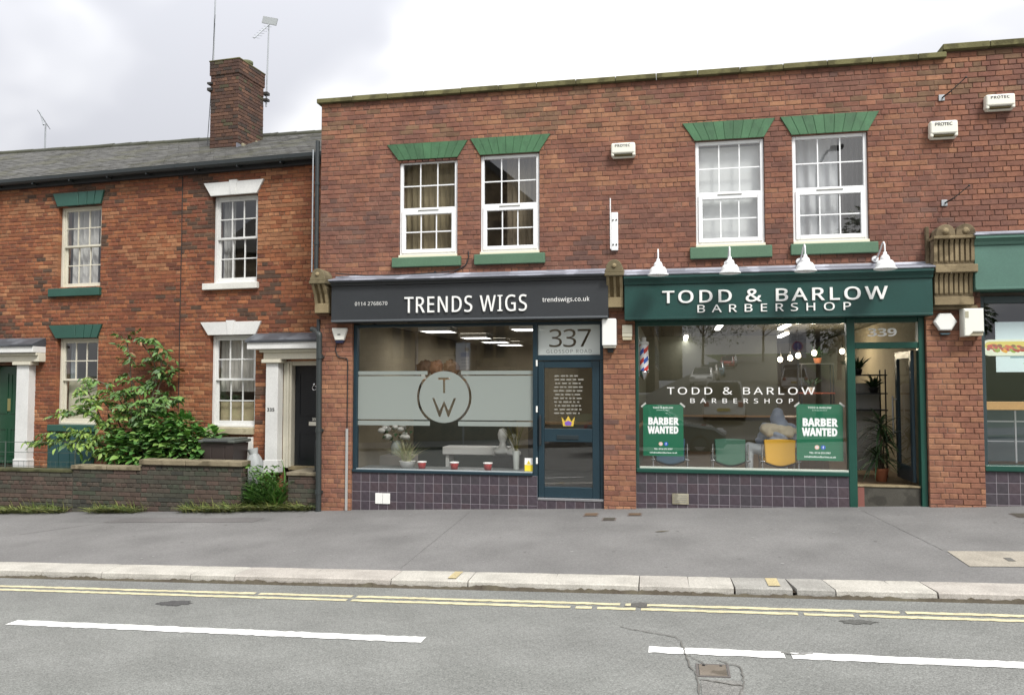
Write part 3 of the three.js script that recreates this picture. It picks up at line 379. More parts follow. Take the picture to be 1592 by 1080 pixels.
{ // the dark blue shopfront
  const f = sub(bld, 'shop_window');
  part(f, 'frame', [B(-5.14, -5.075, 0.44, 2.86, -0.17, -0.07, 0.008), B(-2.15, -2.075, 0.10, 2.86, -0.17, -0.066, 0.008), B(-5.075, -2.15, 2.81, 2.86, -0.17, -0.072, 0.008)], K.navy);
  part(f, 'sill', B(-5.14, -2.15, 0.455, 0.503, -0.2, -0.035, 0.012), K.navy); part(f, 'sill_trim', B(-5.07, -2.155, 0.5035, 0.516, -0.11, -0.06), M([0.40, 0.44, 0.45], 0.4));
  part(f, 'pane', Quad(-5.075, -2.15, 0.503, 2.81, ZG), K.glass);
  tiles(bld, 'stall_riser', -5.14, -2.08, 0.452, 5, -0.062, 8); tiles(bld, 'door_step', -2.078, -1.046, 0.085, 3, -0.055, 9);
  const fan = sub(bld, 'fanlight'); part(fan, 'frame', [B(-2.075, -1.046, 2.25, 2.335, -0.17, -0.068, 0.008), B(-1.095, -1.046, 2.335, 2.86, -0.17, -0.068, 0.008), B(-2.075, -1.095, 2.81, 2.86, -0.17, -0.071, 0.008)], K.navy);
  part(fan, 'pane', Quad(-2.075, -1.095, 2.335, 2.81, ZG), K.glass);
  // frosted film with the house number and the street cut out of it
  const S = new THREE.Shape([[-2.07, 2.34], [-1.10, 2.34], [-1.10, 2.805], [-2.07, 2.805]].map(p => new THREE.Vector2(...p)));
  for (const o of glyphs('337', fontR, 0.275, -1.915, -1.22, 1.16)) for (const sh of o.shapes) S.holes.push(new THREE.Path(sh.getPoints(8).map(p => new THREE.Vector2(p.x * 1.16 + o.x, p.y + 2.465))));
  part(fan, 'frosted_film', new THREE.ShapeGeometry(S).translate(0, 0, ZG + 0.004), M([0.70, 0.74, 0.71], 0.95, { transmission: 0.2, thickness: 0 })); letters(fan, 'lettering', 'GLOSSOP ROAD', fontR, 0.056, -1.945, -1.225, 2.368, ZG + 0.006, 0.001, M([0.20, 0.21, 0.21], 0.6), 1.1, true);
  const d = sub(bld, 'door'); part(d, 'jamb', B(-1.10, -1.046, 0.10, 2.248, -0.17, -0.068, 0.008), K.navy);
  part(d, 'leaf', [B(-2.068, -1.975, 0.125, 2.245, -0.165, -0.085, 0.008), B(-1.222, -1.106, 0.125, 2.245, -0.165, -0.085, 0.008), B(-1.975, -1.222, 2.135, 2.245, -0.165, -0.088, 0.008), B(-1.975, -1.222, 0.985, 1.19, -0.165, -0.088, 0.008), B(-1.975, -1.222, 0.125, 0.29, -0.165, -0.088, 0.008)], K.navy);
  part(d, 'pane', Quad(-1.975, -1.222, 1.19, 2.135, ZG), K.glass); part(d, 'pane', Quad(-1.975, -1.222, 0.29, 0.985, ZG + 0.001), K.glass);
  part(d, 'letter_box', B(-1.774, -1.433, 1.025, 1.09, -0.09, -0.076, 0.006), M([0.02, 0.03, 0.035], 0.3)); part(d, 'threshold', B(-2.07, -1.05, 0.087, 0.122, -0.17, -0.045, 0.004), K.steel);
  part(d, 'handle', [B(-2.045, -2.01, 0.93, 1.40, -0.05, -0.02, 0.01), B(-2.04, -2.015, 0.96, 0.99, -0.085, -0.045), B(-2.04, -2.015, 1.33, 1.36, -0.085, -0.045)], K.black);
  for (const y of [2.16, 1.44, 0.64]) part(d, 'hinge', B(-2.10, -2.072, y, y + 0.10, -0.072, -0.052, 0.006), K.plasticWhite);
  // lettering and crest on the door glass
  { const r = rng(61), g = []; for (let i = 0; i < 11; i++) { let x = -1.83 + r() * 0.03; while (x < -1.42) { const w = 0.02 + r() * 0.07; g.push(B(x, x + w, 2.0 - i * 0.058, 2.022 - i * 0.058, ZG + 0.004, ZG + 0.005)); x += w + 0.012 + r() * 0.02; } } part(d, 'small_print', g, M([0.24, 0.23, 0.2], 0.6), { kind: 'stuff' }); }
  const cr = [[-0.08, -0.07], [0.08, -0.07], [0.105, 0.075], [0.05, 0.0], [0, 0.09], [-0.05, 0.0], [-0.105, 0.075]].map(([x, y]) => [x - 1.60, y + 1.30]);
  part(d, 'crown_sticker', Ext(cr, 0.002, ZG + 0.004), M([0.60, 0.42, 0.06], 0.4)); part(d, 'crown_badge', Ext([[-1.645, 1.24], [-1.555, 1.24], [-1.545, 1.29], [-1.6, 1.315], [-1.655, 1.29]], 0.002, ZG + 0.0065), M([0.20, 0.10, 0.42], 0.4));
  const v = thing('wall_vent', 'pair of white plastic vent covers on tiles under the frosted window', 'vent', [-4.61, -0.05, -0.06]); for (const x of [-4.735, -4.608]) { part(v, 'cover', B(x, x + 0.122, -0.045, 0.125, -0.068, -0.045, 0.005), K.plasticWhite); }
}
{ // frosted band and its round monogram on the big pane
  const band = thing('frosted_window_band', 'frosted film band with a round T W monogram across the wide window', 'window film', [-3.6, 1.2, ZG]), z = ZG + 0.004, cx = -3.607, cy = 1.677, R = 0.455, rin = 0.415, y0 = 1.31, y1 = 2.015;
  const circ = (r, a0, a1, n = 40) => Array.from({ length: n + 1 }, (_, i) => { const a = lerp(a0, a1, i / n); return new THREE.Vector2(cx + Math.cos(a) * r, cy + Math.sin(a) * r); });
  const side = s => { const aT = Math.asin((y1 - cy) / R), aB = Math.asin((y0 - cy) / R); const arc = s > 0 ? circ(R, aB, aT) : circ(R, Math.PI - aB, Math.PI - aT); const x = s > 0 ? -2.152 : -5.073; return new THREE.Shape([...arc, new THREE.Vector2(x, y1), new THREE.Vector2(x, y0)]); };
  const stripe = (a, b, s) => { const m = Math.max(Math.abs(a - cy), Math.abs(b - cy)), k = Math.min(Math.abs(a - cy), Math.abs(b - cy)), xe = k < R ? Math.sqrt(R * R - k * k) : 0.02, e = s > 0 ? -2.152 : -5.073; return new THREE.Shape([[cx + s * xe, a], [e, a], [e, b], [cx + s * xe, b]].map(p => new THREE.Vector2(...p))); };
  for (const s of [-1, 1]) { part(band, 'film', new THREE.ShapeGeometry(side(s)).translate(0, 0, z), K.frost); part(band, 'film_stripe', new THREE.ShapeGeometry(stripe(2.035, 2.095, s)).translate(0, 0, z), K.frost); part(band, 'film_stripe', new THREE.ShapeGeometry(stripe(1.215, 1.288, s)).translate(0, 0, z), K.frost); }
  const disc = new THREE.Shape(circ(rin, 0, Math.PI * 2, 64)); const strokes = [];
  const T1 = [[cx - 0.10, 1.99], [cx - 0.10, 1.955], [cx - 0.018, 1.955], [cx - 0.018, 1.74], [cx + 0.018, 1.74], [cx + 0.018, 1.955], [cx + 0.10, 1.955], [cx + 0.10, 1.99]];
  disc.holes.push(new THREE.Path(T1.map(p => new THREE.Vector2(...p))));
  const W1 = [[-0.20, 1.66], [-0.163, 1.66], [-0.075, 1.46], [0, 1.615], [0.075, 1.46], [0.163, 1.66], [0.20, 1.66], [0.085, 1.36], [0.06, 1.36], [0, 1.53], [-0.06, 1.36], [-0.085, 1.36]].map(([x, y]) => new THREE.Vector2(cx + x, y)); disc.holes.push(new THREE.Path(W1));
  part(band, 'monogram', new THREE.ShapeGeometry(disc).translate(0, 0, z), K.frost);
}
{ // the green barber shopfront
  const f = sub(bld, 'shop_window');
  part(f, 'frame', [B(-0.556, -0.51, 0.54, 2.84, -0.17, -0.07, 0.008), B(2.49, 2.605, 0.02, 2.84, -0.19, -0.05, 0.012), B(-0.51, 2.49, 2.77, 2.84, -0.17, -0.072, 0.008)], K.frameGreen);
  part(f, 'sill', B(-0.556, 2.49, 0.545, 0.612, -0.2, -0.03, 0.014), K.frameGreen); part(f, 'sill_trim', B(-0.50, 2.485, 0.6125, 0.634, -0.12, -0.05), M([0.50, 0.54, 0.48], 0.4)); part(f, 'pane', Quad(-0.51, 2.49, 0.61, 2.77, ZG), K.glass);
  tiles(bld, 'stall_riser', -0.555, 2.489, 0.543, 4, -0.062, 18);
  const fan = sub(bld, 'fanlight'); part(fan, 'frame', [B(2.605, 3.46, 2.395, 2.485, -0.17, -0.068, 0.008), B(2.605, 3.46, 2.77, 2.84, -0.17, -0.072, 0.008)], K.frameGreen); part(fan, 'pane', Quad(2.605, 3.46, 2.485, 2.77, ZG), K.glass);
  letters(fan, 'house_number', '339', font, 0.115, 2.79, 3.20, 2.575, ZG + 0.004, 0.001, K.letter, 1.6);
  const d = sub(bld, 'door'); part(d, 'frame', B(3.46, 3.544, 0.12, 2.84, -0.19, -0.055, 0.01), K.frameGreen);
  // leaf swung inwards, hinged on the pilaster side
  const a = 3.435, zf = t => -0.20 - t; part(d, 'leaf', [B(a - 0.045, a, 0.46, 2.37, zf(0.10), zf(0), 0.006), B(a - 0.045, a, 0.46, 2.37, zf(0.86), zf(0.75), 0.006), B(a - 0.045, a, 2.26, 2.37, zf(0.75), zf(0.10), 0.006), B(a - 0.045, a, 0.46, 0.68, zf(0.75), zf(0.10), 0.006)], K.navy);
  part(d, 'pane', new THREE.PlaneGeometry(0.65, 1.58).rotateY(-Math.PI / 2).translate(a - 0.022, 1.47, zf(0.425)), K.glass); part(d, 'handle', [Cyl([a - 0.10, 1.1, zf(0.80)], [a - 0.10, 1.7, zf(0.80)], 0.013), Cyl([a - 0.1, 1.15, zf(0.8)], [a - 0.04, 1.15, zf(0.8)], 0.009), Cyl([a - 0.1, 1.65, zf(0.8)], [a - 0.04, 1.65, zf(0.8)], 0.009)], K.steel);
  const st = sub(bld, 'door_step'); part(st, 'riser', B(2.606, 3.459, -0.1, 0.40, -0.25, -0.10, 0.006), M([0.085, 0.085, 0.082], 0.7, { map: T.stone, bumpMap: T.brickB, bumpScale: 0.003 })); part(st, 'threshold', B(2.606, 3.459, 0.40, 0.425, -0.27, -0.085, 0.006), M([0.36, 0.31, 0.22], 0.6, { map: T.stone })); part(st, 'red_edge', B(2.612, 2.70, -0.05, 0.395, -0.1, -0.094), M([0.20, 0.075, 0.06], 0.8));
  const v = thing('air_brick', 'worn pale grey vent block set in the tiles under the barber window', 'vent', [0.1, 0.07, -0.06]); part(v, 'block', B(-0.024, 0.221, 0.08, 0.24, -0.07, -0.047, 0.004), M([0.46, 0.46, 0.42], 0.8, { map: T.stone })); for (let i = 0; i < 4; i++) part(v, 'slot', B(0.01, 0.19, 0.11 + i * 0.032, 0.118 + i * 0.032, -0.05, -0.0465), M([0.2, 0.2, 0.19], 0.9));
  const wl = thing('window_lettering', 'white vinyl shop name in two lines on the barber window glass', 'lettering', [1, 1.6, ZG]); letters(wl, 'letter', 'TODD & BARLOW', fontR, 0.105, -0.086, 2.056, 1.728, ZG + 0.004, 0.001, K.letter, 1.5); letters(wl, 'letter', 'BARBERSHOP', fontR, 0.068, 0.247, 1.755, 1.598, ZG + 0.004, 0.001, K.letter, 1.5);
}
{ // neighbouring takeaway front
  const f = sub(bld2, 'shop_window'), g = K.frameGreen;
  part(f, 'frame', [B(4.276, 4.335, 0.66, 3.12, -0.18, -0.06, 0.008), B(6.9, 7.0, 0.66, 3.12, -0.18, -0.06, 0.008), B(4.335, 6.9, 3.02, 3.12, -0.18, -0.064, 0.008)], M([0.03, 0.05, 0.055], 0.4)); part(f, 'sill', B(4.276, 7, 0.66, 0.748, -0.2, -0.02, 0.014), g);
  part(f, 'timber_rail', B(4.336, 6.9, 1.515, 1.632, -0.22, -0.14, 0.006), M([0.60, 0.36, 0.14], 0.45, { map: T.plain })); part(f, 'pane', Quad(4.335, 6.9, 0.748, 3.02, ZG), K.glass);
  tiles(bld2, 'stall_riser', 4.28, 7, 0.655, 5, -0.06, 28); part(bld2, 'side_pier', B(7.001, 9.9, -0.3, 3.3, -0.3, -0.02), K.mortarShop);
  part(f, 'back_panel', B(4.34, 6.88, 0.76, 1.51, -0.62, -0.6), M([0.05, 0.075, 0.085], 0.3)); for (const x of [4.78, 5.4, 6.0]) part(f, 'display_post', B(x, x + 0.022, 0.76, 1.5, -0.34, -0.318), K.steel); part(f, 'display_rail', B(4.34, 6.88, 1.34, 1.358, -0.34, -0.32), K.steel); part(f, 'display_rail', B(4.34, 6.88, 1.06, 1.072, -0.34, -0.32), K.galv);
  const c = document.createElement('canvas'); c.width = 512; c.height = 512; const x = c.getContext('2d'); x.fillStyle = '#cfe3e4'; x.fillRect(0, 0, 512, 512);
  x.fillStyle = '#3f6b32'; x.beginPath(); x.ellipse(330, 95, 70, 42, -0.2, 0, 7); x.fill(); x.fillStyle = '#54402a'; x.beginPath(); x.ellipse(330, 130, 62, 30, 0, 0, 7); x.fill(); x.fillStyle = '#cfe3e4'; x.beginPath(); x.ellipse(345, 108, 30, 14, 0, 0, 7); x.fill(); x.fillStyle = '#7c9fa6'; x.fillRect(110, 356, 170, 14); x.fillStyle = '#86bb3e'; x.beginPath(); x.ellipse(300, 425, 90, 26, 0, 0, 7); x.fill();
  const t = new THREE.CanvasTexture(c); t.colorSpace = THREE.SRGBColorSpace;
  const p = thing('window_poster', 'pale blue poster with a long roll shaped banner in the takeaway window', 'poster', [4.9, 2.05, -0.14]); part(p, 'sheet', new THREE.BoxGeometry(0.86, 0.71, 0.004).translate(4.93, 2.405, -0.15), M([1, 1, 1], 0.5, { map: t }), { uv: false });
  const c2 = document.createElement('canvas'); c2.width = 512; c2.height = 128; const y = c2.getContext('2d'); y.fillStyle = '#dfe8d2'; y.fillRect(0, 0, 512, 128); y.fillStyle = '#d3c65a'; y.beginPath(); y.roundRect(22, 16, 600, 62, 30); y.fill(); const rr = rng(6); for (let i = 0; i < 90; i++) { y.fillStyle = ['#b5402e', '#c8642e', '#8aa33c', '#a8402c', '#d9a13a', '#7c5a2a'][i % 6]; y.beginPath(); y.ellipse(40 + rr() * 480, 48 + rr() * 40, 10 + rr() * 16, 6 + rr() * 8, rr(), 0, 7); y.fill(); }
  const t2 = new THREE.CanvasTexture(c2); t2.colorSpace = THREE.SRGBColorSpace;
  const bn = new THREE.Shape(); bn.moveTo(5.5, 2.28); bn.lineTo(4.42, 2.28); bn.absarc(4.42, 2.395, 0.115, -Math.PI / 2, Math.PI / 2, true); bn.lineTo(5.5, 2.51); const bg = new THREE.ExtrudeGeometry(bn, { depth: 0.004, bevelEnabled: false }).translate(0, 0, -0.144), uv = bg.attributes.uv; for (let i = 0; i < uv.count; i++) uv.setXY(i, (uv.getX(i) - 4.305) / 1.2, (uv.getY(i) - 2.28) / 0.23);
  part(p, 'banner', bg, M([1, 1, 1], 0.5, { map: t2 }), { uv: false });
  part(bld2, 'counter', B(4.4, 6.8, 0.3, 1.3, -3.2, -2.6), K.timber);
}

// ---------------------------------------------------------------- fascia signs
function fascia(name, label, x0, x1, y0, y1, yc, mat, trim, leadTop) {
  const s = thing(name, label, 'shop sign', [(x0 + x1) / 2, y0, 0.1]);
  part(s, 'board', B(x0, x1, y0, y1, -0.2, 0.22, 0.006), mat); part(s, 'bottom_trim', B(x0 + 0.004, x1 - 0.004, y0 + 0.004, y0 + 0.034, 0.2205, 0.234, 0.004), trim);
  part(s, 'cornice', [ProfX([[-0.01, y1 + 0.002], [0.235, y1 + 0.002], [0.245, y1 + 0.02], [0.25, y1 + 0.045], [0.285, y1 + (yc - y1) * 0.62], [0.30, y1 + (yc - y1) * 0.7], [0.30, yc], [-0.01, yc]], x0 - 0.004, x1 + 0.004)], mat);
  part(s, 'lead_flashing', [ProfX([[0.004, yc + 0.002], [0.312, yc + 0.002], [0.316, yc + 0.014], [0.30, yc + 0.03], [0.15, yc + 0.062], [0.02, leadTop], [0.004, leadTop + 0.03]], x0 - 0.02, x1 + 0.02)], K.lead);
  return s;
}
const sg1 = fascia('shop_sign', 'charcoal fascia sign with plain white capitals and a telephone number', -5.41, -0.945, 2.88, 3.465, 3.535, K.twSign, M([0.10, 0.11, 0.12], 0.4), 3.63);
letters(sg1, 'letter', 'TRENDS WIGS', fontR, 0.25, -4.165, -2.175, 3.01, 0.22, 0.028, K.letter, 0.84);
letters(sg1, 'telephone_number', '0114 2768670', fontR, 0.058, -5.006, -4.451, 3.142, 0.22, 0.006, M([0.62, 0.62, 0.6], 0.4), 1, true); letters(sg1, 'web_address', 'trendswigs.co.uk', fontR, 0.066, -1.95, -1.225, 3.142, 0.22, 0.006, K.letter, 1, true);
const sg2 = fascia('shop_sign', 'dark green fascia sign with wide white capitals in two lines', -0.70, 3.585, 2.84, 3.365, 3.50, K.barberGreen, K.barberGreen, 3.60);
letters(sg2, 'letter', 'TODD & BARLOW', fontR, 0.178, -0.14, 2.995, 3.083, 0.22, 0.022, K.letter, 1.38, false, 0.003); letters(sg2, 'letter', 'BARBERSHOP', fontR, 0.112, 0.347, 2.515, 2.935, 0.22, 0.018, K.letter, 1.5);
const sg3 = fascia('shop_sign', 'faded blank sea green fascia board next to the fluted stone pilaster', 4.135, 9, 3.18, 3.80, 3.93, K.paleGreen, K.paleGreen, 4.0);

// ---------------------------------------------------------------- carved stone brackets
function bracket(label, x0, x1) {
  const b = thing('stone_bracket', label, 'bracket', [(x0 + x1) / 2, 3.02, 0]), w = x1 - x0, c = (x0 + x1) / 2, sd = K.sandstone;
  part(b, 'cap', [Ext([[x0 - 0.008, 3.55], [x1 + 0.008, 3.55], [x1 + 0.008, 3.60], ...Array.from({ length: 11 }, (_, i) => { const a = i / 10 * Math.PI; return [c + Math.cos(a) * (w / 2 - 0.005), 3.605 + Math.sin(a) * 0.145]; }), [x0 - 0.008, 3.60]], 0.34, -0.02, 0.008), B(x0 - 0.014, x1 + 0.014, 3.50, 3.549, -0.02, 0.345, 0.01)], M([0.23, 0.205, 0.145], 0.95, { map: T.stone, bumpMap: T.brickB, bumpScale: 0.006 }));
  part(b, 'boss', Ball(0.035, c, 3.655, 0.325, 1, 1, 0.6), sd);
  const pr = [[-0.02, 3.20], [0.16, 3.20], [0.175, 3.26], [0.20, 3.34], [0.255, 3.42], [0.30, 3.499], [-0.02, 3.499]]; part(b, 'scroll', [ProfX(pr, x0 + 0.01, x0 + 0.055), ProfX(pr, x1 - 0.055, x1 - 0.01)], sd);
  part(b, 'scroll_core', ProfX(pr.map(([z, y]) => [Math.max(-0.02, z - 0.05), y]), x0 + 0.055, x1 - 0.055), M([0.30, 0.24, 0.15], 0.95, { map: T.stone })); part(b, 'rib', ProfX(pr.map(([z, y]) => [Math.max(-0.02, z - 0.015), y]), c - 0.018, c + 0.018), sd);
  part(b, 'block', B(x0 + 0.005, x1 - 0.005, 3.04, 3.199, -0.02, 0.16, 0.012), sd); part(b, 'foot', B(x0 + 0.02, x1 - 0.02, 3.0, 3.039, -0.02, 0.10, 0.008), M([0.22, 0.12, 0.08], 0.9, { map: T.stone }));
}
bracket('weathered stone scroll bracket at the end beside the terraced house', -5.735, -5.485); bracket('stone scroll bracket between the charcoal sign and the green sign', -0.975, -0.712);
{
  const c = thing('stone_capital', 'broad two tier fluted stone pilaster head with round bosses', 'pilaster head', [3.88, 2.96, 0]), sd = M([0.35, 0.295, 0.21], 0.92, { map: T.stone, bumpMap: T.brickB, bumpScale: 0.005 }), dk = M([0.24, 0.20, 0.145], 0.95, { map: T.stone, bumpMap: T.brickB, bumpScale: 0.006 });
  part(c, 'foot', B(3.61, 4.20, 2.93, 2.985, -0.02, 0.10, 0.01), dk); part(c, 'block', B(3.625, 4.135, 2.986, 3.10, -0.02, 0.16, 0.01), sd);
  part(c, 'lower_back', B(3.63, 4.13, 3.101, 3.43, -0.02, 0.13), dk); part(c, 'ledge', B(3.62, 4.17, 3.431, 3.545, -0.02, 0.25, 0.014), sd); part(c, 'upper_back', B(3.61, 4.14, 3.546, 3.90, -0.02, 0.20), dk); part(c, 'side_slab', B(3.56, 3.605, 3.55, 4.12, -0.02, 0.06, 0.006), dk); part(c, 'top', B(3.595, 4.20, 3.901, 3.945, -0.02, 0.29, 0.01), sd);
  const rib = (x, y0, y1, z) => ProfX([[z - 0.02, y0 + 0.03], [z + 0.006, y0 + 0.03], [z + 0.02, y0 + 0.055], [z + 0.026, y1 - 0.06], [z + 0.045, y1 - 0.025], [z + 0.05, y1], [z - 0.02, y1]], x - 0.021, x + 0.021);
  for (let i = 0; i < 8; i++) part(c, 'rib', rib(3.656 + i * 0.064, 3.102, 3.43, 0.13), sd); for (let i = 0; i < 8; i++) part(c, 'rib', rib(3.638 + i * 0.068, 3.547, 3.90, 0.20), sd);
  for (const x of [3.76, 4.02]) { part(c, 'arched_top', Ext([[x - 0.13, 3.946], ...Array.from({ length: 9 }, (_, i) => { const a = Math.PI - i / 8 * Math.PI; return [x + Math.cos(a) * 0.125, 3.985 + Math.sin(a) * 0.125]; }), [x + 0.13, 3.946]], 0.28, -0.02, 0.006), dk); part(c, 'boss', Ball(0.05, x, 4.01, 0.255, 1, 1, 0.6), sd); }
}

// ---------------------------------------------------------------- fittings on the front
function barnLamp(x, label) {
  const l = thing('wall_lamp', label, 'lamp', [x, 3.42, 0], 0, 'white swan neck lamps over the green sign'), w = M([0.78, 0.79, 0.80], 0.3);
  part(l, 'wall_plate', [Cyl([x, 3.685, 0], [x, 3.685, 0.025], 0.05, 0.045, 20), Cyl([x, 3.685, 0.025], [x, 3.685, 0.05], 0.02)], w); part(l, 'arm', Tube([[x, 3.685, 0.04], [x, 3.70, 0.16], [x, 3.76, 0.30], [x, 3.83, 0.42], [x, 3.845, 0.50], [x, 3.80, 0.55], [x, 3.70, 0.558]], 0.011, 40), w);
  const sh = [[0.012, 0.30], [0.022, 0.298], [0.028, 0.262], [0.05, 0.245], [0.062, 0.215], [0.064, 0.195], [0.06, 0.19], [0.092, 0.178], [0.115, 0.15], [0.125, 0.115], [0.128, 0.085], [0.148, 0.075], [0.152, 0.060], [0.146, 0.056], [0.122, 0.075], [0.116, 0.115], [0.08, 0.165]]; part(l, 'shade', Lathe(sh, 28).translate(x, 3.40, 0.558), w, { uv: false }); part(l, 'bulb', Ball(0.035, x, 3.50, 0.558, 1, 1.2, 1), M([0.8, 0.8, 0.78], 0.2));
}
barnLamp(-0.19, 'white swan neck lamp above the first letters of the green sign'); barnLamp(0.82, 'white swan neck lamp under the window with the lowered blind'); barnLamp(1.845, 'white swan neck lamp under the window with a net curtain'); barnLamp(2.89, 'white swan neck lamp next to the fluted stone pilaster');
function alarm(x0, x1, y0, y1, label) {
  const a = thing('alarm_box', label, 'alarm box', [(x0 + x1) / 2, y0, 0], 0, 'cream alarm boxes high on the brick wall'), h = y1 - y0;
  part(a, 'case', [B(x0, x1, y0 + h * 0.22, y1, 0.0, 0.13, 0.03), B(x0 + 0.015, x1 - 0.015, y0, y0 + h * 0.3, 0.0, 0.06, 0.015), B(x0, x0 + 0.05, y0 + h * 0.06, y0 + h * 0.4, 0, 0.12, 0.02), B(x1 - 0.05, x1, y0 + h * 0.06, y0 + h * 0.4, 0, 0.12, 0.02)], M([0.76, 0.75, 0.66], 0.45)); part(a, 'sounder_slot', B(x0 + 0.05, x1 - 0.05, y0 + h * 0.1, y0 + h * 0.215, 0.02, 0.105, 0.01), M([0.10, 0.08, 0.03], 0.8)); letters(a, 'lettering', 'PROTEC', font, h * 0.19, x0 + 0.055, x1 - 0.075, y0 + h * 0.68, 0.129, 0.003, M([0.08, 0.08, 0.08], 0.5), 1.1, true);
}
alarm(-0.895, -0.525, 5.356, 5.577, 'cream alarm box on brick between the two pairs of windows'); alarm(3.635, 4.005, 5.375, 5.625, 'cream alarm box below the step in the parapet, lower of two'); alarm(4.37, 4.75, 5.735, 5.955, 'cream alarm box above the pale green fascia, higher of two');
{
  const bb = thing('bell_box', 'white bell box with a dark base on the brick by the downpipe', 'alarm box', [-5.33, 2.55, 0]); part(bb, 'cover', Ext([[-5.46, 2.80], [-5.465, 2.77], [-5.41, 2.60], [-5.26, 2.60], [-5.205, 2.77], [-5.21, 2.80]], 0.075, 0.0, 0.012), M([0.80, 0.79, 0.72], 0.4)); part(bb, 'base', Ext([[-5.42, 2.598], [-5.39, 2.55], [-5.28, 2.55], [-5.25, 2.598]], 0.06, 0.0, 0.008), M([0.02, 0.025, 0.06], 0.3)); part(bb, 'light', B(-5.36, -5.31, 2.685, 2.70, 0.075, 0.082, 0.003), K.black);
  const e = thing('floodlight_box', 'tall white box fixed between the charcoal sign and the pilaster', 'box', [-0.94, 2.44, 0]); part(e, 'case', B(-1.045, -0.828, 2.46, 2.875, 0.0, 0.17, 0.018), K.plasticWhite); part(e, 'base', B(-1.03, -0.84, 2.43, 2.459, 0.0, 0.15, 0.008), M([0.5, 0.48, 0.4], 0.5)); part(e, 'lower_bracket', B(-0.97, -0.88, 2.36, 2.429, 0.0, 0.06, 0.01), K.black);
  const j = thing('junction_box', 'small cream junction box on the brick pilaster by the barber pole', 'box', [-0.67, 2.55, 0]); part(j, 'case', B(-0.745, -0.595, 2.60, 2.78, 0.0, 0.075, 0.01), K.plasticCream); part(j, 'lower_case', B(-0.74, -0.60, 2.55, 2.599, 0.0, 0.065, 0.008), M([0.62, 0.56, 0.40], 0.5)); part(j, 'seam', B(-0.744, -0.596, 2.655, 2.66, 0.075, 0.077), M([0.4, 0.36, 0.26], 0.6));
  const hx = thing('hexagonal_alarm_box', 'white six sided alarm box below the fluted stone', 'alarm box', [3.785, 2.6, 0]); const hex = (r, k) => Array.from({ length: 6 }, (_, i) => [3.785 + Math.cos(i * Math.PI / 3) * r, 2.757 + Math.sin(i * Math.PI / 3) * r * k]); part(hx, 'cover', Ext(hex(0.152, 0.92), 0.085, 0.0, 0.016), K.plasticWhite); part(hx, 'lamp_base', Ext([[3.71, 2.60], [3.74, 2.575], [3.83, 2.575], [3.86, 2.60]], 0.06, 0.0, 0.006), M([0.06, 0.10, 0.12], 0.3));
  const mb = thing('meter_box', 'white wedge bottomed box with a grey label below the fluted stone', 'box', [4.1, 2.54, 0]); part(mb, 'case', Ext([[3.985, 2.93], [3.985, 2.545], [4.05, 2.545], [4.10, 2.60], [4.238, 2.60], [4.238, 2.93]], 0.20, 0.0, 0.012), M([0.76, 0.76, 0.68], 0.45)); part(mb, 'label_plate', B(4.0, 4.045, 2.80, 2.89, 0.2, 0.203), M([0.35, 0.33, 0.24], 0.6)); part(mb, 'under_tray', B(4.06, 4.235, 2.55, 2.598, 0.0, 0.17, 0.008), M([0.50, 0.45, 0.32], 0.6));
  for (const [x, y, l] of [[3.83, 5.985, 'iron wall hook with a slanting rod under the step in the parapet'], [3.83, 4.46, 'iron wall hook with a slanting rod above the fluted stone']]) { const h = thing('wall_hook', l, 'hook', [x, y, 0]); part(h, 'plate', B(x - 0.04, x + 0.04, y - 0.045, y + 0.045, 0.0, 0.02, 0.006), K.galv); part(h, 'rod', [Cyl([x + 0.01, y, 0.02], [x + 0.06, y + 0.02, 0.22], 0.011), Cyl([x + 0.06, y + 0.02, 0.22], [x + 0.22, y + 0.16, 0.34], 0.007)], K.iron); part(h, 'tip', Ball(0.014, x + 0.22, y + 0.16, 0.34), K.iron); }
  const sp = thing('sign_bracket', 'white wall plate and thin rod left from a hanging sign', 'bracket', [-0.86, 3.92, 0]); part(sp, 'plate', B(-0.905, -0.80, 3.93, 4.52, 0.0, 0.045, 0.008), K.upvc); part(sp, 'rod', Cyl([-0.912, 3.95, 0.07], [-0.912, 4.73, 0.09], 0.009), K.upvc); for (const y of [4.40, 4.02]) part(sp, 'bolt', [Cyl([-0.875, y, 0.045], [-0.875, y, 0.056], 0.012), Cyl([-0.825, y, 0.045], [-0.825, y, 0.056], 0.012)], K.iron);
  const cb = thing('black_cable', 'thin black cable sagging over the lead flashing up to a green sill', 'cable', [-3.2, 3.6, 0]); part(cb, 'cable', Tube([[-5.42, 3.70, 0.03], [-4.9, 3.645, 0.10], [-4.3, 3.635, 0.12], [-3.7, 3.66, 0.08], [-3.4, 3.69, 0.02], [-3.22, 3.78, 0.012], [-3.17, 3.92, 0.012], [-3.18, 4.0, 0.012]], 0.009, 60, 6), K.black); part(cb, 'clip', B(-3.72, -3.69, 3.65, 3.68, 0.06, 0.1), K.black);
  const wr = thing('alarm_cable', 'dark cable and grey conduit running down the brick from the bell box', 'cable', [-5.25, 0, 0]); part(wr, 'cable', Tube([[-5.40, 2.56, 0.012], [-5.42, 2.45, 0.012], [-5.37, 2.33, 0.012], [-5.22, 2.30, 0.012], [-5.205, 2.2, 0.012], [-5.205, 1.3, 0.012], [-5.205, 1.15, 0.014]], 0.008, 50, 6), K.black); part(wr, 'conduit', B(-5.225, -5.185, -0.16, 1.16, 0.002, 0.03, 0.006), M([0.34, 0.34, 0.33], 0.5));
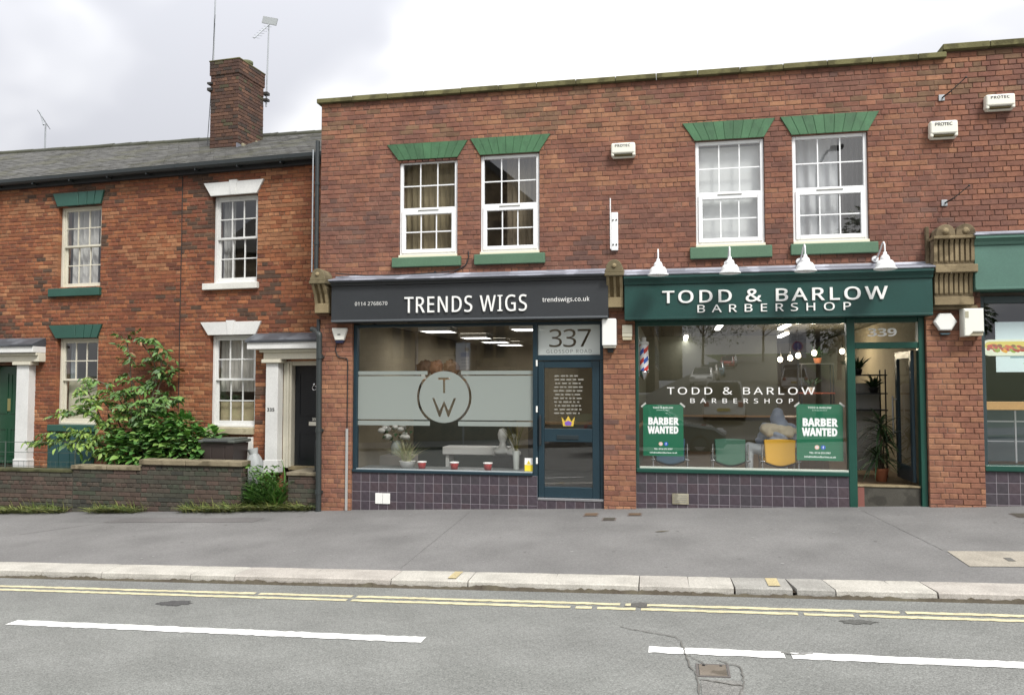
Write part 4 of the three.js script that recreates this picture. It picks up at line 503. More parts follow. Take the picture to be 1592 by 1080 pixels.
  const dp = thing('downpipe', 'grey green rainwater pipe on the corner between house and shop', 'pipe', [-5.67, -0.18, 0.06]); const pm = M([0.036, 0.044, 0.044], 0.45, { map: T.plain, bumpMap: T.plainB, bumpScale: 0.002 }); part(dp, 'pipe', Cyl([-5.665, -0.19, 0.062], [-5.685, 2.62, 0.062], 0.046, 0.046, 16), pm); part(dp, 'elbow', Tube([[-5.685, 2.60, 0.062], [-5.69, 2.70, 0.055], [-5.80, 2.775, -0.06], [-5.90, 2.80, -0.12]], 0.047, 24, 12), pm); for (const y of [2.3, 1.1, 0.1]) part(dp, 'collar', [Cyl([-5.675, y, 0.062], [-5.675, y + 0.07, 0.062], 0.055, 0.055, 16), B(-5.735, -5.615, y + 0.015, y + 0.05, 0.0, 0.05)], pm); part(dp, 'stub', Cyl([-5.72, 2.62, 0.03], [-5.715, 2.95, 0.03], 0.03), K.black);
  const up = thing('rainwater_pipe', 'thin dark upper rainwater pipe from the gutter in the house corner', 'pipe', [-5.80, 3.74, -0.1]); part(up, 'pipe', Cyl([-5.795, 3.74, -0.03], [-5.795, 5.95, -0.03], 0.036, 0.036, 14), K.blackPipe); part(up, 'cable', Cyl([-5.86, 3.74, 0.0], [-5.86, 5.80, 0.0], 0.012), K.galv); for (const y of [5.2, 4.2]) part(up, 'collar', Cyl([-5.795, y, -0.03], [-5.795, y + 0.06, -0.03], 0.044, 0.044, 14), K.blackPipe);
}

// ---------------------------------------------------------------- the older terraced houses
const PHI = 4.6 * Math.PI / 180, TO = [-5.75, 0, -0.9];
const HOUSE = palette([[0.31, 0.118, 0.052], [0.255, 0.088, 0.042], [0.195, 0.072, 0.040], [0.10, 0.060, 0.040], [0.37, 0.175, 0.085]], [0.88, 1.0, 1.12]);
const pickHouse = (x, y, r) => { const n = fbm(x * 0.8 + 3, y * 0.9 + 1, 14, 4) + (r() - 0.5) * 0.55, dk = fbm(x * 0.8 + 1.3, y * 0.4 + 8, 24, 3); let c = n < 0.28 ? 4 : n < 0.54 ? 0 : n < 0.76 ? 1 : n < 0.93 ? 2 : 3; if (dk > 0.53 && r() < (dk - 0.50) * 5) c = r() < 0.5 ? 3 : 2; return c * 3 + Math.floor(r() * 3); };
const ridgeW = u => -3.5 - 0.08 * u, eave = u => new THREE.Vector3(u, 5.995, 0.16), ridge = u => new THREE.Vector3(u, 7.57, ridgeW(u));
const houseR = thing('terraced_house', 'old orange brick terraced house with white painted lintels and chimney', 'house', TO, -PHI);
const houseL = thing('terraced_house', 'old orange brick terraced house with dark green lintels and green door', 'house', TO, -PHI);
const nearH = b => b.w * b.h / ((b.x - 5.75) ** 2 + (b.y - CAMY) ** 2 + 13.3 ** 2);
const sashR = [[-2.655, -1.69, 3.75, 5.385], [-2.65, -1.69, 1.10, 2.79]], sashL = [[-6.21, -5.18, 3.77, 5.405], [-6.165, -5.185, 1.10, 2.79]];
function houseWall(h, u0, u1, holes, seed) {
  const w = part(h, 'wall', slab([u0, u1, -0.8, 5.95], holes, -0.34, -0.008), K.mortarHouse);
  emitBricks(w, layBricks([u0, u1, -0.5, 5.90], { seed, course: 0.0755, len: 0.224, holes, pick: pickHouse, ch: 0.008 }), HOUSE, 300, nearH);
  part(h, 'back_wall', B(u0, u1, -0.8, 5.9, -7, -6.8), K.innerDark); part(h, 'party_wall', B(u0, u0 + 0.1, -0.8, 5.9, -6.79, -0.35), K.innerDark); part(h, 'inner_wall', [B(u0 + 0.1, u1, -0.8, 5.9, -3.6, -3.5), B(u0 + 0.1, u1, 3.05, 3.3, -3.49, -0.35), B(u0 + 0.1, u1, 0.2, 0.3, -3.49, -0.35), B(u0 + 0.1, u1, 5.75, 5.9, -3.49, -0.35)], K.innerDark);
  // slates on a slightly uneven roof
  const r = rng(seed + 9), gs = [], rows = 19, cw = 0.26, pos = [], nor = [], uv = [];
  const P = (u, t, up) => { const a = eave(u), b = ridge(u), v = a.lerp(b, t); const sag = 0.03 * (fbm(u * 0.6, t * 3, 2, 3) - 0.5); v.y += up + sag; return v; };
  const tri = (a, b, c) => { const n = b.clone().sub(a).cross(c.clone().sub(a)).normalize(); for (const p of [a, b, c]) { pos.push(p.x, p.y, p.z); nor.push(n.x, n.y, n.z); uv.push(p.x * 1 + p.z * 0.1, p.z * 1.2); } };
  for (let j = 0; j < rows; j++) for (let u = u0 - (j % 2) * cw / 2; u < u1; u += cw) {
    const a = Math.max(u + 0.003, u0), b = Math.min(u + cw - 0.003, u1); if (b - a < 0.02) continue; const t0 = j / rows - 0.002 * r(), t1 = (j + 1.25) / rows, h0 = 0.016 + r() * 0.006, h1 = 0.002 + r() * 0.003;
    const A = P(a, t0, h0), Bq = P(b, t0, h0 + (r() - 0.5) * 0.006), C = P(b, t1, h1), D = P(a, t1, h1), A2 = P(a, t0, h0 - 0.012), B2 = P(b, t0, h0 - 0.012); tri(A, Bq, C); tri(A, C, D); tri(A2, B2, Bq); tri(A2, Bq, A);
  }
  const g = new THREE.BufferGeometry(); g.setAttribute('position', new THREE.Float32BufferAttribute(pos, 3)); g.setAttribute('normal', new THREE.Float32BufferAttribute(nor, 3)); g.setAttribute('uv', new THREE.Float32BufferAttribute(uv, 2));
  const roof = part(h, 'roof', (() => { const q = [], f = (a, b, c) => q.push(...a.toArray(), ...b.toArray(), ...c.toArray()); const a = eave(u0), b = eave(u1), c = ridge(u1), d = ridge(u0), e = new THREE.Vector3(u0, 5.8, -7.2), k = new THREE.Vector3(u1, 5.8, -7.2); for (const v of [a, b, c, d]) v.y -= 0.03; f(a, b, c); f(a, c, d); f(d, c, k); f(d, k, e); const gg = new THREE.BufferGeometry(); gg.setAttribute('position', new THREE.Float32BufferAttribute(q, 3)); gg.computeVertexNormals(); return gg; })(), K.leadDark);
  part(roof, 'slates', g, K.slate, { uv: false, kind: 'stuff' });
  const rg = rng(seed + 3); for (let u = u0; u < u1; u += 0.45) { const e = Math.min(u + 0.445, u1), m = (u + e) / 2; part(roof, 'ridge_tile', Cyl([u, 7.555 + rg() * 0.015, ridgeW(u)], [e, 7.56 + rg() * 0.015, ridgeW(e)], 0.085, 0.085, 8), M([0.15, 0.155, 0.12], 0.9, { map: T.slate })); }
  part(h, 'gutter', [ProfX([[0.09, 5.90], [0.13, 5.885], [0.20, 5.885], [0.235, 5.92], [0.24, 5.985], [0.225, 5.985], [0.215, 5.93], [0.19, 5.90], [0.14, 5.90], [0.105, 5.985], [0.09, 5.985]], u0, u1)], K.blackPipe); part(h, 'eaves_board', B(u0, u1, 5.82, 5.96, -0.02, 0.085), K.dark); for (let u = u0 + 0.4; u < u1; u += 0.9) part(h, 'gutter_bracket', B(u, u + 0.025, 5.85, 5.90, 0.085, 0.2), K.blackPipe);
}
houseWall(houseR, -3.32, -0.0, [...sashR, [-1.12, -0.005, -0.6, 2.30]], 51); houseWall(houseL, -12.5, -3.325, [...sashL, [-7.95, -6.99, -0.6, 2.26]], 52);
part(houseR, 'crack_joint', Tube([[-3.32, 5.8, 0.004], [-3.315, 4.5, 0.005], [-3.32, 3.2, 0.004], [-3.31, 1.4, 0.006]], 0.007, 30, 5), K.dark);
function sash(h, [x0, x1, y0, y1], mat, lowerBars, seed) {
  const w = sub(h, 'window'), mid = (y0 + y1) / 2 + 0.03, r = rng(seed), f = 0.06, zf = -0.09;
  part(w, 'frame', [B(x0, x0 + f, y0, y1, -0.20, zf, 0.008), B(x1 - f, x1, y0, y1, -0.20, zf, 0.008), B(x0 + f, x1 - f, y1 - 0.05, y1, -0.20, zf, 0.008), B(x0 + f, x1 - f, y0, y0 + 0.045, -0.20, zf, 0.008)], mat);
  const one = (name, a, b, c, d, z, bars, bot) => {
    const s = 0.042; part(w, name, [B(a, a + s, c, d, z - 0.035, z, 0.005), B(b - s, b, c, d, z - 0.035, z, 0.005), B(a + s, b - s, d - s, d, z - 0.035, z, 0.005), B(a + s, b - s, c, c + bot, z - 0.035, z, 0.005)], mat);
    const p = a + s, q = b - s, u = c + bot, v = d - s, cx = k => lerp(p, q, k / 3), my = (u + v) / 2, bw = 0.010, zg = z - 0.018;
    if (bars) { for (const k of [1, 2]) part(w, 'glazing_bar', B(cx(k) - bw, cx(k) + bw, u, v, zg - 0.01, zg + 0.012), mat); for (let k = 0; k < 3; k++) part(w, 'glazing_bar', B(cx(k) + (k ? bw : 0), cx(k + 1) - (k < 2 ? bw : 0), my - bw, my + bw, zg - 0.01, zg + 0.0115), mat); }
    const nk = bars ? 3 : 1; for (let k = 0; k < nk; k++) for (const [ya, yb] of bars ? [[u, my], [my, v]] : [[u, v]]) { const xa = lerp(p, q, k / nk), xb = lerp(p, q, (k + 1) / nk); part(w, 'pane', new THREE.PlaneGeometry(xb - xa, yb - ya).rotateX((r() - 0.5) * 0.012).rotateY((r() - 0.5) * 0.012).translate((xa + xb) / 2, (ya + yb) / 2, zg), K.glassSash); }
  };
  one('upper_sash', x0 + f, x1 - f, mid - 0.02, y1 - 0.05, -0.105, true, 0.04); one('lower_sash', x0 + f, x1 - f, y0 + 0.045, mid + 0.02, -0.145, lowerBars, 0.07);
}
sash(houseR, sashR[0], K.white, true, 1); sash(houseR, sashR[1], K.white, true, 2); sash(houseL, sashL[0], K.cream, true, 3); sash(houseL, sashL[1], K.cream, false, 4);
const wedge = (h, a, b, c, d, y0, y1, mat, key) => { const l = sub(h, 'lintel'); if (key) { part(l, 'block', Ext([[c, y0], [d, y0], [b, y1], [a, y1]], 0.05, -0.012, 0.005), mat); const m = (a + b) / 2; part(l, 'keystone', Ext([[m - 0.05, y0 - 0.002], [m + 0.05, y0 - 0.002], [m + 0.085, y1 + 0.025], [m - 0.085, y1 + 0.025]], 0.062, -0.011, 0.005), mat); } else for (let i = 0; i < 4; i++) { const e = [0, 0.5, 0.68, 0.84, 1], p = e[i], q = e[i + 1], g = 0.006; part(l, 'block', Ext([[lerp(c, d, p) + g, y0], [lerp(c, d, q) - g, y0], [lerp(a, b, q) - g, y1], [lerp(a, b, p) + g, y1]], 0.05, -0.012, 0.005), mat); } };
wedge(houseR, -2.83, -1.55, -2.67, -1.69, 5.385, 5.635, K.white, true); wedge(houseR, -2.845, -1.56, -2.675, -1.675, 2.79, 3.03, K.white, true); wedge(houseL, -6.34, -5.10, -6.22, -5.17, 5.405, 5.67, K.houseGreen, false); wedge(houseL, -6.36, -5.07, -6.18, -5.18, 2.79, 3.045, K.houseGreen, false);
part(houseR, 'sill', B(-2.80, -1.64, 3.63, 3.749, -0.2, 0.07, 0.01), K.whiteWorn); part(houseR, 'sill', B(-2.71, -1.69, 0.975, 1.098, -0.2, 0.06, 0.012), M([0.62, 0.60, 0.50], 0.8, { map: T.stone })); part(houseL, 'sill', B(-6.36, -5.13, 3.61, 3.768, -0.2, 0.07, 0.01), K.houseGreen); part(houseL, 'sill', B(-6.30, -5.17, 0.97, 1.098, -0.2, 0.06, 0.01), K.houseGreen);
part(houseR, 'white_panel', B(-1.99, -1.70, -0.2, 0.93, -0.005, 0.035, 0.008), K.whiteWorn); part(houseL, 'lower_panel', [B(-6.3, -5.2, -0.2, 0.95, -0.005, 0.03, 0.006)], K.houseGreen); for (let i = 0; i < 4; i++) part(houseL, 'panel_board', B(-6.27 + i * 0.265, -6.02 + i * 0.265, -0.2, 0.90, 0.031, 0.045, 0.006), M([0.025, 0.07, 0.075], 0.4));
function porch(h, ru, lu, col, doorMat, y0, both) {
  // ru..lu: the canopy; col: columns
  const p = sub(h, 'porch'); part(p, 'canopy_lead', ProfX([[-0.01, 2.63], [0.33, 2.63], [0.335, 2.665], [0.16, 2.74], [-0.01, 2.81]], lu, ru), K.leadDark); part(p, 'canopy_edge', B(lu + 0.02, ru, 2.505, 2.628, -0.01, 0.30, 0.01), K.white); part(p, 'frieze', [B(lu + 0.28, ru, 2.33, 2.504, -0.01, 0.17, 0.008), B(lu + 0.22, ru, 2.45, 2.5035, 0.171, 0.22, 0.01)], K.cream);
  for (const [a, b] of col) { part(p, 'capital', B(a - 0.07, b + 0.07, 2.262, 2.329, -0.01, 0.21, 0.012), K.cream); part(p, 'column', [B(a, b, y0 - 0.1, 2.261, -0.01, 0.16, 0.006), B(a - 0.02, b + 0.02, y0 - 0.1, y0 + 0.12, -0.01, 0.175, 0.006)], K.white); }
  return p;
}
porch(houseR, 0.0, -1.69, [[-1.36, -1.115]], null, 0.42); porch(houseL, -6.44, -8.5, [[-6.975, -6.675], [-8.25, -7.96]], null, 0.30);
{
  const d = sub(houseR, 'door'), pd = M([0.018, 0.02, 0.024], 0.25); part(d, 'jamb', [B(-1.115, -0.95, 0.4, 2.30, -0.22, -0.02, 0.006), B(-1.03, -0.99, 0.4, 2.26, -0.0195, 0.01, 0.004), B(-0.95, -0.005, 2.22, 2.30, -0.22, -0.03, 0.006)], K.cream); part(d, 'leaf', B(-0.949, -0.01, 0.43, 2.219, -0.2, -0.14, 0.004), pd);
  for (const [a, b, c, e] of [[-0.86, -0.52, 1.32, 2.1], [-0.42, -0.08, 1.32, 2.1], [-0.86, -0.52, 0.55, 1.02], [-0.42, -0.08, 0.55, 1.02]]) part(d, 'panel', [B(a, b, c, c + 0.02, -0.14, -0.128), B(a, b, e - 0.02, e, -0.14, -0.128), B(a, a + 0.02, c + 0.02, e - 0.02, -0.14, -0.128), B(b - 0.02, b, c + 0.02, e - 0.02, -0.14, -0.128)], pd);
  part(d, 'letter_plate', B(-0.66, -0.43, 1.145, 1.215, -0.142, -0.13, 0.004), M([0.75, 0.72, 0.62], 0.3)); part(d, 'knocker', [Ball(0.03, -0.55, 1.88, -0.125), new THREE.TorusGeometry(0.04, 0.009, 8, 18).translate(-0.55, 1.82, -0.125)], K.chrome); part(d, 'threshold', B(-1.0, -0.0, 0.36, 0.429, -0.22, -0.02, 0.006), K.sandstone); letters(d, 'house_number', '335', font, 0.06, -1.325, -1.175, 1.405, 0.161, 0.004, K.black, 1, true); letters(d, 'house_number', '335', font, 0.05, -0.60, -0.49, 1.235, -0.1395, 0.003, M([0.7, 0.68, 0.6], 0.3), 1, true);
  const e = sub(houseL, 'door'); part(e, 'leaf', B(-7.94, -7.0, 0.3, 2.25, -0.2, -0.14, 0.004), M([0.012, 0.055, 0.028], 0.22)); for (const [a, b, c, f] of [[-7.85, -7.5, 1.3, 2.1], [-7.42, -7.08, 1.3, 2.1], [-7.85, -7.5, 0.45, 1.0], [-7.42, -7.08, 0.45, 1.0]]) part(e, 'panel', [B(a, b, c, c + 0.02, -0.14, -0.128), B(a, b, f - 0.02, f, -0.14, -0.128), B(a, a + 0.02, c + 0.02, f - 0.02, -0.14, -0.128), B(b - 0.02, b, c + 0.02, f - 0.02, -0.14, -0.128)], M([0.014, 0.06, 0.03], 0.25)); part(e, 'letter_plate', B(-7.5, -7.42, 1.35, 1.6, -0.14, -0.125, 0.004), M([0.4, 0.36, 0.16], 0.3, { metalness: 0.8 }));
}
const inHouse = (u, y, w) => [TO[0] + u * Math.cos(PHI) - w * Math.sin(PHI), y, TO[2] + u * Math.sin(PHI) + w * Math.cos(PHI)];
function houseDrape(name, label, cat, u0, u1, y0, y1, w, folds, amp, mat) { const m = drape(name, label, cat, 0, u1 - u0, y0, y1, 0, folds, amp, mat); m.geometry.translate((u1 - u0) / 2, 0, 0); m.position.set(...inHouse(u0, y0, w)); m.rotation.y = -PHI; return m; }
houseDrape('curtain', 'pale curtain drawn to one side in the upper window with white lintel', 'curtain', -2.6, -2.35, 3.8, 5.35, -0.3, 3, 0.025, fabric([0.42, 0.42, 0.40]));
houseDrape('curtain', 'white lace curtain in the lower window with white lintel', 'curtain', -2.6, -1.74, 1.75, 2.76, -0.27, 9, 0.014, fabric([0.55, 0.54, 0.50], 0.35)); houseDrape('curtain', 'sandy half blind at the bottom of the white lower window', 'curtain', -2.58, -1.76, 1.14, 1.56, -0.25, 4, 0.004, fabric([0.42, 0.36, 0.22], 0.2));
houseDrape('curtain', 'white curtains behind the upper window with green lintel', 'curtain', -6.12, -5.5, 3.8, 5.38, -0.3, 5, 0.03, fabric([0.58, 0.58, 0.56], 0.3)); houseDrape('curtain', 'grey blue curtain edge in the lower window with green lintel', 'curtain', -6.1, -5.95, 1.9, 2.75, -0.3, 2, 0.02, fabric([0.30, 0.34, 0.36])); houseDrape('curtain', 'cream blind lowered in the bottom half of the green linteled lower window', 'curtain', -6.1, -5.25, 1.14, 1.95, -0.26, 3, 0.003, fabric([0.60, 0.57, 0.44], 0.2));
// chimney
{
  const ch = sub(houseR, 'chimney'), u0 = -4.09, u1 = -3.39, wf = -1.80, dp = 0.93, core = part(ch, 'core', [B(u0 + 0.012, u1 - 0.012, 6.2, 8.80, wf - dp + 0.012, wf - 0.012)], K.mortarHouse); const CH = palette([[0.125, 0.068, 0.046], [0.10, 0.056, 0.042], [0.068, 0.050, 0.040], [0.17, 0.092, 0.06], [0.095, 0.088, 0.05]], [0.9, 1.1]);
  const pk = (x, y, r) => { const n = r(); return (n < 0.3 ? 0 : n < 0.55 ? 1 : n < 0.72 ? 2 : n < 0.92 ? 3 : 4) * 2 + Math.floor(r() * 2); };
  const faces = (a, b, w, d, ya, yb, sd) => { const f = layBricks([a, b, ya, yb], { seed: sd, course: 0.0755, len: 0.226, pick: pk, z: w, d: 0.06 }), s = layBricks([0, d, ya, yb], { seed: sd + 1, course: 0.0755, len: 0.226, pick: pk, z: 0, d: 0.06 }); for (const k of s) { const t = k.x; k.ry += Math.PI / 2; k.x = b + k.z; k.z = w - t; k.rx = 0; } return [...f, ...s]; };
  emitBricks(ch, [...faces(u0, u1, wf, dp, 6.25, 8.50, 71), ...faces(u0 - 0.02, u1 + 0.02, wf + 0.02, dp + 0.04, 8.505, 8.80, 75)], CH, 300, b => b.y); part(ch, 'cap_core', B(u0 - 0.010, u1 + 0.010, 8.505, 8.80, wf - dp - 0.015, wf + 0.010), K.mortarHouse); part(ch, 'cap', B(u0 - 0.03, u1 + 0.03, 8.801, 8.835, wf - dp - 0.03, wf + 0.03, 0.012), K.copingMoss);
  part(ch, 'pot', Lathe([[0.10, 0], [0.11, 0.12], [0.13, 0.13], [0.13, 0.18], [0.10, 0.18], [0.09, 0.02]]).translate(-3.62, 8.83, wf - 0.62), M([0.12, 0.13, 0.07], 0.9)); part(ch, 'flashing', [ProfX([[wf + 0.02, 6.74], [wf + 0.16, 6.735], [wf + 0.16, 6.76], [wf + 0.03, 6.83]], u0 - 0.02, u1 + 0.03), B(u1 + 0.003, u1 + 0.02, 6.7, 6.98, wf - 0.5, wf + 0.06)], K.lead); part(ch, 'mortar_fillet', [B(u1 + 0.004, u1 + 0.06, 6.78, 7.02, wf - 0.42, wf - 0.1, 0.02), B(u1 + 0.004, u1 + 0.05, 6.95, 7.22, wf - 0.9, wf - 0.6, 0.02)], M([0.45, 0.44, 0.36], 0.9, { map: T.stone }));
}
function aerial(label, mast, top, r, build) { const a = thing('tv_aerial', label, 'aerial', mast); part(a, 'mast', Cyl(mast, top, r, r * 0.8, 8), K.galv); build(a); return a; }
aerial('tall tv aerial mast clamped to the front edge of the brick chimney', [-9.70, 8.1, -3.12], [-9.66, 10.6, -3.12], 0.018, a => { part(a, 'boom', Cyl([-9.80, 9.92, -3.34], [-9.50, 9.76, -2.86], 0.011), K.galv); for (let i = 0; i < 7; i++) { const t = i / 6, x = lerp(-9.80, -9.50, t), z = lerp(-3.34, -2.86, t), y = lerp(9.92, 9.76, t); part(a, 'element', Cyl([x, y - 0.19, z], [x, y + 0.19, z], 0.005, 0.005, 6), K.galv); } part(a, 'clamp', [B(-9.74, -9.62, 8.18, 8.24, -3.16, -2.98), B(-9.74, -9.62, 8.32, 8.36, -3.16, -2.98)], K.iron); part(a, 'cable', Tube([[-9.66, 9.8, -3.10], [-9.68, 9.0, -3.09], [-9.70, 8.4, -3.09], [-9.72, 7.0, -3.0]], 0.008, 20, 5), K.black); });
aerial('leaning tv aerial with a grid reflector behind the brick chimney', [-8.88, 8.1, -3.95], [-8.84, 10.02, -3.95], 0.018, a => { const t = g => g.rotateZ(-0.26).translate(-8.82, 10.06, -3.95); part(a, 'reflector', t(new THREE.BoxGeometry(0.36, 0.155, 0.03)), M([0.42, 0.44, 0.44], 0.5, { metalness: 0.5 })); part(a, 'boom', Cyl([-8.84, 9.98, -3.95], [-8.92, 9.46, -3.45], 0.014), K.galv); for (let i = 0; i < 6; i++) part(a, 'element', Cyl([-8.94 - i * 0.012, 9.93 - i * 0.085, -3.9 + i * 0.08], [-8.75 - i * 0.012, 9.89 - i * 0.085, -3.9 + i * 0.08], 0.004, 0.004, 6), K.galv); part(a, 'clamp', [B(-8.94, -8.82, 8.22, 8.27, -4.0, -3.88), B(-8.94, -8.82, 8.36, 8.42, -4.0, -3.88)], K.iron); });
aerial('distant small tv aerial on the back of the slate roof', [-15.7, 7.3, -5.2], [-15.7, 8.55, -5.2], 0.022, a => { part(a, 'boom', Cyl([-15.86, 8.86, -5.2], [-15.58, 8.46, -5.0], 0.02), K.galv); for (let i = 0; i < 6; i++) part(a, 'element', Cyl([-15.90 + i * 0.05, 8.80 - i * 0.07, -5.3], [-15.78 + i * 0.05, 8.86 - i * 0.07, -5.0], 0.008, 0.008, 5), K.galv); });

// ---------------------------------------------------------------- front gardens
{
  const GW = palette([[0.070, 0.072, 0.055], [0.060, 0.072, 0.050], [0.082, 0.070, 0.055], [0.052, 0.056, 0.046], [0.10, 0.072, 0.058]], [0.9, 1.03, 1.15], 0.95);
  const pk = (x, y, r) => { const n = fbm(x * 1.1, y * 2, 5, 3) + (r() - 0.5) * 0.6; return (n < 0.32 ? 4 : n < 0.5 ? 2 : n < 0.66 ? 0 : n < 0.8 ? 1 : 3) * 3 + Math.floor(r() * 3); };
  const gw = thing('garden_wall', 'low mossy dark brick garden wall with stone copings, stepped in height', 'wall', [-9, -0.3, -0.1]); const core = part(gw, 'core', [B(-20, -10.31, -0.9, 0.335, -0.215, -0.012), B(-10.31, -8.965, -0.9, 0.40, -0.215, -0.012), B(-8.965, -7.09, -0.9, 0.50, -0.215, -0.012)], M([0.075, 0.07, 0.055], 1, { map: T.brick }));
  const list = [...layBricks([-20, -10.31, -0.80, 0.34], { seed: 81, course: 0.0755, pick: pk, ch: 0.01 }), ...layBricks([-10.30, -8.965, -0.80, 0.405], { seed: 82, course: 0.0755, pick: pk, ch: 0.01 }), ...layBricks([-8.96, -7.08, -0.80, 0.505], { seed: 83, course: 0.0755, pick: pk, ch: 0.01 })]; emitBricks(core, list.filter(b => b.y > pav(b.x, 0) - 0.06), GW, 300);
  emitBricks(core, (() => { const s = layBricks([0, 0.215, -0.5, 0.505], { seed: 84, course: 0.0755, pick: pk, ch: 0.01, d: 0.05, z: 0 }); for (const k of s) { const t = k.x; k.ry += Math.PI / 2; k.x = -7.078 + k.z; k.z = -t; k.rx = 0; } return s; })(), GW, 60);
  const r = rng(4), cp = M([0.33, 0.30, 0.24], 0.95, { map: T.stone, bumpMap: T.brickB, bumpScale: 0.006 }), moss = M([0.105, 0.115, 0.06], 1, { map: T.stone, bumpMap: T.brickB, bumpScale: 0.01 });
  for (let x = -20; x < -10.32; x += 0.9) part(gw, 'coping', B(x, Math.min(x + 0.895, -10.315), 0.338, 0.385 + r() * 0.01, -0.235, 0.015, 0.012), moss); part(gw, 'coping', B(-10.33, -9.62, 0.405, 0.475, -0.25, 0.03, 0.014), cp); part(gw, 'coping', B(-9.615, -8.97, 0.405, 0.472, -0.25, 0.03, 0.014), cp); part(gw, 'coping', B(-8.985, -8.1, 0.505, 0.598, -0.26, 0.04, 0.016), cp); part(gw, 'coping', B(-8.095, -7.05, 0.505, 0.595, -0.26, 0.04, 0.016), cp);
  const soil = structure('garden_bed'); part(soil, 'soil', sheet(-20, -7.1, 30, () => -2.4, () => -0.21, 6, (x, z) => pav(x, 0) + 0.12 + 0.06 * fbm(x * 2, z * 2, 3, 3)), K.soil, { uv: false }); part(soil, 'path', sheet(-7.12, -5.73, 8, () => -1.4, () => -0.02, 4, (x, z) => pav(x, 0) + 0.012), M([0.16, 0.15, 0.13], 0.95, { map: T.stone }), { uv: false });
  const st = thing('door_steps', 'dark brick entrance steps with a worn stone top by the downpipe', 'steps', [-6.0, -0.2, -0.3]); const sc = part(st, 'core', B(-6.275, -5.735, -0.5, 0.36, -0.80, -0.085), M([0.09, 0.08, 0.07], 1, { map: T.brick })); emitBricks(sc, [...layBricks([-6.28, -5.735, -0.45, 0.37], { seed: 87, course: 0.076, pick: pk, z: -0.075, ch: 0.008 })], GW, 100); part(st, 'top_slab', B(-6.30, -5.735, 0.371, 0.43, -0.84, -0.05, 0.012), M([0.26, 0.24, 0.20], 0.9, { map: T.stone }));
  const hr = thing('handrail', 'short black curved handrail standing on the entrance steps', 'handrail', [-5.86, 0.43, -0.3]); part(hr, 'rail', Tube([[-5.86, 0.43, -0.22], [-5.86, 0.85, -0.22], [-5.85, 0.98, -0.26], [-5.83, 1.05, -0.42], [-5.83, 1.06, -0.7]], 0.014, 30), K.black); part(hr, 'foot', B(-5.89, -5.83, 0.4305, 0.442, -0.25, -0.19), K.black);
  const bin = thing('dustbin', 'dark brown plastic dustbin with a flat lid behind the garden wall', 'bin', [-7.72, -0.12, -0.55]); part(bin, 'body', (() => { const g = new THREE.BoxGeometry(0.62, 0.98, 0.5, 1, 1, 1), p = g.attributes.position; for (let i = 0; i < p.count; i++) if (p.getY(i) < 0) { p.setX(i, p.getX(i) * 0.82); p.setZ(i, p.getZ(i) * 0.8); } g.computeVertexNormals(); return g.translate(-7.72, 0.37, -0.55); })(), M([0.035, 0.026, 0.024], 0.5)); part(bin, 'lid', [B(-8.07, -7.37, 0.87, 0.925, -0.84, -0.26, 0.02), B(-8.02, -7.42, 0.925, 0.945, -0.8, -0.3, 0.01)], M([0.075, 0.085, 0.075], 0.6)); part(bin, 'handle', Cyl([-7.95, 0.90, -0.25], [-7.5, 0.90, -0.25], 0.016), K.black); part(bin, 'rib', [B(-7.6, -7.58, 0.1, 0.86, -0.33, -0.298), B(-7.85, -7.83, 0.1, 0.86, -0.33, -0.298)], M([0.04, 0.03, 0.028], 0.5));
  const sk = thing('rubble_sack', 'slumped pale grey sack between the dustbin and the house', 'sack', [-7.18, 0.1, -0.7]); const sg = new THREE.SphereGeometry(0.165, 22, 16), p = sg.attributes.position; for (let i = 0; i < p.count; i++) { const x = p.getX(i), y = p.getY(i), z = p.getZ(i), k = 1 + 0.25 * (fbm(x * 7 + 2, y * 7, z * 7, 3) - 0.5), sq = 1 + 0.25 * Math.abs(Math.sin(Math.atan2(z, x) * 2)); p.setXYZ(i, x * k * sq * 0.85, y * k * 1.9, z * k * sq * 0.85); } sg.computeVertexNormals(); part(sk, 'sack', sg.translate(-7.29, 0.36, -0.8), M([0.40, 0.42, 0.42], 0.7, { map: T.plain })); part(sk, 'tied_neck', Cyl([-7.3, 0.64, -0.8], [-7.33, 0.74, -0.8], 0.07, 0.1, 9), M([0.42, 0.44, 0.44], 0.7));
  const fe = thing('wire_fence', 'thin green wire mesh fence standing on the low garden wall', 'fence', [-11.5, 0.38, -0.12]), wm = M([0.06, 0.085, 0.07], 0.5); for (const x of [-13.6, -11.8, -10.36]) part(fe, 'post', Cyl([x, 0.385, -0.12], [x, 0.86, -0.12], 0.013), wm); for (const y of [0.42, 0.50, 0.66, 0.84]) part(fe, 'wire', Cyl([-16, y, -0.12], [-10.36, y + 0.01, -0.12], 0.0045, 0.0045, 5), wm); for (let x = -13.5; x < -10.4; x += 0.11) part(fe, 'upright_wire', Cyl([x, 0.385, -0.113], [x, 0.52, -0.113], 0.003, 0.003, 4), wm);
}
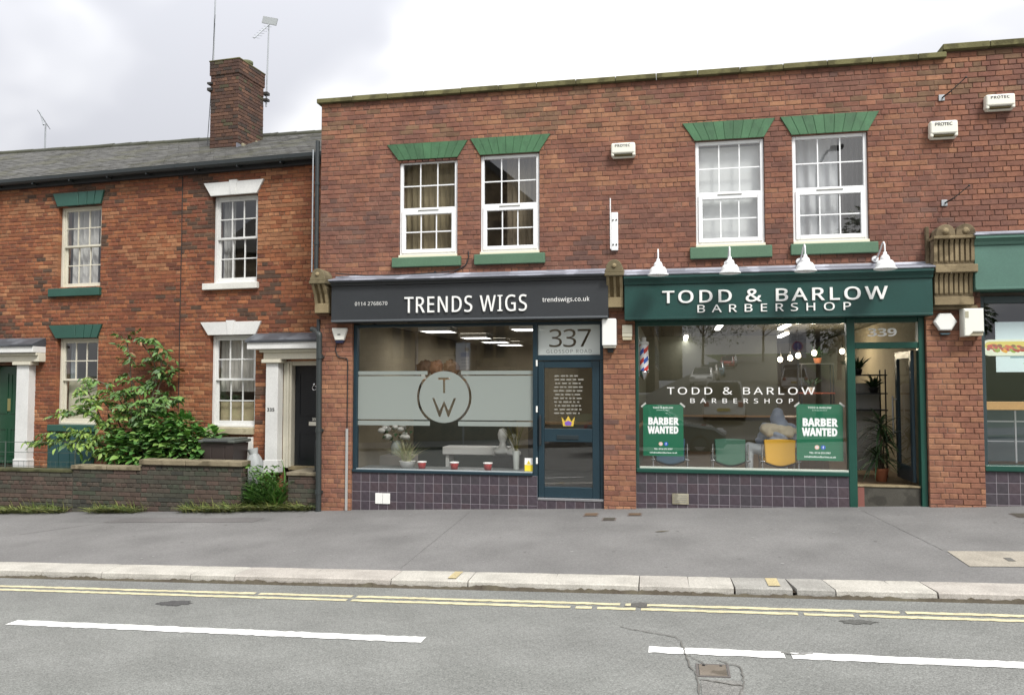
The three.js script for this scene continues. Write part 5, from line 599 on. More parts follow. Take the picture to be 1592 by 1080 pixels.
// ---------------------------------------------------------------- plants
function leafGeo(L, W, fold = 0.25, droop = 0.3, n = 4) {    // along +z from the stalk, folded at the midrib
  const pos = [], idx = []; for (let i = 0; i <= n; i++) { const t = i / n, w = W / 2 * Math.sin(Math.PI * Math.pow(t, 0.75)) + 0.0008, y = -droop * L * t * t; pos.push(-w, y + fold * w, t * L, 0, y, t * L, w, y + fold * w, t * L); if (i) { const a = (i - 1) * 3, b = i * 3; idx.push(a, b, a + 1, b, b + 1, a + 1, a + 1, b + 1, a + 2, b + 1, b + 2, a + 2); } }
  const g = new THREE.BufferGeometry(); g.setAttribute('position', new THREE.Float32BufferAttribute(pos, 3)); g.setIndex(idx); g.computeVertexNormals(); return g;
}
const leafMat = (c, t = 0.3) => M(c, 0.55, { transmission: t, thickness: 0, side: THREE.DoubleSide });
const UPV = new THREE.Vector3(0, 1, 0);
function aim(p, dir, roll, s) { const q = new THREE.Quaternion(), m = new THREE.Matrix4(), z = dir.clone().normalize(), x = new THREE.Vector3().crossVectors(Math.abs(z.y) > 0.95 ? new THREE.Vector3(1, 0, 0) : UPV, z).normalize(), y = new THREE.Vector3().crossVectors(z, x); m.makeBasis(x, y, z); q.setFromRotationMatrix(m).multiply(new THREE.Quaternion().setFromAxisAngle(new THREE.Vector3(0, 0, 1), roll)); return new THREE.Matrix4().compose(p, q, new THREE.Vector3(s, s, s)); }
function foliage(plant, geo, list, cols, most, base) {        // list of {m, c, near}
  const mats = cols.map(c => leafMat(c)), inv = new THREE.Matrix4().makeTranslation(-base[0], -base[1], -base[2]); list.sort((a, b) => b.near - a.near);
  list.slice(0, most).forEach(l => { const o = new THREE.Mesh(geo, mats[l.c]); o.name = 'leaf'; o.applyMatrix4(inv.clone().multiply(l.m)); o.castShadow = o.receiveShadow = true; plant.add(o); });
  if (list.length > most) { const im = new THREE.InstancedMesh(geo, leafMat([1, 1, 1]), list.length - most), c = new THREE.Color(); list.slice(most).forEach((l, i) => { im.setMatrixAt(i, inv.clone().multiply(l.m)); const k = 0.8 + 0.4 * hash3(i, 7, 3); im.setColorAt(i, c.setRGB(...cols[l.c].map(v => v * k))); }); im.name = 'foliage'; im.userData.kind = 'stuff'; im.castShadow = im.receiveShadow = true; plant.add(im); }
}
{ // broad leaved bush over the wall
  const r = rng(21), base = [-8.95, -0.1, -0.55], b = thing('garden_bush', 'low bush of broad bright green leaves leaning over the garden wall', 'bush', base), list = [], st = [];
  const lobes = [[-9.35, 0.72, -0.5, 0.42, 0.30], [-8.75, 0.80, -0.5, 0.50, 0.38], [-8.28, 0.78, -0.55, 0.38, 0.30], [-9.0, 1.12, -0.62, 0.32, 0.22], [-9.75, 0.68, -0.5, 0.32, 0.2], [-8.6, 1.16, -0.6, 0.26, 0.16], [-8.05, 0.92, -0.6, 0.22, 0.2], [-9.45, 1.0, -0.6, 0.3, 0.22], [-9.2, 0.66, -0.45, 0.45, 0.2], [-8.5, 0.66, -0.45, 0.45, 0.2]];
  for (const [x, y, z, R, H] of lobes) { st.push(Cyl([-8.95 + (x + 8.95) * 0.3, -0.05, -0.6], [x, y + H * 0.3, z], 0.012, 0.005, 6)); const n = Math.floor(R * 520); for (let i = 0; i < n; i++) { const a = r() * Math.PI * 2, e = Math.acos(1 - 2 * r()), k = 0.55 + 0.45 * Math.sqrt(r()), d = new THREE.Vector3(Math.sin(e) * Math.cos(a), Math.cos(e), Math.sin(e) * Math.sin(a)); const p = new THREE.Vector3(x + d.x * R * k, y + d.y * H * k, z + d.z * Math.min(R, 0.36) * k); if (p.z < -1.05 || p.z > -0.27 || p.y < 0.1) continue; d.y = d.y * 0.4 + 0.15 + (r() - 0.5) * 0.5; d.x += (r() - 0.5) * 0.8; d.z += (r() - 0.2) * 0.8; list.push({ m: aim(p, d, (r() - 0.5) * 0.9, 0.7 + r() * 0.6), c: Math.floor(r() * 4), near: p.z * 2 + p.y * 0.5 + r() * 0.3 }); } }
  part(b, 'stem', st, K.bark); foliage(b, leafGeo(0.15, 0.105, 0.2, 0.3), list, [[0.085, 0.24, 0.034], [0.13, 0.30, 0.045], [0.065, 0.19, 0.032], [0.20, 0.34, 0.07]], 220, base);
}
{ // tall straggly shrub against the house, with long feathered leaves
  const r = rng(33), base = [-9.55, -0.1, -0.75], b = thing('tall_shrub', 'tall straggling shrub with feathered leaves climbing the old brick wall', 'shrub', base), list = [], stems = [];
  const branches = [[[-9.4, -0.1, -0.8], [-9.45, 1.2, -0.85], [-9.40, 2.2, -0.95], [-9.75, 2.75, -0.92]], [[-9.4, -0.1, -0.8], [-9.6, 1.1, -0.6], [-10.0, 1.8, -0.55], [-10.45, 2.02, -0.5]], [[-9.5, 0.5, -0.75], [-9.9, 1.0, -0.5], [-10.4, 1.35, -0.42], [-10.7, 1.32, -0.4]], [[-9.4, 0.6, -0.8], [-9.2, 1.3, -0.75], [-9.0, 1.6, -0.7], [-8.75, 1.55, -0.65]], [[-9.45, 0.2, -0.7], [-10.0, 0.75, -0.4], [-10.7, 0.86, -0.32], [-11.3, 0.78, -0.3]], [[-9.45, 1.0, -0.8], [-9.3, 1.9, -0.95], [-9.25, 2.1, -1.0], [-9.15, 2.0, -1.0]], [[-9.6, 0.4, -0.6], [-10.0, 1.0, -0.5], [-10.25, 1.5, -0.45], [-10.4, 1.75, -0.45]], [[-9.6, 0.3, -0.6], [-10.1, 0.8, -0.45], [-10.5, 1.0, -0.4], [-10.9, 1.0, -0.36]], [[-9.5, 1.0, -0.8], [-9.8, 1.8, -0.85], [-9.9, 2.3, -0.9], [-10.0, 2.75, -0.92]], [[-9.4, 0.3, -0.7], [-9.35, 1.0, -0.5], [-9.6, 1.5, -0.45], [-9.7, 1.75, -0.45]], [[-9.5, 1.4, -0.85], [-9.3, 2.3, -0.98], [-9.4, 2.55, -0.95], [-9.45, 2.75, -0.95]], [[-9.5, 0.3, -0.7], [-9.75, 0.9, -0.6], [-9.9, 1.3, -0.55], [-10.15, 1.6, -0.5]], [[-9.5, 0.4, -0.7], [-9.65, 1.0, -0.7], [-9.55, 1.5, -0.75], [-9.85, 2.1, -0.8]], [[-9.3, 0.4, -0.7], [-9.15, 0.9, -0.6], [-9.25, 1.3, -0.6], [-9.05, 1.5, -0.6]]];
  for (const pts of branches) {
    const cv = new THREE.CatmullRomCurve3(pts.map(p => new THREE.Vector3(...p))); stems.push(new THREE.TubeGeometry(cv, 16, 0.012, 5));
    const nk = pts[3][1] > 1.9 ? 13 : 22; for (let k = 0; k < nk; k++) { const t = 0.15 + 0.85 * k / (nk - 1), o = cv.getPoint(t), a = r() * Math.PI * 2, d = new THREE.Vector3(Math.cos(a), -0.25 + 1.1 * r(), Math.sin(a) * 0.5 + 0.35).normalize(), L = 0.18 + r() * 0.26, m = 8;
      for (let i = 1; i <= m; i++) { const s = i / m, p = o.clone().addScaledVector(d, L * s); p.y -= 0.28 * L * s * s; if (p.z < -1.18) continue; const side = new THREE.Vector3(-d.z, 0.1, d.x).normalize(); for (const sg of i === m ? [0] : [-1, 1]) { const dir = d.clone().multiplyScalar(0.55).addScaledVector(side, sg); dir.y += -0.35 + (r() - 0.5) * 1.1; dir.z += (r() - 0.5) * 0.6; list.push({ m: aim(p, dir, (r() - 0.5) * 1.8, 0.6 + r() * 0.75), c: pts[3][0] < -10 && r() < 0.5 ? 3 : p.y > 2 && r() < 0.07 ? 4 : Math.floor(r() * 3), near: p.z + r() * 0.6 }); } } }
  }
  part(b, 'stem', stems, K.bark); foliage(b, leafGeo(0.105, 0.048, 0.2, 0.3, 3), list, [[0.10, 0.21, 0.045], [0.14, 0.27, 0.055], [0.065, 0.14, 0.038], [0.25, 0.37, 0.07], [0.30, 0.14, 0.05]], 120, base);
}
{ // strappy clump beside the path
  const r = rng(44), base = [-6.75, -0.22, -0.2], b = thing('strappy_plant', 'clump of narrow arching green leaves between wall end and steps', 'plant', base), list = []; const g = leafGeo(0.34, 0.024, 0.4, 0.6, 6), g2 = leafGeo(0.07, 0.045, 0.2, 0.2, 3);
  for (let i = 0; i < 330; i++) { const p = new THREE.Vector3(-7.03 + r() * 0.62, -0.2 + r() * 0.45 * (r()), -0.32 + r() * 0.25), a = r() * Math.PI * 2, d = new THREE.Vector3(Math.cos(a) * 0.5, 1, Math.sin(a) * 0.4 + 0.1); list.push({ m: aim(p, d, (r() - 0.5), 0.7 + r() * 0.7), c: Math.floor(r() * 3), near: p.z + r() * 0.2 }); }
  foliage(b, g, list, [[0.11, 0.26, 0.05], [0.17, 0.33, 0.07], [0.08, 0.19, 0.045]], 90, base);
  const l2 = []; for (let i = 0; i < 420; i++) { const a = r() * 6.28, R = 0.3 * Math.sqrt(r()), p = new THREE.Vector3(-6.72 + Math.cos(a) * R * 1.1, -0.1 + r() * 0.6, -0.16 + Math.sin(a) * R * 0.6); l2.push({ m: aim(p, new THREE.Vector3(r() - 0.5, r() * 0.6, r() * 0.8), r() - 0.5, 0.6 + r() * 0.8), c: Math.floor(r() * 3), near: p.z }); }
  foliage(b, g2, l2, [[0.11, 0.26, 0.045], [0.18, 0.34, 0.065], [0.075, 0.17, 0.04]], 0, base);
}
{ // weeds along the foot of the wall
  const r = rng(55), g = leafGeo(0.22, 0.012, 0.3, 0.6, 3), list = []; const spots = []; for (let x = -15; x < -5.85; x += 0.03) { const dens = fbm(x * 1.3, 2, 7, 3) + (x > -7.2 ? 0.2 : 0) + (x < -10.9 ? 0.1 : 0); if (dens > 0.36) spots.push([x, dens]); }
  for (const [x, d] of spots) for (let i = 0; i < 16; i++) { const p = new THREE.Vector3(x + (r() - 0.5) * 0.1, 0, 0.012 + r() * r() * 0.20); if (x > -7.05) p.z -= 0.1; p.y = pav(p.x, p.z) - 0.004; const a = r() * 6.28; list.push([aim(p, new THREE.Vector3(Math.cos(a) * 0.7, 0.9, Math.sin(a) * 0.5 + 0.25), r() - 0.5, 0.45 + r() * 0.75 * (0.5 + d)), r()]); }
  const im = new THREE.InstancedMesh(g, leafMat([1, 1, 1]), list.length), c = new THREE.Color(); list.forEach(([m, k], i) => { im.setMatrixAt(i, m); const y = k < 0.45; im.setColorAt(i, y ? c.setRGB(0.24 + k * 0.1, 0.27, 0.075) : c.setRGB(0.09 + 0.06 * k, 0.19, 0.04)); }); im.name = 'weeds'; im.userData = { label: 'yellowing grass and weeds along the foot of the garden wall', category: 'weeds', kind: 'stuff' }; im.castShadow = im.receiveShadow = true; scene.add(im);
}

// ---------------------------------------------------------------- inside the shops
function areaLamp(parent, x, y, z, w, d, power, col = [1, 0.97, 0.92]) {
  const l = new THREE.RectAreaLight(new THREE.Color().setRGB(...col), power, w, d); l.position.set(x, y, z); l.rotation.x = -Math.PI / 2; scene.add(l);
}
const glow = (c, k) => new THREE.MeshStandardMaterial({ color: 0xffffff, emissive: new THREE.Color().setRGB(...c), emissiveIntensity: k });
[[-4.56, -3.0, 'square ceiling light panel nearest the frosted window in the charcoal shop'], [-4.33, -5.2, 'square ceiling light panel further back, second in its row'], [-4.28, -7.0, 'square ceiling light panel third in the row going back'], [-4.2, -8.4, 'square ceiling light panel by the back wall of the charcoal shop'], [-2.7, -2.8, 'square ceiling light panel over the shop door side']].forEach(([x, z, l]) => {
  const t = thing('light_panel', l, 'ceiling light', [x, 2.94, z], 0, 'ceiling panels in the charcoal shop'); part(t, 'frame', [B(x - 0.32, x + 0.32, 2.925, 3.015, z - 0.32, z - 0.30), B(x - 0.32, x + 0.32, 2.925, 3.015, z + 0.30, z + 0.32), B(x - 0.32, x - 0.30, 2.925, 3.015, z - 0.30, z + 0.30), B(x + 0.30, x + 0.32, 2.925, 3.015, z - 0.30, z + 0.30)], K.plasticWhite); part(t, 'light_diffuser', B(x - 0.30, x + 0.30, 2.935, 2.99, z - 0.30, z + 0.30), glow([1, 0.98, 0.94], 2.2)); areaLamp(t, x, 2.925, z, 0.58, 0.58, 2.6);
});
[[2.0, -2.9, 'tube light over the barber door side, nearest the window'], [2.3, -5.4, 'tube light in the second bay back near the shelves'], [2.2, -7.2, 'tube light at the far end of the barber shop'], [0.84, -2.7, 'tube light over the waiting chairs'], [0.3, -6.0, 'tube light behind the waiting chairs, further back']].forEach(([x, z, l]) => {
  const t = thing('tube_light', l, 'ceiling light', [x, 2.9, z], 0, 'ceiling tubes in the barber shop'); part(t, 'batten', B(x - 0.05, x + 0.05, 2.945, 3.015, z - 0.62, z + 0.62, 0.006), K.plasticWhite); part(t, 'light_tube', B(x - 0.045, x + 0.045, 2.905, 2.944, z - 0.6, z + 0.6, 0.012), glow([1, 0.97, 0.9], 2.4)); areaLamp(t, x, 2.895, z, 0.09, 1.2, 8);
});
[[2.06, 2.37, -4.0], [2.26, 2.40, -4.1], [2.38, 2.44, -3.9], [2.69, 2.49, -4.0], [3.2, 2.52, -4.0]].forEach(([x, y, z], i) => {
  const t = thing('pendant_bulb', ['bare pendant bulb furthest from the barber door', 'bare pendant bulb, second of the row by the shelves', 'bare pendant bulb, middle of the row', 'bare pendant bulb in front of the black shelf', 'bare pendant bulb beside the barber door frame'][i], 'bulb', [x, y - 0.06, z], 0, 'bare bulbs hanging in the barber shop'); part(t, 'flex', Cyl([x, y + 0.10, z], [x, 3.01, z], 0.004, 0.004, 6), K.black); part(t, 'socket', Cyl([x, y + 0.05, z], [x, y + 0.12, z], 0.02), K.black); part(t, 'light_bulb', Ball(0.05, x, y, z, 1, 1.15, 1), glow([1, 0.88, 0.62], 3)); const p = new THREE.PointLight(new THREE.Color().setRGB(1, 0.85, 0.6), 0.3, 0, 2); p.position.set(x, y, z); scene.add(p);
});
// charcoal shop: window display
[[-4.01, 'red paper lantern pot beside the feathery plant on the sill'], [-3.465, 'red pot in the middle of the window sill'], [-2.91, 'red pot on the sill nearest the shop door']].forEach(([x, l]) => { const t = thing('red_pot', l, 'pot', [x, 0.516, -0.24], 0, 'small red pots on the window sill'); part(t, 'pot', Lathe([[0.0, 0], [0.055, 0.0], [0.068, 0.09], [0.072, 0.095], [0.068, 0.1], [0.05, 0.095]], 18).translate(x, 0.516, -0.24), K.red); part(t, 'rim', new THREE.TorusGeometry(0.068, 0.011, 6, 18).rotateX(Math.PI / 2).translate(x, 0.622, -0.24), K.plasticWhite); });
part(bld, 'window_shelf', B(-5.07, -2.16, 0.46, 0.514, -0.62, -0.205), M([0.10, 0.11, 0.11], 0.35));
function pottedGrass(name, label, x, y, z, potH, potR, potMat, n, L, spread, cols, seed, w = 0.012, group) {
  const r = rng(seed), base = [x, y, z], t = thing(name, label, 'plant', base, 0, group); part(t, 'pot', Lathe([[0, 0], [potR * 0.75, 0], [potR, potH], [potR * 1.06, potH], [potR * 1.06, potH * 1.06], [potR * 0.9, potH * 1.06], [potR * 0.85, potH * 0.9], [0, potH * 0.9]], 18).translate(x, y, z), potMat); const list = []; for (let i = 0; i < n; i++) { const a = r() * 6.28; list.push({ m: aim(new THREE.Vector3(x + (r() - 0.5) * potR, y + potH * 0.9, z + (r() - 0.5) * potR), new THREE.Vector3(Math.cos(a) * spread * r(), 1, Math.sin(a) * spread * r()), r() - 0.5, 0.6 + r() * 0.6), c: Math.floor(r() * cols.length), near: r() }); } foliage(t, leafGeo(L, w, 0.3, 0.35, 5), list, cols, 40, base);
}
pottedGrass('potted_grass', 'feathery pale grass in a white pot on the shop window shelf', -4.30, 0.516, -0.36, 0.10, 0.13, K.plasticWhite, 130, 0.36, 1.0, [[0.42, 0.44, 0.24], [0.32, 0.38, 0.16], [0.50, 0.46, 0.28]], 91); pottedGrass('potted_grass', 'tall yellow green grass in a glass vase near the shop door', -2.48, 0.516, -0.40, 0.28, 0.06, M([0.45, 0.48, 0.45], 0.2), 60, 0.55, 0.4, [[0.35, 0.30, 0.09], [0.20, 0.22, 0.06]], 92);
{
  const s = thing('white_bench', 'low white bench behind the display window', 'bench', [-3.2, 0.1, -1.4]); part(s, 'seat', B(-3.95, -2.75, 0.66, 0.80, -1.6, -1.2, 0.02), K.plasticWhite); part(s, 'leg', B(-3.9, -3.84, 0.1, 0.66, -1.55, -1.25), K.plasticWhite); part(s, 'leg', B(-2.86, -2.8, 0.1, 0.66, -1.55, -1.25), K.plasticWhite);
  const fl = thing('white_flowers', 'bunch of white flowers and green leaves in a glass vase', 'flowers', [-4.72, 0.1, -1.0]), r = rng(17); part(fl, 'stand', B(-4.95, -4.4, 0.10, 0.66, -1.25, -0.8, 0.01), K.innerDark); part(fl, 'vase', Lathe([[0, 0], [0.08, 0], [0.10, 0.14], [0.07, 0.22], [0.08, 0.24]]).translate(-4.72, 0.66, -1.0), M([0.5, 0.55, 0.52], 0.1)); for (let i = 0; i < 16; i++) part(fl, 'bloom', Ball(0.045 + r() * 0.03, -4.72 + (r() - 0.5) * 0.62, 0.95 + r() * 0.28, -1.0 + (r() - 0.5) * 0.25, 1, 0.7, 1), M([0.72, 0.72, 0.68], 0.8)); const lv = []; for (let i = 0; i < 40; i++) lv.push({ m: aim(new THREE.Vector3(-4.72 + (r() - 0.5) * 0.5, 0.85 + r() * 0.25, -1.0 + (r() - 0.5) * 0.3), new THREE.Vector3(r() - 0.5, r() - 0.3, r()), 0, 0.9), c: 0, near: r() }); foliage(fl, leafGeo(0.12, 0.06), lv, [[0.03, 0.12, 0.04]], 40, [-4.72, 0.1, -1.0]);
  const shelf = thing('wig_shelf', 'dark wall shelf carrying wig heads at the back of the shop', 'shelf', [-4.2, 2.0, -3.9]); part(shelf, 'board', B(-5.3, -3.2, 1.96, 2.0, -4.1, -3.7), K.timber); part(shelf, 'bracket', [B(-5.0, -4.97, 1.8, 1.96, -4.05, -3.75), B(-3.6, -3.57, 1.8, 1.96, -4.05, -3.75)], K.black); part(shelf, 'upright', [B(-5.3, -5.26, 0.1, 1.96, -4.1, -4.06), B(-3.24, -3.2, 0.1, 1.96, -4.1, -4.06)], K.black); part(shelf, 'added_dark_cabinet', B(-5.3, -3.2, 0.1, 1.15, -4.1, -3.7), M([0.08, 0.10, 0.09], 0.4));  // base cabinet added dark, standing in for the dim lower part of the window reflection
  [[-5.15, [0.10, 0.055, 0.03], 'wig head with short dark brown hair on the shelf'], [-4.88, [0.20, 0.10, 0.05], 'wig head with full auburn hair, tallest on the shelf'], [-4.55, [0.14, 0.08, 0.04], 'wig head with mid brown wavy hair on the shelf']].forEach(([x, c, l], i) => { const t = thing('wig_mannequin', l, 'wig', [x, 2.0, -3.9]); part(t, 'neck', Cyl([x, 2.0, -3.9], [x, 2.12, -3.9], 0.06, 0.05), K.plasticWhite); part(t, 'head', Ball(0.09, x, 2.22, -3.92, 0.85, 1.15, 0.9), M(c, 0.6)); const g = new THREE.SphereGeometry(0.14, 28, 20), p = g.attributes.position; for (let k = 0; k < p.count; k++) { const s = 1 + 1.1 * (fbm(p.getX(k) * 17 + i * 5, p.getY(k) * 11 + 3, p.getZ(k) * 17, 3) - 0.5); p.setXYZ(k, p.getX(k) * s * 1.05, p.getY(k) * s * 1.1 - (p.getY(k) < 0 ? 0.04 : 0), p.getZ(k) * s - 0.03); } g.computeVertexNormals(); part(t, 'hair', g.translate(x, 2.24, -3.92), M(c.map(v => v * 1.2), 0.6)); });
  const bu = thing('mannequin_bust', 'white mannequin bust standing on a black plinth by the shop door', 'mannequin', [-2.75, 0.1, -0.95]); part(bu, 'plinth', B(-2.95, -2.52, 0.10, 0.70, -1.2, -0.75, 0.008), K.black); part(bu, 'bust', [Lathe([[0, 0], [0.13, 0], [0.15, 0.06], [0.06, 0.14], [0.045, 0.2], [0.075, 0.26], [0.085, 0.34], [0.06, 0.42], [0, 0.44]], 18).translate(-2.83, 0.70, -1.0), Lathe([[0, 0], [0.11, 0], [0.12, 0.05], [0.05, 0.12], [0.04, 0.17], [0.07, 0.23], [0.075, 0.3], [0, 0.37]], 18).translate(-2.62, 0.70, -0.9)], K.plasticWhite);
  const st = thing('warning_sticker', 'yellow and white warning notice in the lower window corner by the door', 'sticker', [-2.22, 0.52, ZG]); part(st, 'white_half', B(-2.29, -2.162, 0.62, 0.725, ZG + 0.003, ZG + 0.005), K.letter); part(st, 'yellow_half', B(-2.29, -2.162, 0.522, 0.619, ZG + 0.003, ZG + 0.005), M([0.78, 0.62, 0.04], 0.4)); part(st, 'triangle', Ext([[-2.26, 0.63], [-2.192, 0.63], [-2.226, 0.69]], 0.001, ZG + 0.0055), M([0.7, 0.55, 0.04], 0.4));
  const de = thing('shop_desk', 'dark display counter deep inside the charcoal shop', 'counter', [-2.6, 0.1, -4.5]); part(de, 'front', B(-3.0, -1.2, 0.1, 1.05, -4.9, -4.4), M([0.10, 0.09, 0.08], 0.5)); part(de, 'top', B(-3.05, -1.15, 1.051, 1.09, -4.95, -4.35), K.timber);
}
// barber shop: pole, posters, chairs, a customer
{
  const c = document.createElement('canvas'); c.width = 128; c.height = 256; const x = c.getContext('2d'); x.fillStyle = '#e8e8ea'; x.fillRect(0, 0, 128, 256); for (let k = -2; k < 4; k++) { for (const [o, col] of [[0, '#2f5fb8'], [92, '#cf3a34']]) { x.fillStyle = col; x.beginPath(); const y = k * 190 + o + 30; x.moveTo(0, y + 118); x.lineTo(128, y); x.lineTo(128, y + 46); x.lineTo(0, y + 164); x.fill(); } }
  const t = new THREE.CanvasTexture(c); t.colorSpace = THREE.SRGBColorSpace; t.wrapS = THREE.RepeatWrapping; t.repeat.set(2, 1);
  const p = thing('barber_pole', 'red white and blue striped barber pole inside the window edge', 'barber pole', [-0.43, 1.95, -0.22]); part(p, 'cylinder', new THREE.CylinderGeometry(0.068, 0.068, 0.40, 24, 1).translate(-0.43, 2.29, -0.22), M([1, 1, 1], 0.2, { map: t }), { uv: false }); part(p, 'cap', Lathe([[0, 0.12], [0.03, 0.115], [0.035, 0.09], [0.03, 0.06], [0.075, 0.04], [0.078, 0.0], [0, 0]]).translate(-0.43, 2.49, -0.22), K.plasticWhite); part(p, 'foot', Lathe([[0, -0.15], [0.035, -0.13], [0.06, -0.08], [0.08, -0.03], [0.078, 0], [0, 0]]).translate(-0.43, 2.09, -0.22), K.chrome); part(p, 'wall_arm', B(-0.52, -0.49, 2.0, 2.56, -0.26, -0.18), K.chrome);
}
function poster(label, x0, x1, y0, y1, z, tilt) {
  const W = 480, H = 620, c = document.createElement('canvas'); c.width = W; c.height = H; const x = c.getContext('2d'); x.fillStyle = '#1d6b4c'; x.fillRect(0, 0, W, H); x.fillStyle = '#e9efe9'; x.textAlign = 'center'; x.font = 'bold 30px sans-serif'; x.fillText('TODD & BARLOW', W / 2, 48); x.font = '18px sans-serif'; x.fillText('B A R B E R S H O P', W / 2, 74); x.fillStyle = '#ffffff';
  const fit = (s, y, px) => { x.save(); x.font = `bold ${px}px sans-serif`; const w = x.measureText(s).width; x.translate(W / 2, y); x.scale(362 / w, 1.28); x.lineWidth = 7; x.strokeStyle = '#fff'; x.strokeText(s, 0, 0); x.fillText(s, 0, 0); x.restore(); }; fit('BARBER', 240, 88); fit('WANTED', 346, 88);
  x.fillStyle = '#f1c9b4'; x.beginPath(); x.arc(W / 2 - 30, 474, 24, 0, 7); x.fill(); x.fillStyle = '#e7ddea'; x.beginPath(); x.arc(W / 2 - 30, 474, 12, 0, 7); x.fill(); x.fillStyle = '#2c5fc4'; x.beginPath(); x.arc(W / 2 + 34, 474, 24, 0, 7); x.fill(); x.fillStyle = '#fff'; x.font = 'bold 36px sans-serif'; x.fillText('f', W / 2 + 34, 488); x.font = 'bold 25px sans-serif'; x.fillText('TEL: 0114 273 3787', W / 2, 544); x.fillText('info@toddandbarlow.co.uk', W / 2, 588);
  const t = new THREE.CanvasTexture(c); t.colorSpace = THREE.SRGBColorSpace; const p = thing('recruitment_poster', label, 'poster', [(x0 + x1) / 2, y0, z]); part(p, 'sheet', new THREE.BoxGeometry(x1 - x0, y1 - y0, 0.003).rotateZ(tilt).translate((x0 + x1) / 2, (y0 + y1) / 2, z), M([1, 1, 1], 0.4, { map: t }), { uv: false }); for (const sx of [0, 1]) part(p, 'tape', new THREE.BoxGeometry(0.09, 0.025, 0.002).rotateZ(sx ? -0.7 : 0.7).translate(sx ? x1 - 0.01 : x0 + 0.01, y1 - 0.005, z + 0.004), M([0.6, 0.62, 0.58], 0.4));
}
poster('green recruitment poster taped inside the glass by the striped pole', -0.45, 0.155, 0.79, 1.57, -0.15, 0); poster('green recruitment poster taped inside the glass by the shop door', 1.79, 2.44, 0.76, 1.585, -0.15, -0.008);
function chair(x, z, col, label, ang = 0) {
  const t = thing('waiting_chair', label, 'chair', [x, 0.38, z], 0), m = M(col, 0.6), y = 0.38; const bp = []; for (let i = 0; i <= 14; i++) { const a = lerp(-0.24, 0.24, i / 14); bp.push([a, 0.62 + 0.015 * Math.cos(a * 6)]); } for (let i = 0; i <= 14; i++) { const a = lerp(0.24, -0.24, i / 14); bp.push([a * 0.92, 0.27 - 0.06 * Math.cos(a / 0.24 * Math.PI / 2)]); } 
  part(t, 'backrest', Ext(bp, 0.045, 0, 0.012).rotateX(-0.12).translate(x, y, z - 0.02), m); part(t, 'back_edge', Ext(bp.map(([a, b]) => [a * 1.01, b - 0.02]), 0.012, 0, 0.003).rotateX(-0.12).translate(x, y, z - 0.04), K.black); part(t, 'seat', B(x - 0.24, x + 0.24, y + 0.27, y + 0.34, z - 0.5, z - 0.05, 0.02), m);
  for (const sx of [-1, 1]) { const X = x + sx * 0.272; part(t, 'leg', Tube([[X, y, z + 0.03], [X, y + 0.30, z], [X, y + 0.55, z + 0.0]], 0.014, 16), K.chrome); part(t, 'leg', Tube([[X, y, z - 0.48], [X, y + 0.36, z - 0.46]], 0.014, 8), K.chrome); part(t, 'arm_rest', Tube([[X, y + 0.36, z - 0.46], [X, y + 0.40, z - 0.3], [X, y + 0.36, z + 0.0]], 0.014, 16), K.chrome); part(t, 'side_block', B(X - 0.035, X + 0.035, y + 0.27, y + 0.30, z - 0.02, z + 0.03, 0.008), K.chrome); }
}
chair(0.89, -0.9, [0.05, 0.16, 0.10], 'empty waiting chair with a green back, chrome legs'); chair(1.65, -0.9, [0.86, 0.48, 0.04], 'waiting chair with a yellow back under the hooded person'); chair(-0.05, -0.9, [0.04, 0.10, 0.16], 'waiting chair behind the poster by the striped pole');
function sdfMesh(lo, hi, cell, f) {
  const s = [0, 1, 2].map(i => hi[i] - lo[i]), size = Math.max(...s), n = Math.ceil(size / cell) + 4, mc = new MarchingCubes(n, new THREE.MeshBasicMaterial(), false, false, 200000); mc.isolation = 0; const c = [0, 1, 2].map(i => (lo[i] + hi[i]) / 2), h = n / 2;
  for (let k = 0; k < n; k++) for (let j = 0; j < n; j++) for (let i = 0; i < n; i++) mc.field[i + j * n + k * n * n] = -f(c[0] + (i - h) * cell, c[1] + (j - h) * cell, c[2] + (k - h) * cell); mc.update();
  const N = mc.count, g = new THREE.BufferGeometry(), p = mc.positionArray.slice(0, N * 3), nn = mc.normalArray.slice(0, N * 3); for (let i = 0; i < N; i++) for (let a = 0; a < 3; a++) p[i * 3 + a] = c[a] + p[i * 3 + a] * h * cell; g.setAttribute('position', new THREE.Float32BufferAttribute(p, 3)); g.setAttribute('normal', new THREE.Float32BufferAttribute(nn, 3)); g.computeVertexNormals(); const m = mergeVertices((() => { g.deleteAttribute('normal'); return g; })(), 1e-4); m.computeVertexNormals(); return m;
}
const cap = (a, b, ra, rb) => (x, y, z) => { const dx = b[0] - a[0], dy = b[1] - a[1], dz = b[2] - a[2], px = x - a[0], py = y - a[1], pz = z - a[2], t = clamp((px * dx + py * dy + pz * dz) / (dx * dx + dy * dy + dz * dz + 1e-9), 0, 1); return Math.hypot(px - dx * t, py - dy * t, pz - dz * t) - lerp(ra, rb, t); };
const blend = (fs, k) => (x, y, z) => { let d = 1e3; for (const f of fs) { const e = f(x, y, z), h = clamp(0.5 + 0.5 * (d - e) / k, 0, 1); d = lerp(d, e, h) - k * h * (1 - h); } return d; };
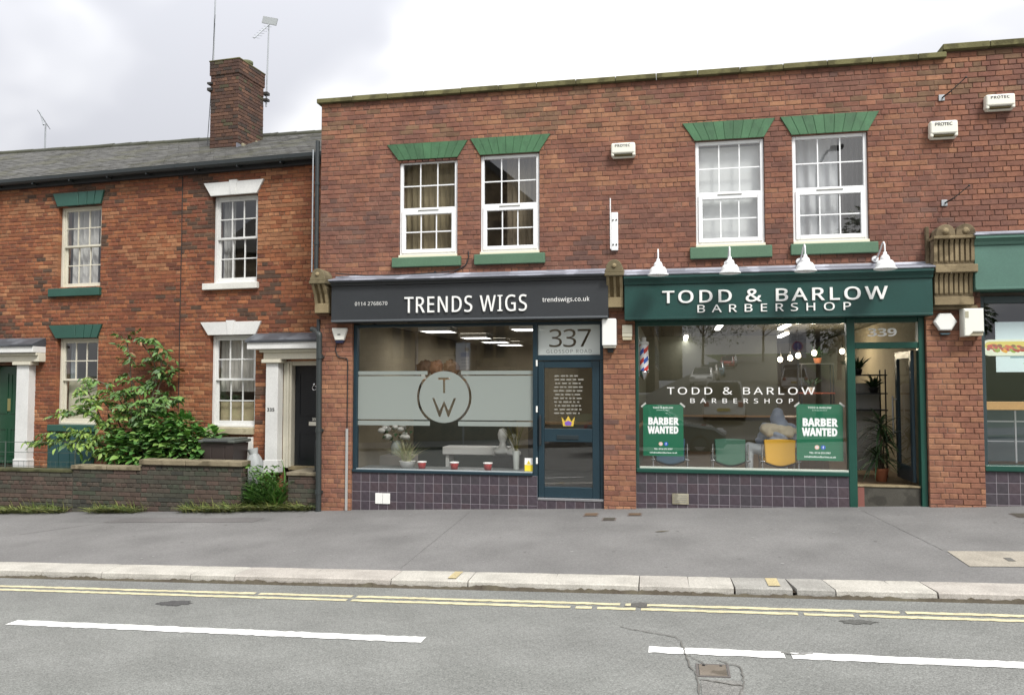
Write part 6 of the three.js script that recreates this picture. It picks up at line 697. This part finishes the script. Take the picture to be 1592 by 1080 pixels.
{
  const X = 1.72, t = thing('person', 'person in a grey blue hood and beige scarf sitting in the yellow chair', 'person', [X, 0.38, -1.8]);
  const hip = [X, 0.80, -1.74], waist = [X, 0.95, -1.73], chest = [X, 1.12, -1.72], neck = [X, 1.25, -1.74], head = [X + 0.005, 1.375, -1.78], sL = [X - 0.19, 1.17, -1.73], sR = [X + 0.19, 1.17, -1.73], eL = [X - 0.27, 0.97, -1.86], eR = [X + 0.29, 0.94, -1.84], hL = [X - 0.12, 0.90, -2.08], hR = [X + 0.12, 0.90, -2.08], kL = [X - 0.44, 0.86, -1.86], kR = [X + 0.14, 0.82, -2.18], fL = [X - 0.455, 0.46, -1.74], fR = [X + 0.14, 0.46, -2.20];
  const torso = e => [cap(hip, waist, 0.15 + e, 0.14 + e), cap(waist, chest, 0.14 + e, 0.145 + e), cap(sL, sR, 0.075 + e, 0.075 + e), cap(chest, neck, 0.12 + e, 0.055 + e)], arms = e => [cap(sL, eL, 0.055 + e, 0.045 + e), cap(eL, hL, 0.043 + e, 0.032 + e), cap(sR, eR, 0.055 + e, 0.045 + e), cap(eR, hR, 0.043 + e, 0.032 + e)], legs = e => [cap([X - 0.09, 0.80, -1.76], kL, 0.088 + e, 0.062 + e), cap(kL, fL, 0.058 + e, 0.042 + e), cap([X + 0.09, 0.80, -1.76], kR, 0.088 + e, 0.062 + e), cap(kR, fR, 0.058 + e, 0.042 + e)];
  const hands = []; for (const [h, s] of [[hL, 1], [hR, -1]]) { const pm = [h[0] + s * 0.035, h[1] - 0.01, h[2] - 0.05]; hands.push(cap(h, pm, 0.028, 0.034)); for (let i = 0; i < 4; i++) { const b = [pm[0] + s * 0.02, pm[1] + 0.025 - i * 0.018, pm[2] - 0.01], m = [b[0] + s * 0.035, b[1] - 0.006, b[2] - 0.02], e = [m[0] + s * 0.012, m[1] - 0.022, m[2] + 0.012 - i * 0.002]; hands.push(cap(b, m, 0.0095, 0.009), cap(m, e, 0.009, 0.0075)); } hands.push(cap([pm[0] - s * 0.01, pm[1] + 0.025, pm[2] + 0.01], [pm[0] + s * 0.03, pm[1] + 0.045, pm[2] - 0.01], 0.011, 0.008)); }
  const feet = [cap([fL[0], 0.43, fL[2]], [fL[0] - 0.02, 0.415, fL[2] - 0.17], 0.042, 0.034), cap([fR[0], 0.43, fR[2]], [fR[0], 0.415, fR[2] - 0.17], 0.042, 0.034)], hd = [cap([head[0], head[1] + 0.02, head[2] + 0.015], [head[0], head[1] - 0.045, head[2] - 0.035], 0.088, 0.06), cap([head[0], head[1] - 0.005, head[2] - 0.085], [head[0], head[1] - 0.03, head[2] - 0.105], 0.012, 0.015), cap(neck, head, 0.052, 0.055), cap([head[0] - 0.083, head[1] - 0.01, head[2]], [head[0] - 0.086, head[1] + 0.02, head[2] + 0.01], 0.014, 0.016), cap([head[0] + 0.083, head[1] - 0.01, head[2]], [head[0] + 0.086, head[1] + 0.02, head[2] + 0.01], 0.014, 0.016)];
  const skin = M([0.42, 0.25, 0.18], 0.6), jm = M([0.42, 0.48, 0.58], 0.9, { map: T.plain }); const body = part(t, 'body', sdfMesh([1.15, 0.38, -2.45], [2.15, 1.52, -1.5], 0.013, blend([...torso(0), ...arms(0), ...legs(0), ...hands, ...feet, ...hd], 0.02)), skin);
  part(t, 'jacket', sdfMesh([1.3, 0.7, -2.2], [2.2, 1.35, -1.5], 0.014, (() => { const f = blend([...torso(0.022), ...arms(0.02)], 0.03); return (x, y, z) => f(x, y, z) + 0.006 * Math.sin(y * 60 + x * 20); })()), jm);
  part(t, 'hood', sdfMesh([1.5, 1.12, -1.95], [1.95, 1.56, -1.55], 0.012, (() => { const f = blend([cap([head[0] - 0.005, head[1] + 0.045, head[2] + 0.03], [head[0], head[1] - 0.02, head[2] - 0.02], 0.085, 0.112), cap([head[0] - 0.02, head[1] - 0.06, head[2] + 0.03], [X + 0.03, 1.235, -1.69], 0.10, 0.12)], 0.05), c = cap([head[0], head[1] - 0.01, head[2] - 0.10], [head[0], head[1] - 0.03, head[2] - 0.3], 0.088, 0.12); return (x, y, z) => Math.max(f(x, y, z), -c(x, y, z)); })()), jm);
  part(t, 'scarf', sdfMesh([1.36, 0.98, -2.0], [2.12, 1.35, -1.48], 0.014, (() => { const f = blend([cap([X - 0.20, 1.17, -1.68], [X + 0.02, 1.17, -1.635], 0.085, 0.09), cap([X + 0.02, 1.17, -1.635], [X + 0.22, 1.15, -1.70], 0.09, 0.07), cap([X - 0.15, 1.11, -1.65], [X + 0.16, 1.10, -1.64], 0.07, 0.07)], 0.03); return (x, y, z) => f(x, y, z) + 0.02 * (fbm(x * 22, y * 22, z * 22, 2) - 0.5); })()), M([0.68, 0.60, 0.43], 1));
  part(t, 'trousers', sdfMesh([1.15, 0.42, -2.35], [2.0, 0.98, -1.55], 0.014, blend([...legs(0.016), cap(hip, [X, 0.86, -1.74], 0.165, 0.16)], 0.03)), M([0.50, 0.54, 0.55], 0.9)); part(t, 'shoe', sdfMesh([1.15, 0.37, -2.0], [1.4, 0.52, -1.66], 0.01, cap([fL[0], 0.425, fL[2] + 0.01], [fL[0] - 0.02, 0.41, fL[2] - 0.18], 0.046, 0.036)), M([0.5, 0.5, 0.5], 0.6)); t.position.x -= 0.07; t.position.z += 0.6; part(t, 'shoe', sdfMesh([1.75, 0.37, -2.5], [1.98, 0.52, -2.12], 0.01, cap([fR[0], 0.425, fR[2] + 0.01], [fR[0], 0.41, fR[2] - 0.18], 0.046, 0.036)), M([0.5, 0.5, 0.5], 0.6));
}
{
  const sh = thing('black_shelf', 'black metal shelf unit with pot plants deep in the barber shop', 'shelf', [2.8, 0.38, -4.6]), bars = []; for (const x of [2.5, 3.1]) for (const z of [-4.75, -4.45]) bars.push(B(x, x + 0.025, 0.38, 2.3, z, z + 0.025)); part(sh, 'frame', bars, K.black); for (const y of [0.7, 1.2, 1.7, 2.28]) part(sh, 'board', B(2.48, 3.14, y, y + 0.025, -4.77, -4.42), y > 1.3 && y < 2 ? M([0.3, 0.08, 0.05], 0.5) : K.black);
  pottedGrass('shelf_plant', 'small leafy plant on the deep black shelf', 2.72, 1.726, -4.6, 0.1, 0.07, K.plasticWhite, 50, 0.25, 1.1, [[0.03, 0.09, 0.03], [0.05, 0.13, 0.03]], 93, 0.03); pottedGrass('shelf_plant', 'trailing plant on top of the deep black shelf', 2.85, 2.306, -4.6, 0.1, 0.08, K.terracotta, 60, 0.3, 1.5, [[0.03, 0.08, 0.03]], 94, 0.03);
  const ds = thing('reception_desk', 'brown timber fronted reception desk behind the second poster', 'desk', [2.35, 0.38, -2.4]); part(ds, 'front', B(1.95, 2.62, 0.38, 1.28, -2.9, -2.3, 0.006), M([0.30, 0.16, 0.08], 0.5, { map: T.plain })); part(ds, 'top', B(1.9, 2.66, 1.281, 1.32, -2.95, -2.25, 0.006), M([0.36, 0.2, 0.1], 0.4)); for (let i = 0; i < 6; i++) part(ds, 'slat', B(1.97 + i * 0.11, 2.06 + i * 0.11, 0.42, 1.25, -2.3, -2.285), M([0.26, 0.14, 0.07], 0.5));
  const ps = thing('doorway_shelf', 'black wire shelf stand with plants just inside the open barber door', 'shelf', [3.1, 0.38, -1.7]), b2 = []; for (const x of [2.88, 3.38]) for (const z of [-2.0, -1.65]) b2.push(B(x, x + 0.02, 0.38, 2.12, z, z + 0.02)); part(ps, 'frame', b2, K.black); for (const y of [1.45, 1.72, 2.02]) part(ps, 'board', B(2.86, 3.42, y, y + 0.02, -2.02, -1.62), K.black); part(ps, 'white_panel', B(2.9, 3.4, 0.45, 1.9, -2.06, -2.04), M([0.55, 0.55, 0.53], 0.7));
  pottedGrass('stand_plant', 'dark fern on the upper shelf inside the barber doorway', 3.0, 2.04, -1.8, 0.09, 0.08, K.black, 70, 0.28, 1.6, [[0.02, 0.06, 0.02], [0.035, 0.09, 0.03]], 95, 0.03); pottedGrass('stand_plant', 'dark trailing plant on the lower shelf inside the barber doorway', 3.25, 1.74, -1.8, 0.09, 0.08, K.black, 60, 0.25, 1.4, [[0.02, 0.06, 0.02]], 96, 0.03);
  // spiky palm in a terracotta pot
  const r = rng(77), base = [3.16, 0.38, -1.05], pl = thing('spiky_palm', 'tall spiky palm in an orange clay pot inside the doorway', 'plant', base), list = []; part(pl, 'pot', Lathe([[0, 0], [0.075, 0], [0.10, 0.16], [0.108, 0.16], [0.108, 0.2], [0.092, 0.2], [0.085, 0.16], [0, 0.16]], 18).translate(...base), K.terracotta); const st = []; for (const [dx, dz, h] of [[0, 0, 1.0], [0.06, -0.05, 0.75], [-0.05, 0.03, 0.5]]) { st.push(Cyl([3.16 + dx * 0.5, 0.54, -1.05], [3.16 + dx, 0.38 + h, -1.05 + dz], 0.016, 0.012, 7)); for (let i = 0; i < 48; i++) { const a = r() * 6.28, up = -0.35 + r() * 1.3; list.push({ m: aim(new THREE.Vector3(3.16 + dx, 0.30 + h - r() * 0.12, -1.05 + dz), new THREE.Vector3(Math.cos(a), up, Math.sin(a) * 0.7), 0, 0.75 + r() * 0.45), c: Math.floor(r() * 3), near: r() }); } } part(pl, 'stem', st, K.bark); foliage(pl, leafGeo(0.42, 0.035, 0.3, 0.4, 6), list, [[0.022, 0.06, 0.02], [0.035, 0.085, 0.025], [0.05, 0.10, 0.03]], 100, base);
  part(bld, 'brown_pilaster', B(2.62, 2.72, 0.38, 2.0, -0.9, -0.8), M([0.28, 0.14, 0.07], 0.5));
}

{ // added dark panels keeping the barber shop dim so the glass reflections show
  const bd = thing('added_backdrop', 'added dark olive backdrop with a timber ledge that dims the back of the barber shop', 'added backdrop', [0.9, 0.38, -6.4]); part(bd, 'panel', B(-0.6, 2.3, 0.38, 3.01, -6.5, -6.4), M([0.12, 0.125, 0.09], 0.6)); part(bd, 'ledge', B(-0.6, 2.3, 1.16, 1.2, -6.399, -6.25), K.timber);
  const sp = thing('added_side_backdrop', 'added dark green backdrop that dims the side wall behind the striped pole', 'added backdrop', [-0.6, 0.38, -3.4]); part(sp, 'panel', B(-0.638, -0.6, 0.39, 3.0, -6.39, -0.4), M([0.11, 0.12, 0.09], 0.6)); part(sp, 'rail', B(-0.6, -0.58, 1.1, 1.16, -6.3, -0.45), K.timber);
}

// ---------------------------------------------------------------- the other side of the street, seen in the glass
{
  const opp = structure('far_pavement'); part(opp, 'tarmac', sheet(-50, 50, 50, () => 15.6, () => 19.4, 4, (x, z) => roadY(x) + 0.11), M([0.27, 0.26, 0.255], 0.95, { map: T.pave }), { uv: false });
  const cx = z => 2.2 + 0.11 * (z - 20), sy = (x, z) => roadY(x * 0.3) + 0.1 + 0.055 * Math.max(0, z - 18); const ss = structure('side_street'); part(ss, 'tarmac', (() => { const pos = [], idx = [], uv = []; for (let i = 0; i <= 30; i++) { const z = 15.5 + i * 5; for (const s of [-6.2, -4.2, 4.2, 6.2]) { const x = cx(z) + s; pos.push(x, sy(x, z) + (Math.abs(s) > 5 ? 0.12 : 0.01), z); uv.push(x, z); } if (i) for (let k = 0; k < 3; k++) { const a = (i - 1) * 4 + k, b = i * 4 + k; idx.push(a, b, a + 1, b, b + 1, a + 1); } } const g = new THREE.BufferGeometry(); g.setAttribute('position', new THREE.Float32BufferAttribute(pos, 3)); g.setAttribute('uv', new THREE.Float32BufferAttribute(uv, 2)); g.setIndex(idx); g.computeVertexNormals(); return g; })(), M([0.17, 0.165, 0.155], 0.95, { map: T.asph }), { uv: false });
  const hill = structure('hillside'); part(hill, 'grass', [sheet(-120, -4, 20, () => 19.4, () => 200, 20, (x, z) => roadY(x * 0.2) - 0.05 + 0.055 * (z - 18)), sheet(8, 140, 20, () => 19.4, () => 200, 20, (x, z) => roadY(x * 0.2) + 0.02 + 0.055 * (z - 18))], M([0.07, 0.09, 0.04], 1), { uv: false });
  // stone hall with a gable
  const SAND = palette([[0.38, 0.31, 0.20], [0.32, 0.255, 0.165], [0.44, 0.37, 0.25], [0.24, 0.20, 0.14]], [0.9, 1.1]); const hall = thing('stone_hall', 'sandstone hall with a steep gable across the road, mirrored in the windows', 'building', [-13, -0.4, 22]); const z = 19.6;
  const outline = [[-26, -1], [-4.9, -1], [-4.9, 8.9], [-9.2, 12.6], [-13.5, 8.9], [-26, 8.9]], wp = [[-7.2, 3], [-9.2, 3.4], [-11.2, 3], [-16, 3], [-19, 3], [-22, 3]]; const S = new THREE.Shape(outline.map(p => new THREE.Vector2(...p))); for (const [x, y] of wp) S.holes.push(new THREE.Path([[x - 0.45, y], [x - 0.45, y + 2.6], [x, y + 3.3], [x + 0.45, y + 2.6], [x + 0.45, y]].map(p => new THREE.Vector2(...p))));
  const hw = part(hall, 'wall', [new THREE.ExtrudeGeometry(S, { depth: 0.5, bevelEnabled: false }).translate(0, 0, z), B(-5.4, -4.9, -1, 8.9, z + 0.5, z + 14)], M([0.30, 0.25, 0.17], 0.95, { map: T.stone }));
  const blocks = layBricks([-26, -4.9, -0.7, 12.4], { seed: 301, course: 0.24, len: 0.52, header: () => false, pick: (x, y, r) => Math.floor(r() * 8), d: 0.05, z: 0, ch: 0.015, holes: wp.map(([x, y]) => [x - 0.55, x + 0.55, y - 0.1, y + 3.1]) }).filter(b => b.y < (b.x > -13.5 ? 8.9 + Math.max(0, 3.7 * (1 - Math.abs(b.x + 9.2) / 4.3)) : 8.8) - 0.15); for (const b of blocks) { b.ry = Math.PI; b.z = z - 0.012 + b.z; b.rx = b.rz = 0; } const mm = new THREE.Mesh(brickMesh(blocks, SAND.pal).translate(13, 0.4, -22), SAND.rest); mm.name = 'stonework'; mm.userData.kind = 'stuff'; hw.add(mm);
  for (const [x, y] of wp) { const w = sub(hall, 'window'); part(w, 'glass', Ext([[x - 0.45, y], [x + 0.45, y], [x + 0.45, y + 2.6], [x, y + 3.3], [x - 0.45, y + 2.6]], 0.02, z + 0.25), M([0.03, 0.035, 0.04], 0.1)); part(w, 'mullion', B(x - 0.05, x + 0.05, y, y + 3.2, z + 0.15, z + 0.24), K.sandstone); part(w, 'sill', B(x - 0.6, x + 0.6, y - 0.2, y, z - 0.1, z + 0.1), K.sandstone); }
  part(hall, 'roof', [Ext([[-4.6, 8.75], [-9.2, 12.75], [-13.8, 8.75], [-13.5, 8.7], [-9.2, 12.4], [-4.9, 8.7]], 14, z - 0.2)], K.slate); part(hall, 'wing_roof', (() => { const g = new THREE.BoxGeometry(12.4, 0.15, 6).rotateX(-0.6).translate(-19.8, 10.4, z + 2.2); return g; })(), K.slate); part(hall, 'buttress', [B(-13.9, -13.2, -1, 7, z - 0.6, z)], K.sandstone); part(hall, 'low_wall', B(-26, -5.2, -0.6, 0.75, 19.0, 19.25), M([0.26, 0.22, 0.15], 0.95, { map: T.stone }));
  // stone houses up the side street
  const fronts = ['stone fronted house nearest the hall up the side street', 'stone fronted house second up the side street', 'stone fronted house furthest up the side street']; [[40, 0.36], [62, 0.32], [84, 0.38]].forEach(([zz, k], i) => { const x = cx(zz) - 8.2, y = sy(x, zz), h = thing('stone_house', fronts[i], 'house', [x, y, zz]), m = M([k, k * 0.82, k * 0.56], 0.95, { map: T.stone }); part(h, 'wall', B(x - 8, x, y - 1, y + 7, zz - 10, zz + 10), m); part(h, 'roof', Ext([[x - 8.4, y + 6.9], [x - 4, y + 10], [x + 0.4, y + 6.9]], 20.4, zz - 10.2), K.slate); for (let j = -2; j <= 2; j++) for (const yy of [1.2, 4.2]) { const w = part(h, 'window', B(x - 0.02, x + 0.03, y + yy, y + yy + 1.8, zz + j * 3.8 - 0.6, zz + j * 3.8 + 0.6), M([0.03, 0.035, 0.04], 0.1)); part(w, 'frame', [B(x + 0.03, x + 0.06, y + yy, y + yy + 1.8, zz + j * 3.8 - 0.04, zz + j * 3.8 + 0.04), B(x + 0.03, x + 0.07, y + yy - 0.15, y + yy, zz + j * 3.8 - 0.75, zz + j * 3.8 + 0.75)], K.white); } });
  // trees
  const card = leafGeo(0.24, 0.15, 0.25, 0.2, 2), lm = leafMat([1, 1, 1], 0.2);
  function tree(label, x, zz, H, R, n, seed) {
    const y = sy(x, zz) - 0.3, r = rng(seed), t = thing('street_tree', label, 'tree', [x, y, zz], 0, 'trees beside the side street'); part(t, 'trunk', [Cyl([x, y, zz], [x + 0.2, y + H * 0.55, zz], 0.22, 0.12, 9), ...Array.from({ length: 6 }, (_, i) => { const a = i * 1.05; return Cyl([x + 0.1, y + H * (0.3 + i * 0.04), zz], [x + Math.cos(a) * R * 0.6, y + H * (0.6 + 0.05 * i), zz + Math.sin(a) * R * 0.6], 0.08, 0.03, 6); })], K.bark);
    const im = new THREE.InstancedMesh(card, lm, n), c = new THREE.Color(), lob = Array.from({ length: 16 }, () => { const a = r() * 6.28, e = r(); return [Math.cos(a) * R * 0.62 * Math.sqrt(r()), H * (0.38 + 0.5 * e), Math.sin(a) * R * 0.62 * Math.sqrt(r()), R * (0.28 + 0.2 * r())]; });
    for (let i = 0; i < n; i++) { const L = lob[i % 16], a = r() * 6.28, e = Math.acos(1 - 2 * r()), k = Math.cbrt(0.25 + 0.75 * r()), d = new THREE.Vector3(Math.sin(e) * Math.cos(a), Math.cos(e), Math.sin(e) * Math.sin(a)), p = new THREE.Vector3(L[0] + d.x * L[3] * k, L[1] + d.y * L[3] * k * 0.85, L[2] + d.z * L[3] * k); d.y -= 0.3; im.setMatrixAt(i, aim(p, d, (r() - 0.5) * 2, 0.7 + r() * 0.8)); const q = 0.7 + 0.6 * r(); im.setColorAt(i, c.setRGB(0.05 * q, 0.095 * q, 0.028 * q)); } im.name = 'crown'; im.userData.kind = 'stuff'; im.castShadow = im.receiveShadow = true; t.add(im);
  }
  tree('dark leafy tree nearest the junction on the far side', cx(26) + 7.5, 27, 9.5, 4.2, 11000, 1); tree('leafy tree standing a little way up the side street', cx(44) + 7.5, 42, 11, 4.8, 10000, 2); tree('broad leafy tree half way up the side street', cx(62) + 7.5, 62, 12, 5, 7000, 3); tree('tree at the top of the side street', cx(110) + 2, 120, 14, 9, 6000, 4); tree('tree behind the stone houses on the hill', cx(100) - 6.5, 112, 12, 6, 4000, 5);
  // cars
  function car(label, x, zz, y, turn, col, opt = {}) {
    const t = thing('parked_car', label, 'car', [x, y, zz], turn), L = opt.L || 4.2, H = opt.H || 1.48, Wd = 1.74, m = M(col, 0.25, { clearcoat: 1, clearcoatRoughness: 0.05 }), h = L / 2; const boxy = opt.boxy || 0;
    const side = [[-h, 0.35], [-h + 0.05, 0.62], [-h + 0.12, 0.86 + 0.08 * boxy], [-h + 0.5, 0.93], [h - 1.25, 0.95], [h - 0.35, 0.82 + 0.08 * boxy], [h - 0.05, 0.62], [h, 0.38], [h - 0.1, 0.22], [-h + 0.1, 0.22]];
    part(t, 'body', [Ext(side, Wd, -Wd / 2, 0.07)], m); const cab = [[-h + 0.22, 0.9], [-h + 0.55 - 0.25 * boxy, H - 0.05], [-h + 0.9, H], [h - 2.0, H - 0.02], [h - 1.15, 0.93]]; const cg = Ext(cab, Wd - 0.2, -(Wd - 0.2) / 2, 0.09), p = cg.attributes.position; for (let i = 0; i < p.count; i++) { const k = 1 - 0.16 * clamp((p.getY(i) - 0.9) / (H - 0.9), 0, 1); p.setZ(i, p.getZ(i) * k); } cg.computeVertexNormals(); part(t, 'cabin', cg, M([0.02, 0.025, 0.03], 0.06)); part(t, 'roof_panel', B(-h + 0.75, h - 2.02, H - 0.015, H + 0.012, -0.62, 0.62, 0.01), m); for (const s of [-1, 1]) part(t, 'pillar', [Cyl([h - 1.2, 0.93, s * 0.77], [h - 2.02, H - 0.02, s * 0.65], 0.03), Cyl([-0.1, 0.93, s * 0.79], [-0.15, H - 0.02, s * 0.66], 0.03), Cyl([-h + 0.28, 0.93, s * 0.77], [-h + 0.72, H - 0.02, s * 0.65], 0.04)], m);
    for (const wx of [-h + 0.75, h - 0.78]) for (const s of [-1, 1]) { const w = sub(t, 'wheel'); part(w, 'tyre', new THREE.TorusGeometry(0.245, 0.085, 10, 24).translate(wx, 0.32, s * (Wd / 2 - 0.07)), M([0.02, 0.02, 0.02], 0.8)); part(w, 'rim', [Cyl([wx, 0.32, s * (Wd / 2 - 0.14)], [wx, 0.32, s * (Wd / 2 - 0.03)], 0.19, 0.19, 20)], K.steel); }
    for (const s of [-1, 1]) { part(t, 'headlight', B(h - 0.22, h - 0.02, 0.60, 0.74, s * 0.62 - 0.17, s * 0.62 + 0.17, 0.03), M([0.6, 0.62, 0.64], 0.1)); part(t, 'tail_light', B(-h + 0.01, -h + 0.2, 0.66, 0.86, s * 0.70 - 0.10, s * 0.70 + 0.10, 0.03), M([0.35, 0.02, 0.02], 0.2)); } part(t, 'number_plate', B(-h - 0.03, -h + 0.06, 0.48, 0.60, -0.26, 0.26), M([0.6, 0.48, 0.06], 0.4)); part(t, 'number_plate', B(h - 0.06, h + 0.02, 0.36, 0.48, -0.26, 0.26), K.letter); return t;
  }
  const up = -Math.PI / 2 + 0.1; // facing uphill
  car('dark teal hatchback standing on the road in front of the shops', -0.55, 12.55, roadY(-0.55), Math.PI * 2, [0.04, 0.07, 0.075]); car('pale grey boxy car at the mouth of the side street', 2.3, 24.5, sy(2.3, 24.5), up, [0.62, 0.64, 0.62], { boxy: 1, H: 1.75 }); car('cream white car parked up the side street on the house side', cx(52) - 3.4, 52, sy(cx(52) - 3.4, 52), up + Math.PI, [0.78, 0.78, 0.74]); car('beige car parked behind the cream one', cx(59) - 3.4, 59, sy(cx(59) - 3.4, 59), up + Math.PI, [0.45, 0.42, 0.34]); car('pale blue car parked further up the side street', cx(67) - 3.3, 67, sy(cx(67) - 3.3, 67), up + Math.PI, [0.22, 0.42, 0.55]); car('red car parked high up the side street', cx(92) - 3.3, 92, sy(cx(92) - 3.3, 92), up + Math.PI, [0.6, 0.04, 0.04]); car('white car parked above the red one', cx(101) - 3.3, 101, sy(cx(101) - 3.3, 101), up + Math.PI, [0.7, 0.7, 0.7]); car('silver car parked on the tree side of the side street', cx(46) + 3.2, 46, sy(cx(46) + 3.2, 46), up, [0.68, 0.69, 0.7]); car('grey car parked under the second tree', cx(54) + 3.3, 54, sy(cx(54) + 3.3, 54), up, [0.2, 0.21, 0.22]);
  const lp = thing('street_lamp', 'tall dark street lamp on the far pavement, mirrored upstairs', 'street lamp', [5.0, roadY(5) + 0.11, 17]); part(lp, 'post', [Cyl([5, roadY(5), 17], [5, 9.2, 17], 0.09, 0.06, 12)], K.black); part(lp, 'base', Cyl([5, roadY(5), 17], [5, 1.4, 17], 0.13, 0.12, 12), K.black); part(lp, 'arm', Tube([[5, 9.1, 17], [5.05, 9.7, 16.98], [5.3, 10.15, 16.95], [5.6, 10.25, 16.9]], 0.045, 20), K.black); part(lp, 'lamp_head', B(5.4, 6.0, 10.18, 10.32, 16.75, 17.05, 0.04), K.black);
  const sign = (label, x, y, w, h, draw) => { const c = document.createElement('canvas'); c.width = 160; c.height = Math.round(160 * h / w); draw(c.getContext('2d'), c.width, c.height); const tx = new THREE.CanvasTexture(c); tx.colorSpace = THREE.SRGBColorSpace; const s = thing('parking_sign', label, 'sign', [x, roadY(x), 16.2]); part(s, 'post', Cyl([x, roadY(x), 16.25], [x, y + h / 2 + 0.1, 16.25], 0.035), K.galv); part(s, 'back', B(x - w / 2, x + w / 2, y - h / 2, y + h / 2, 16.19, 16.2), K.galv); part(s, 'face', new THREE.PlaneGeometry(w, h).rotateY(Math.PI).translate(x, y, 16.186), M([1, 1, 1], 0.4, { map: tx }), { uv: false }); };
  sign('white street sign with a blue panel on a post across the road', -7.6, 2.95, 0.55, 1.0, (x, w, h) => { x.fillStyle = '#c9d2dc'; x.fillRect(0, 0, w, h); x.fillStyle = '#2f6fb5'; x.fillRect(12, h * 0.36, w * 0.6, h * 0.16); x.fillStyle = '#6f6340'; x.fillRect(12, h * 0.18, 50, h * 0.12); x.fillStyle = '#5b7fa8'; for (const k of [0.6, 0.72, 0.84]) x.fillRect(12, h * k, w * 0.55, 12); });
  sign('white street sign with a blue and purple roundel on a post across the road', 4.2, 3.25, 0.56, 0.88, (x, w, h) => { x.fillStyle = '#c3c7cd'; x.fillRect(0, 0, w, h); x.fillStyle = '#b54a5c'; x.beginPath(); x.arc(w / 2, h * 0.55, 50, 0, 7); x.fill(); x.fillStyle = '#3f4f9e'; x.beginPath(); x.arc(w / 2, h * 0.55, 40, 0, 7); x.fill(); x.fillStyle = '#7a7f88'; for (const k of [0.1, 0.18, 0.26]) x.fillRect(28, h * k, w * 0.65, 9); });
}
renderer.render(scene, camera);
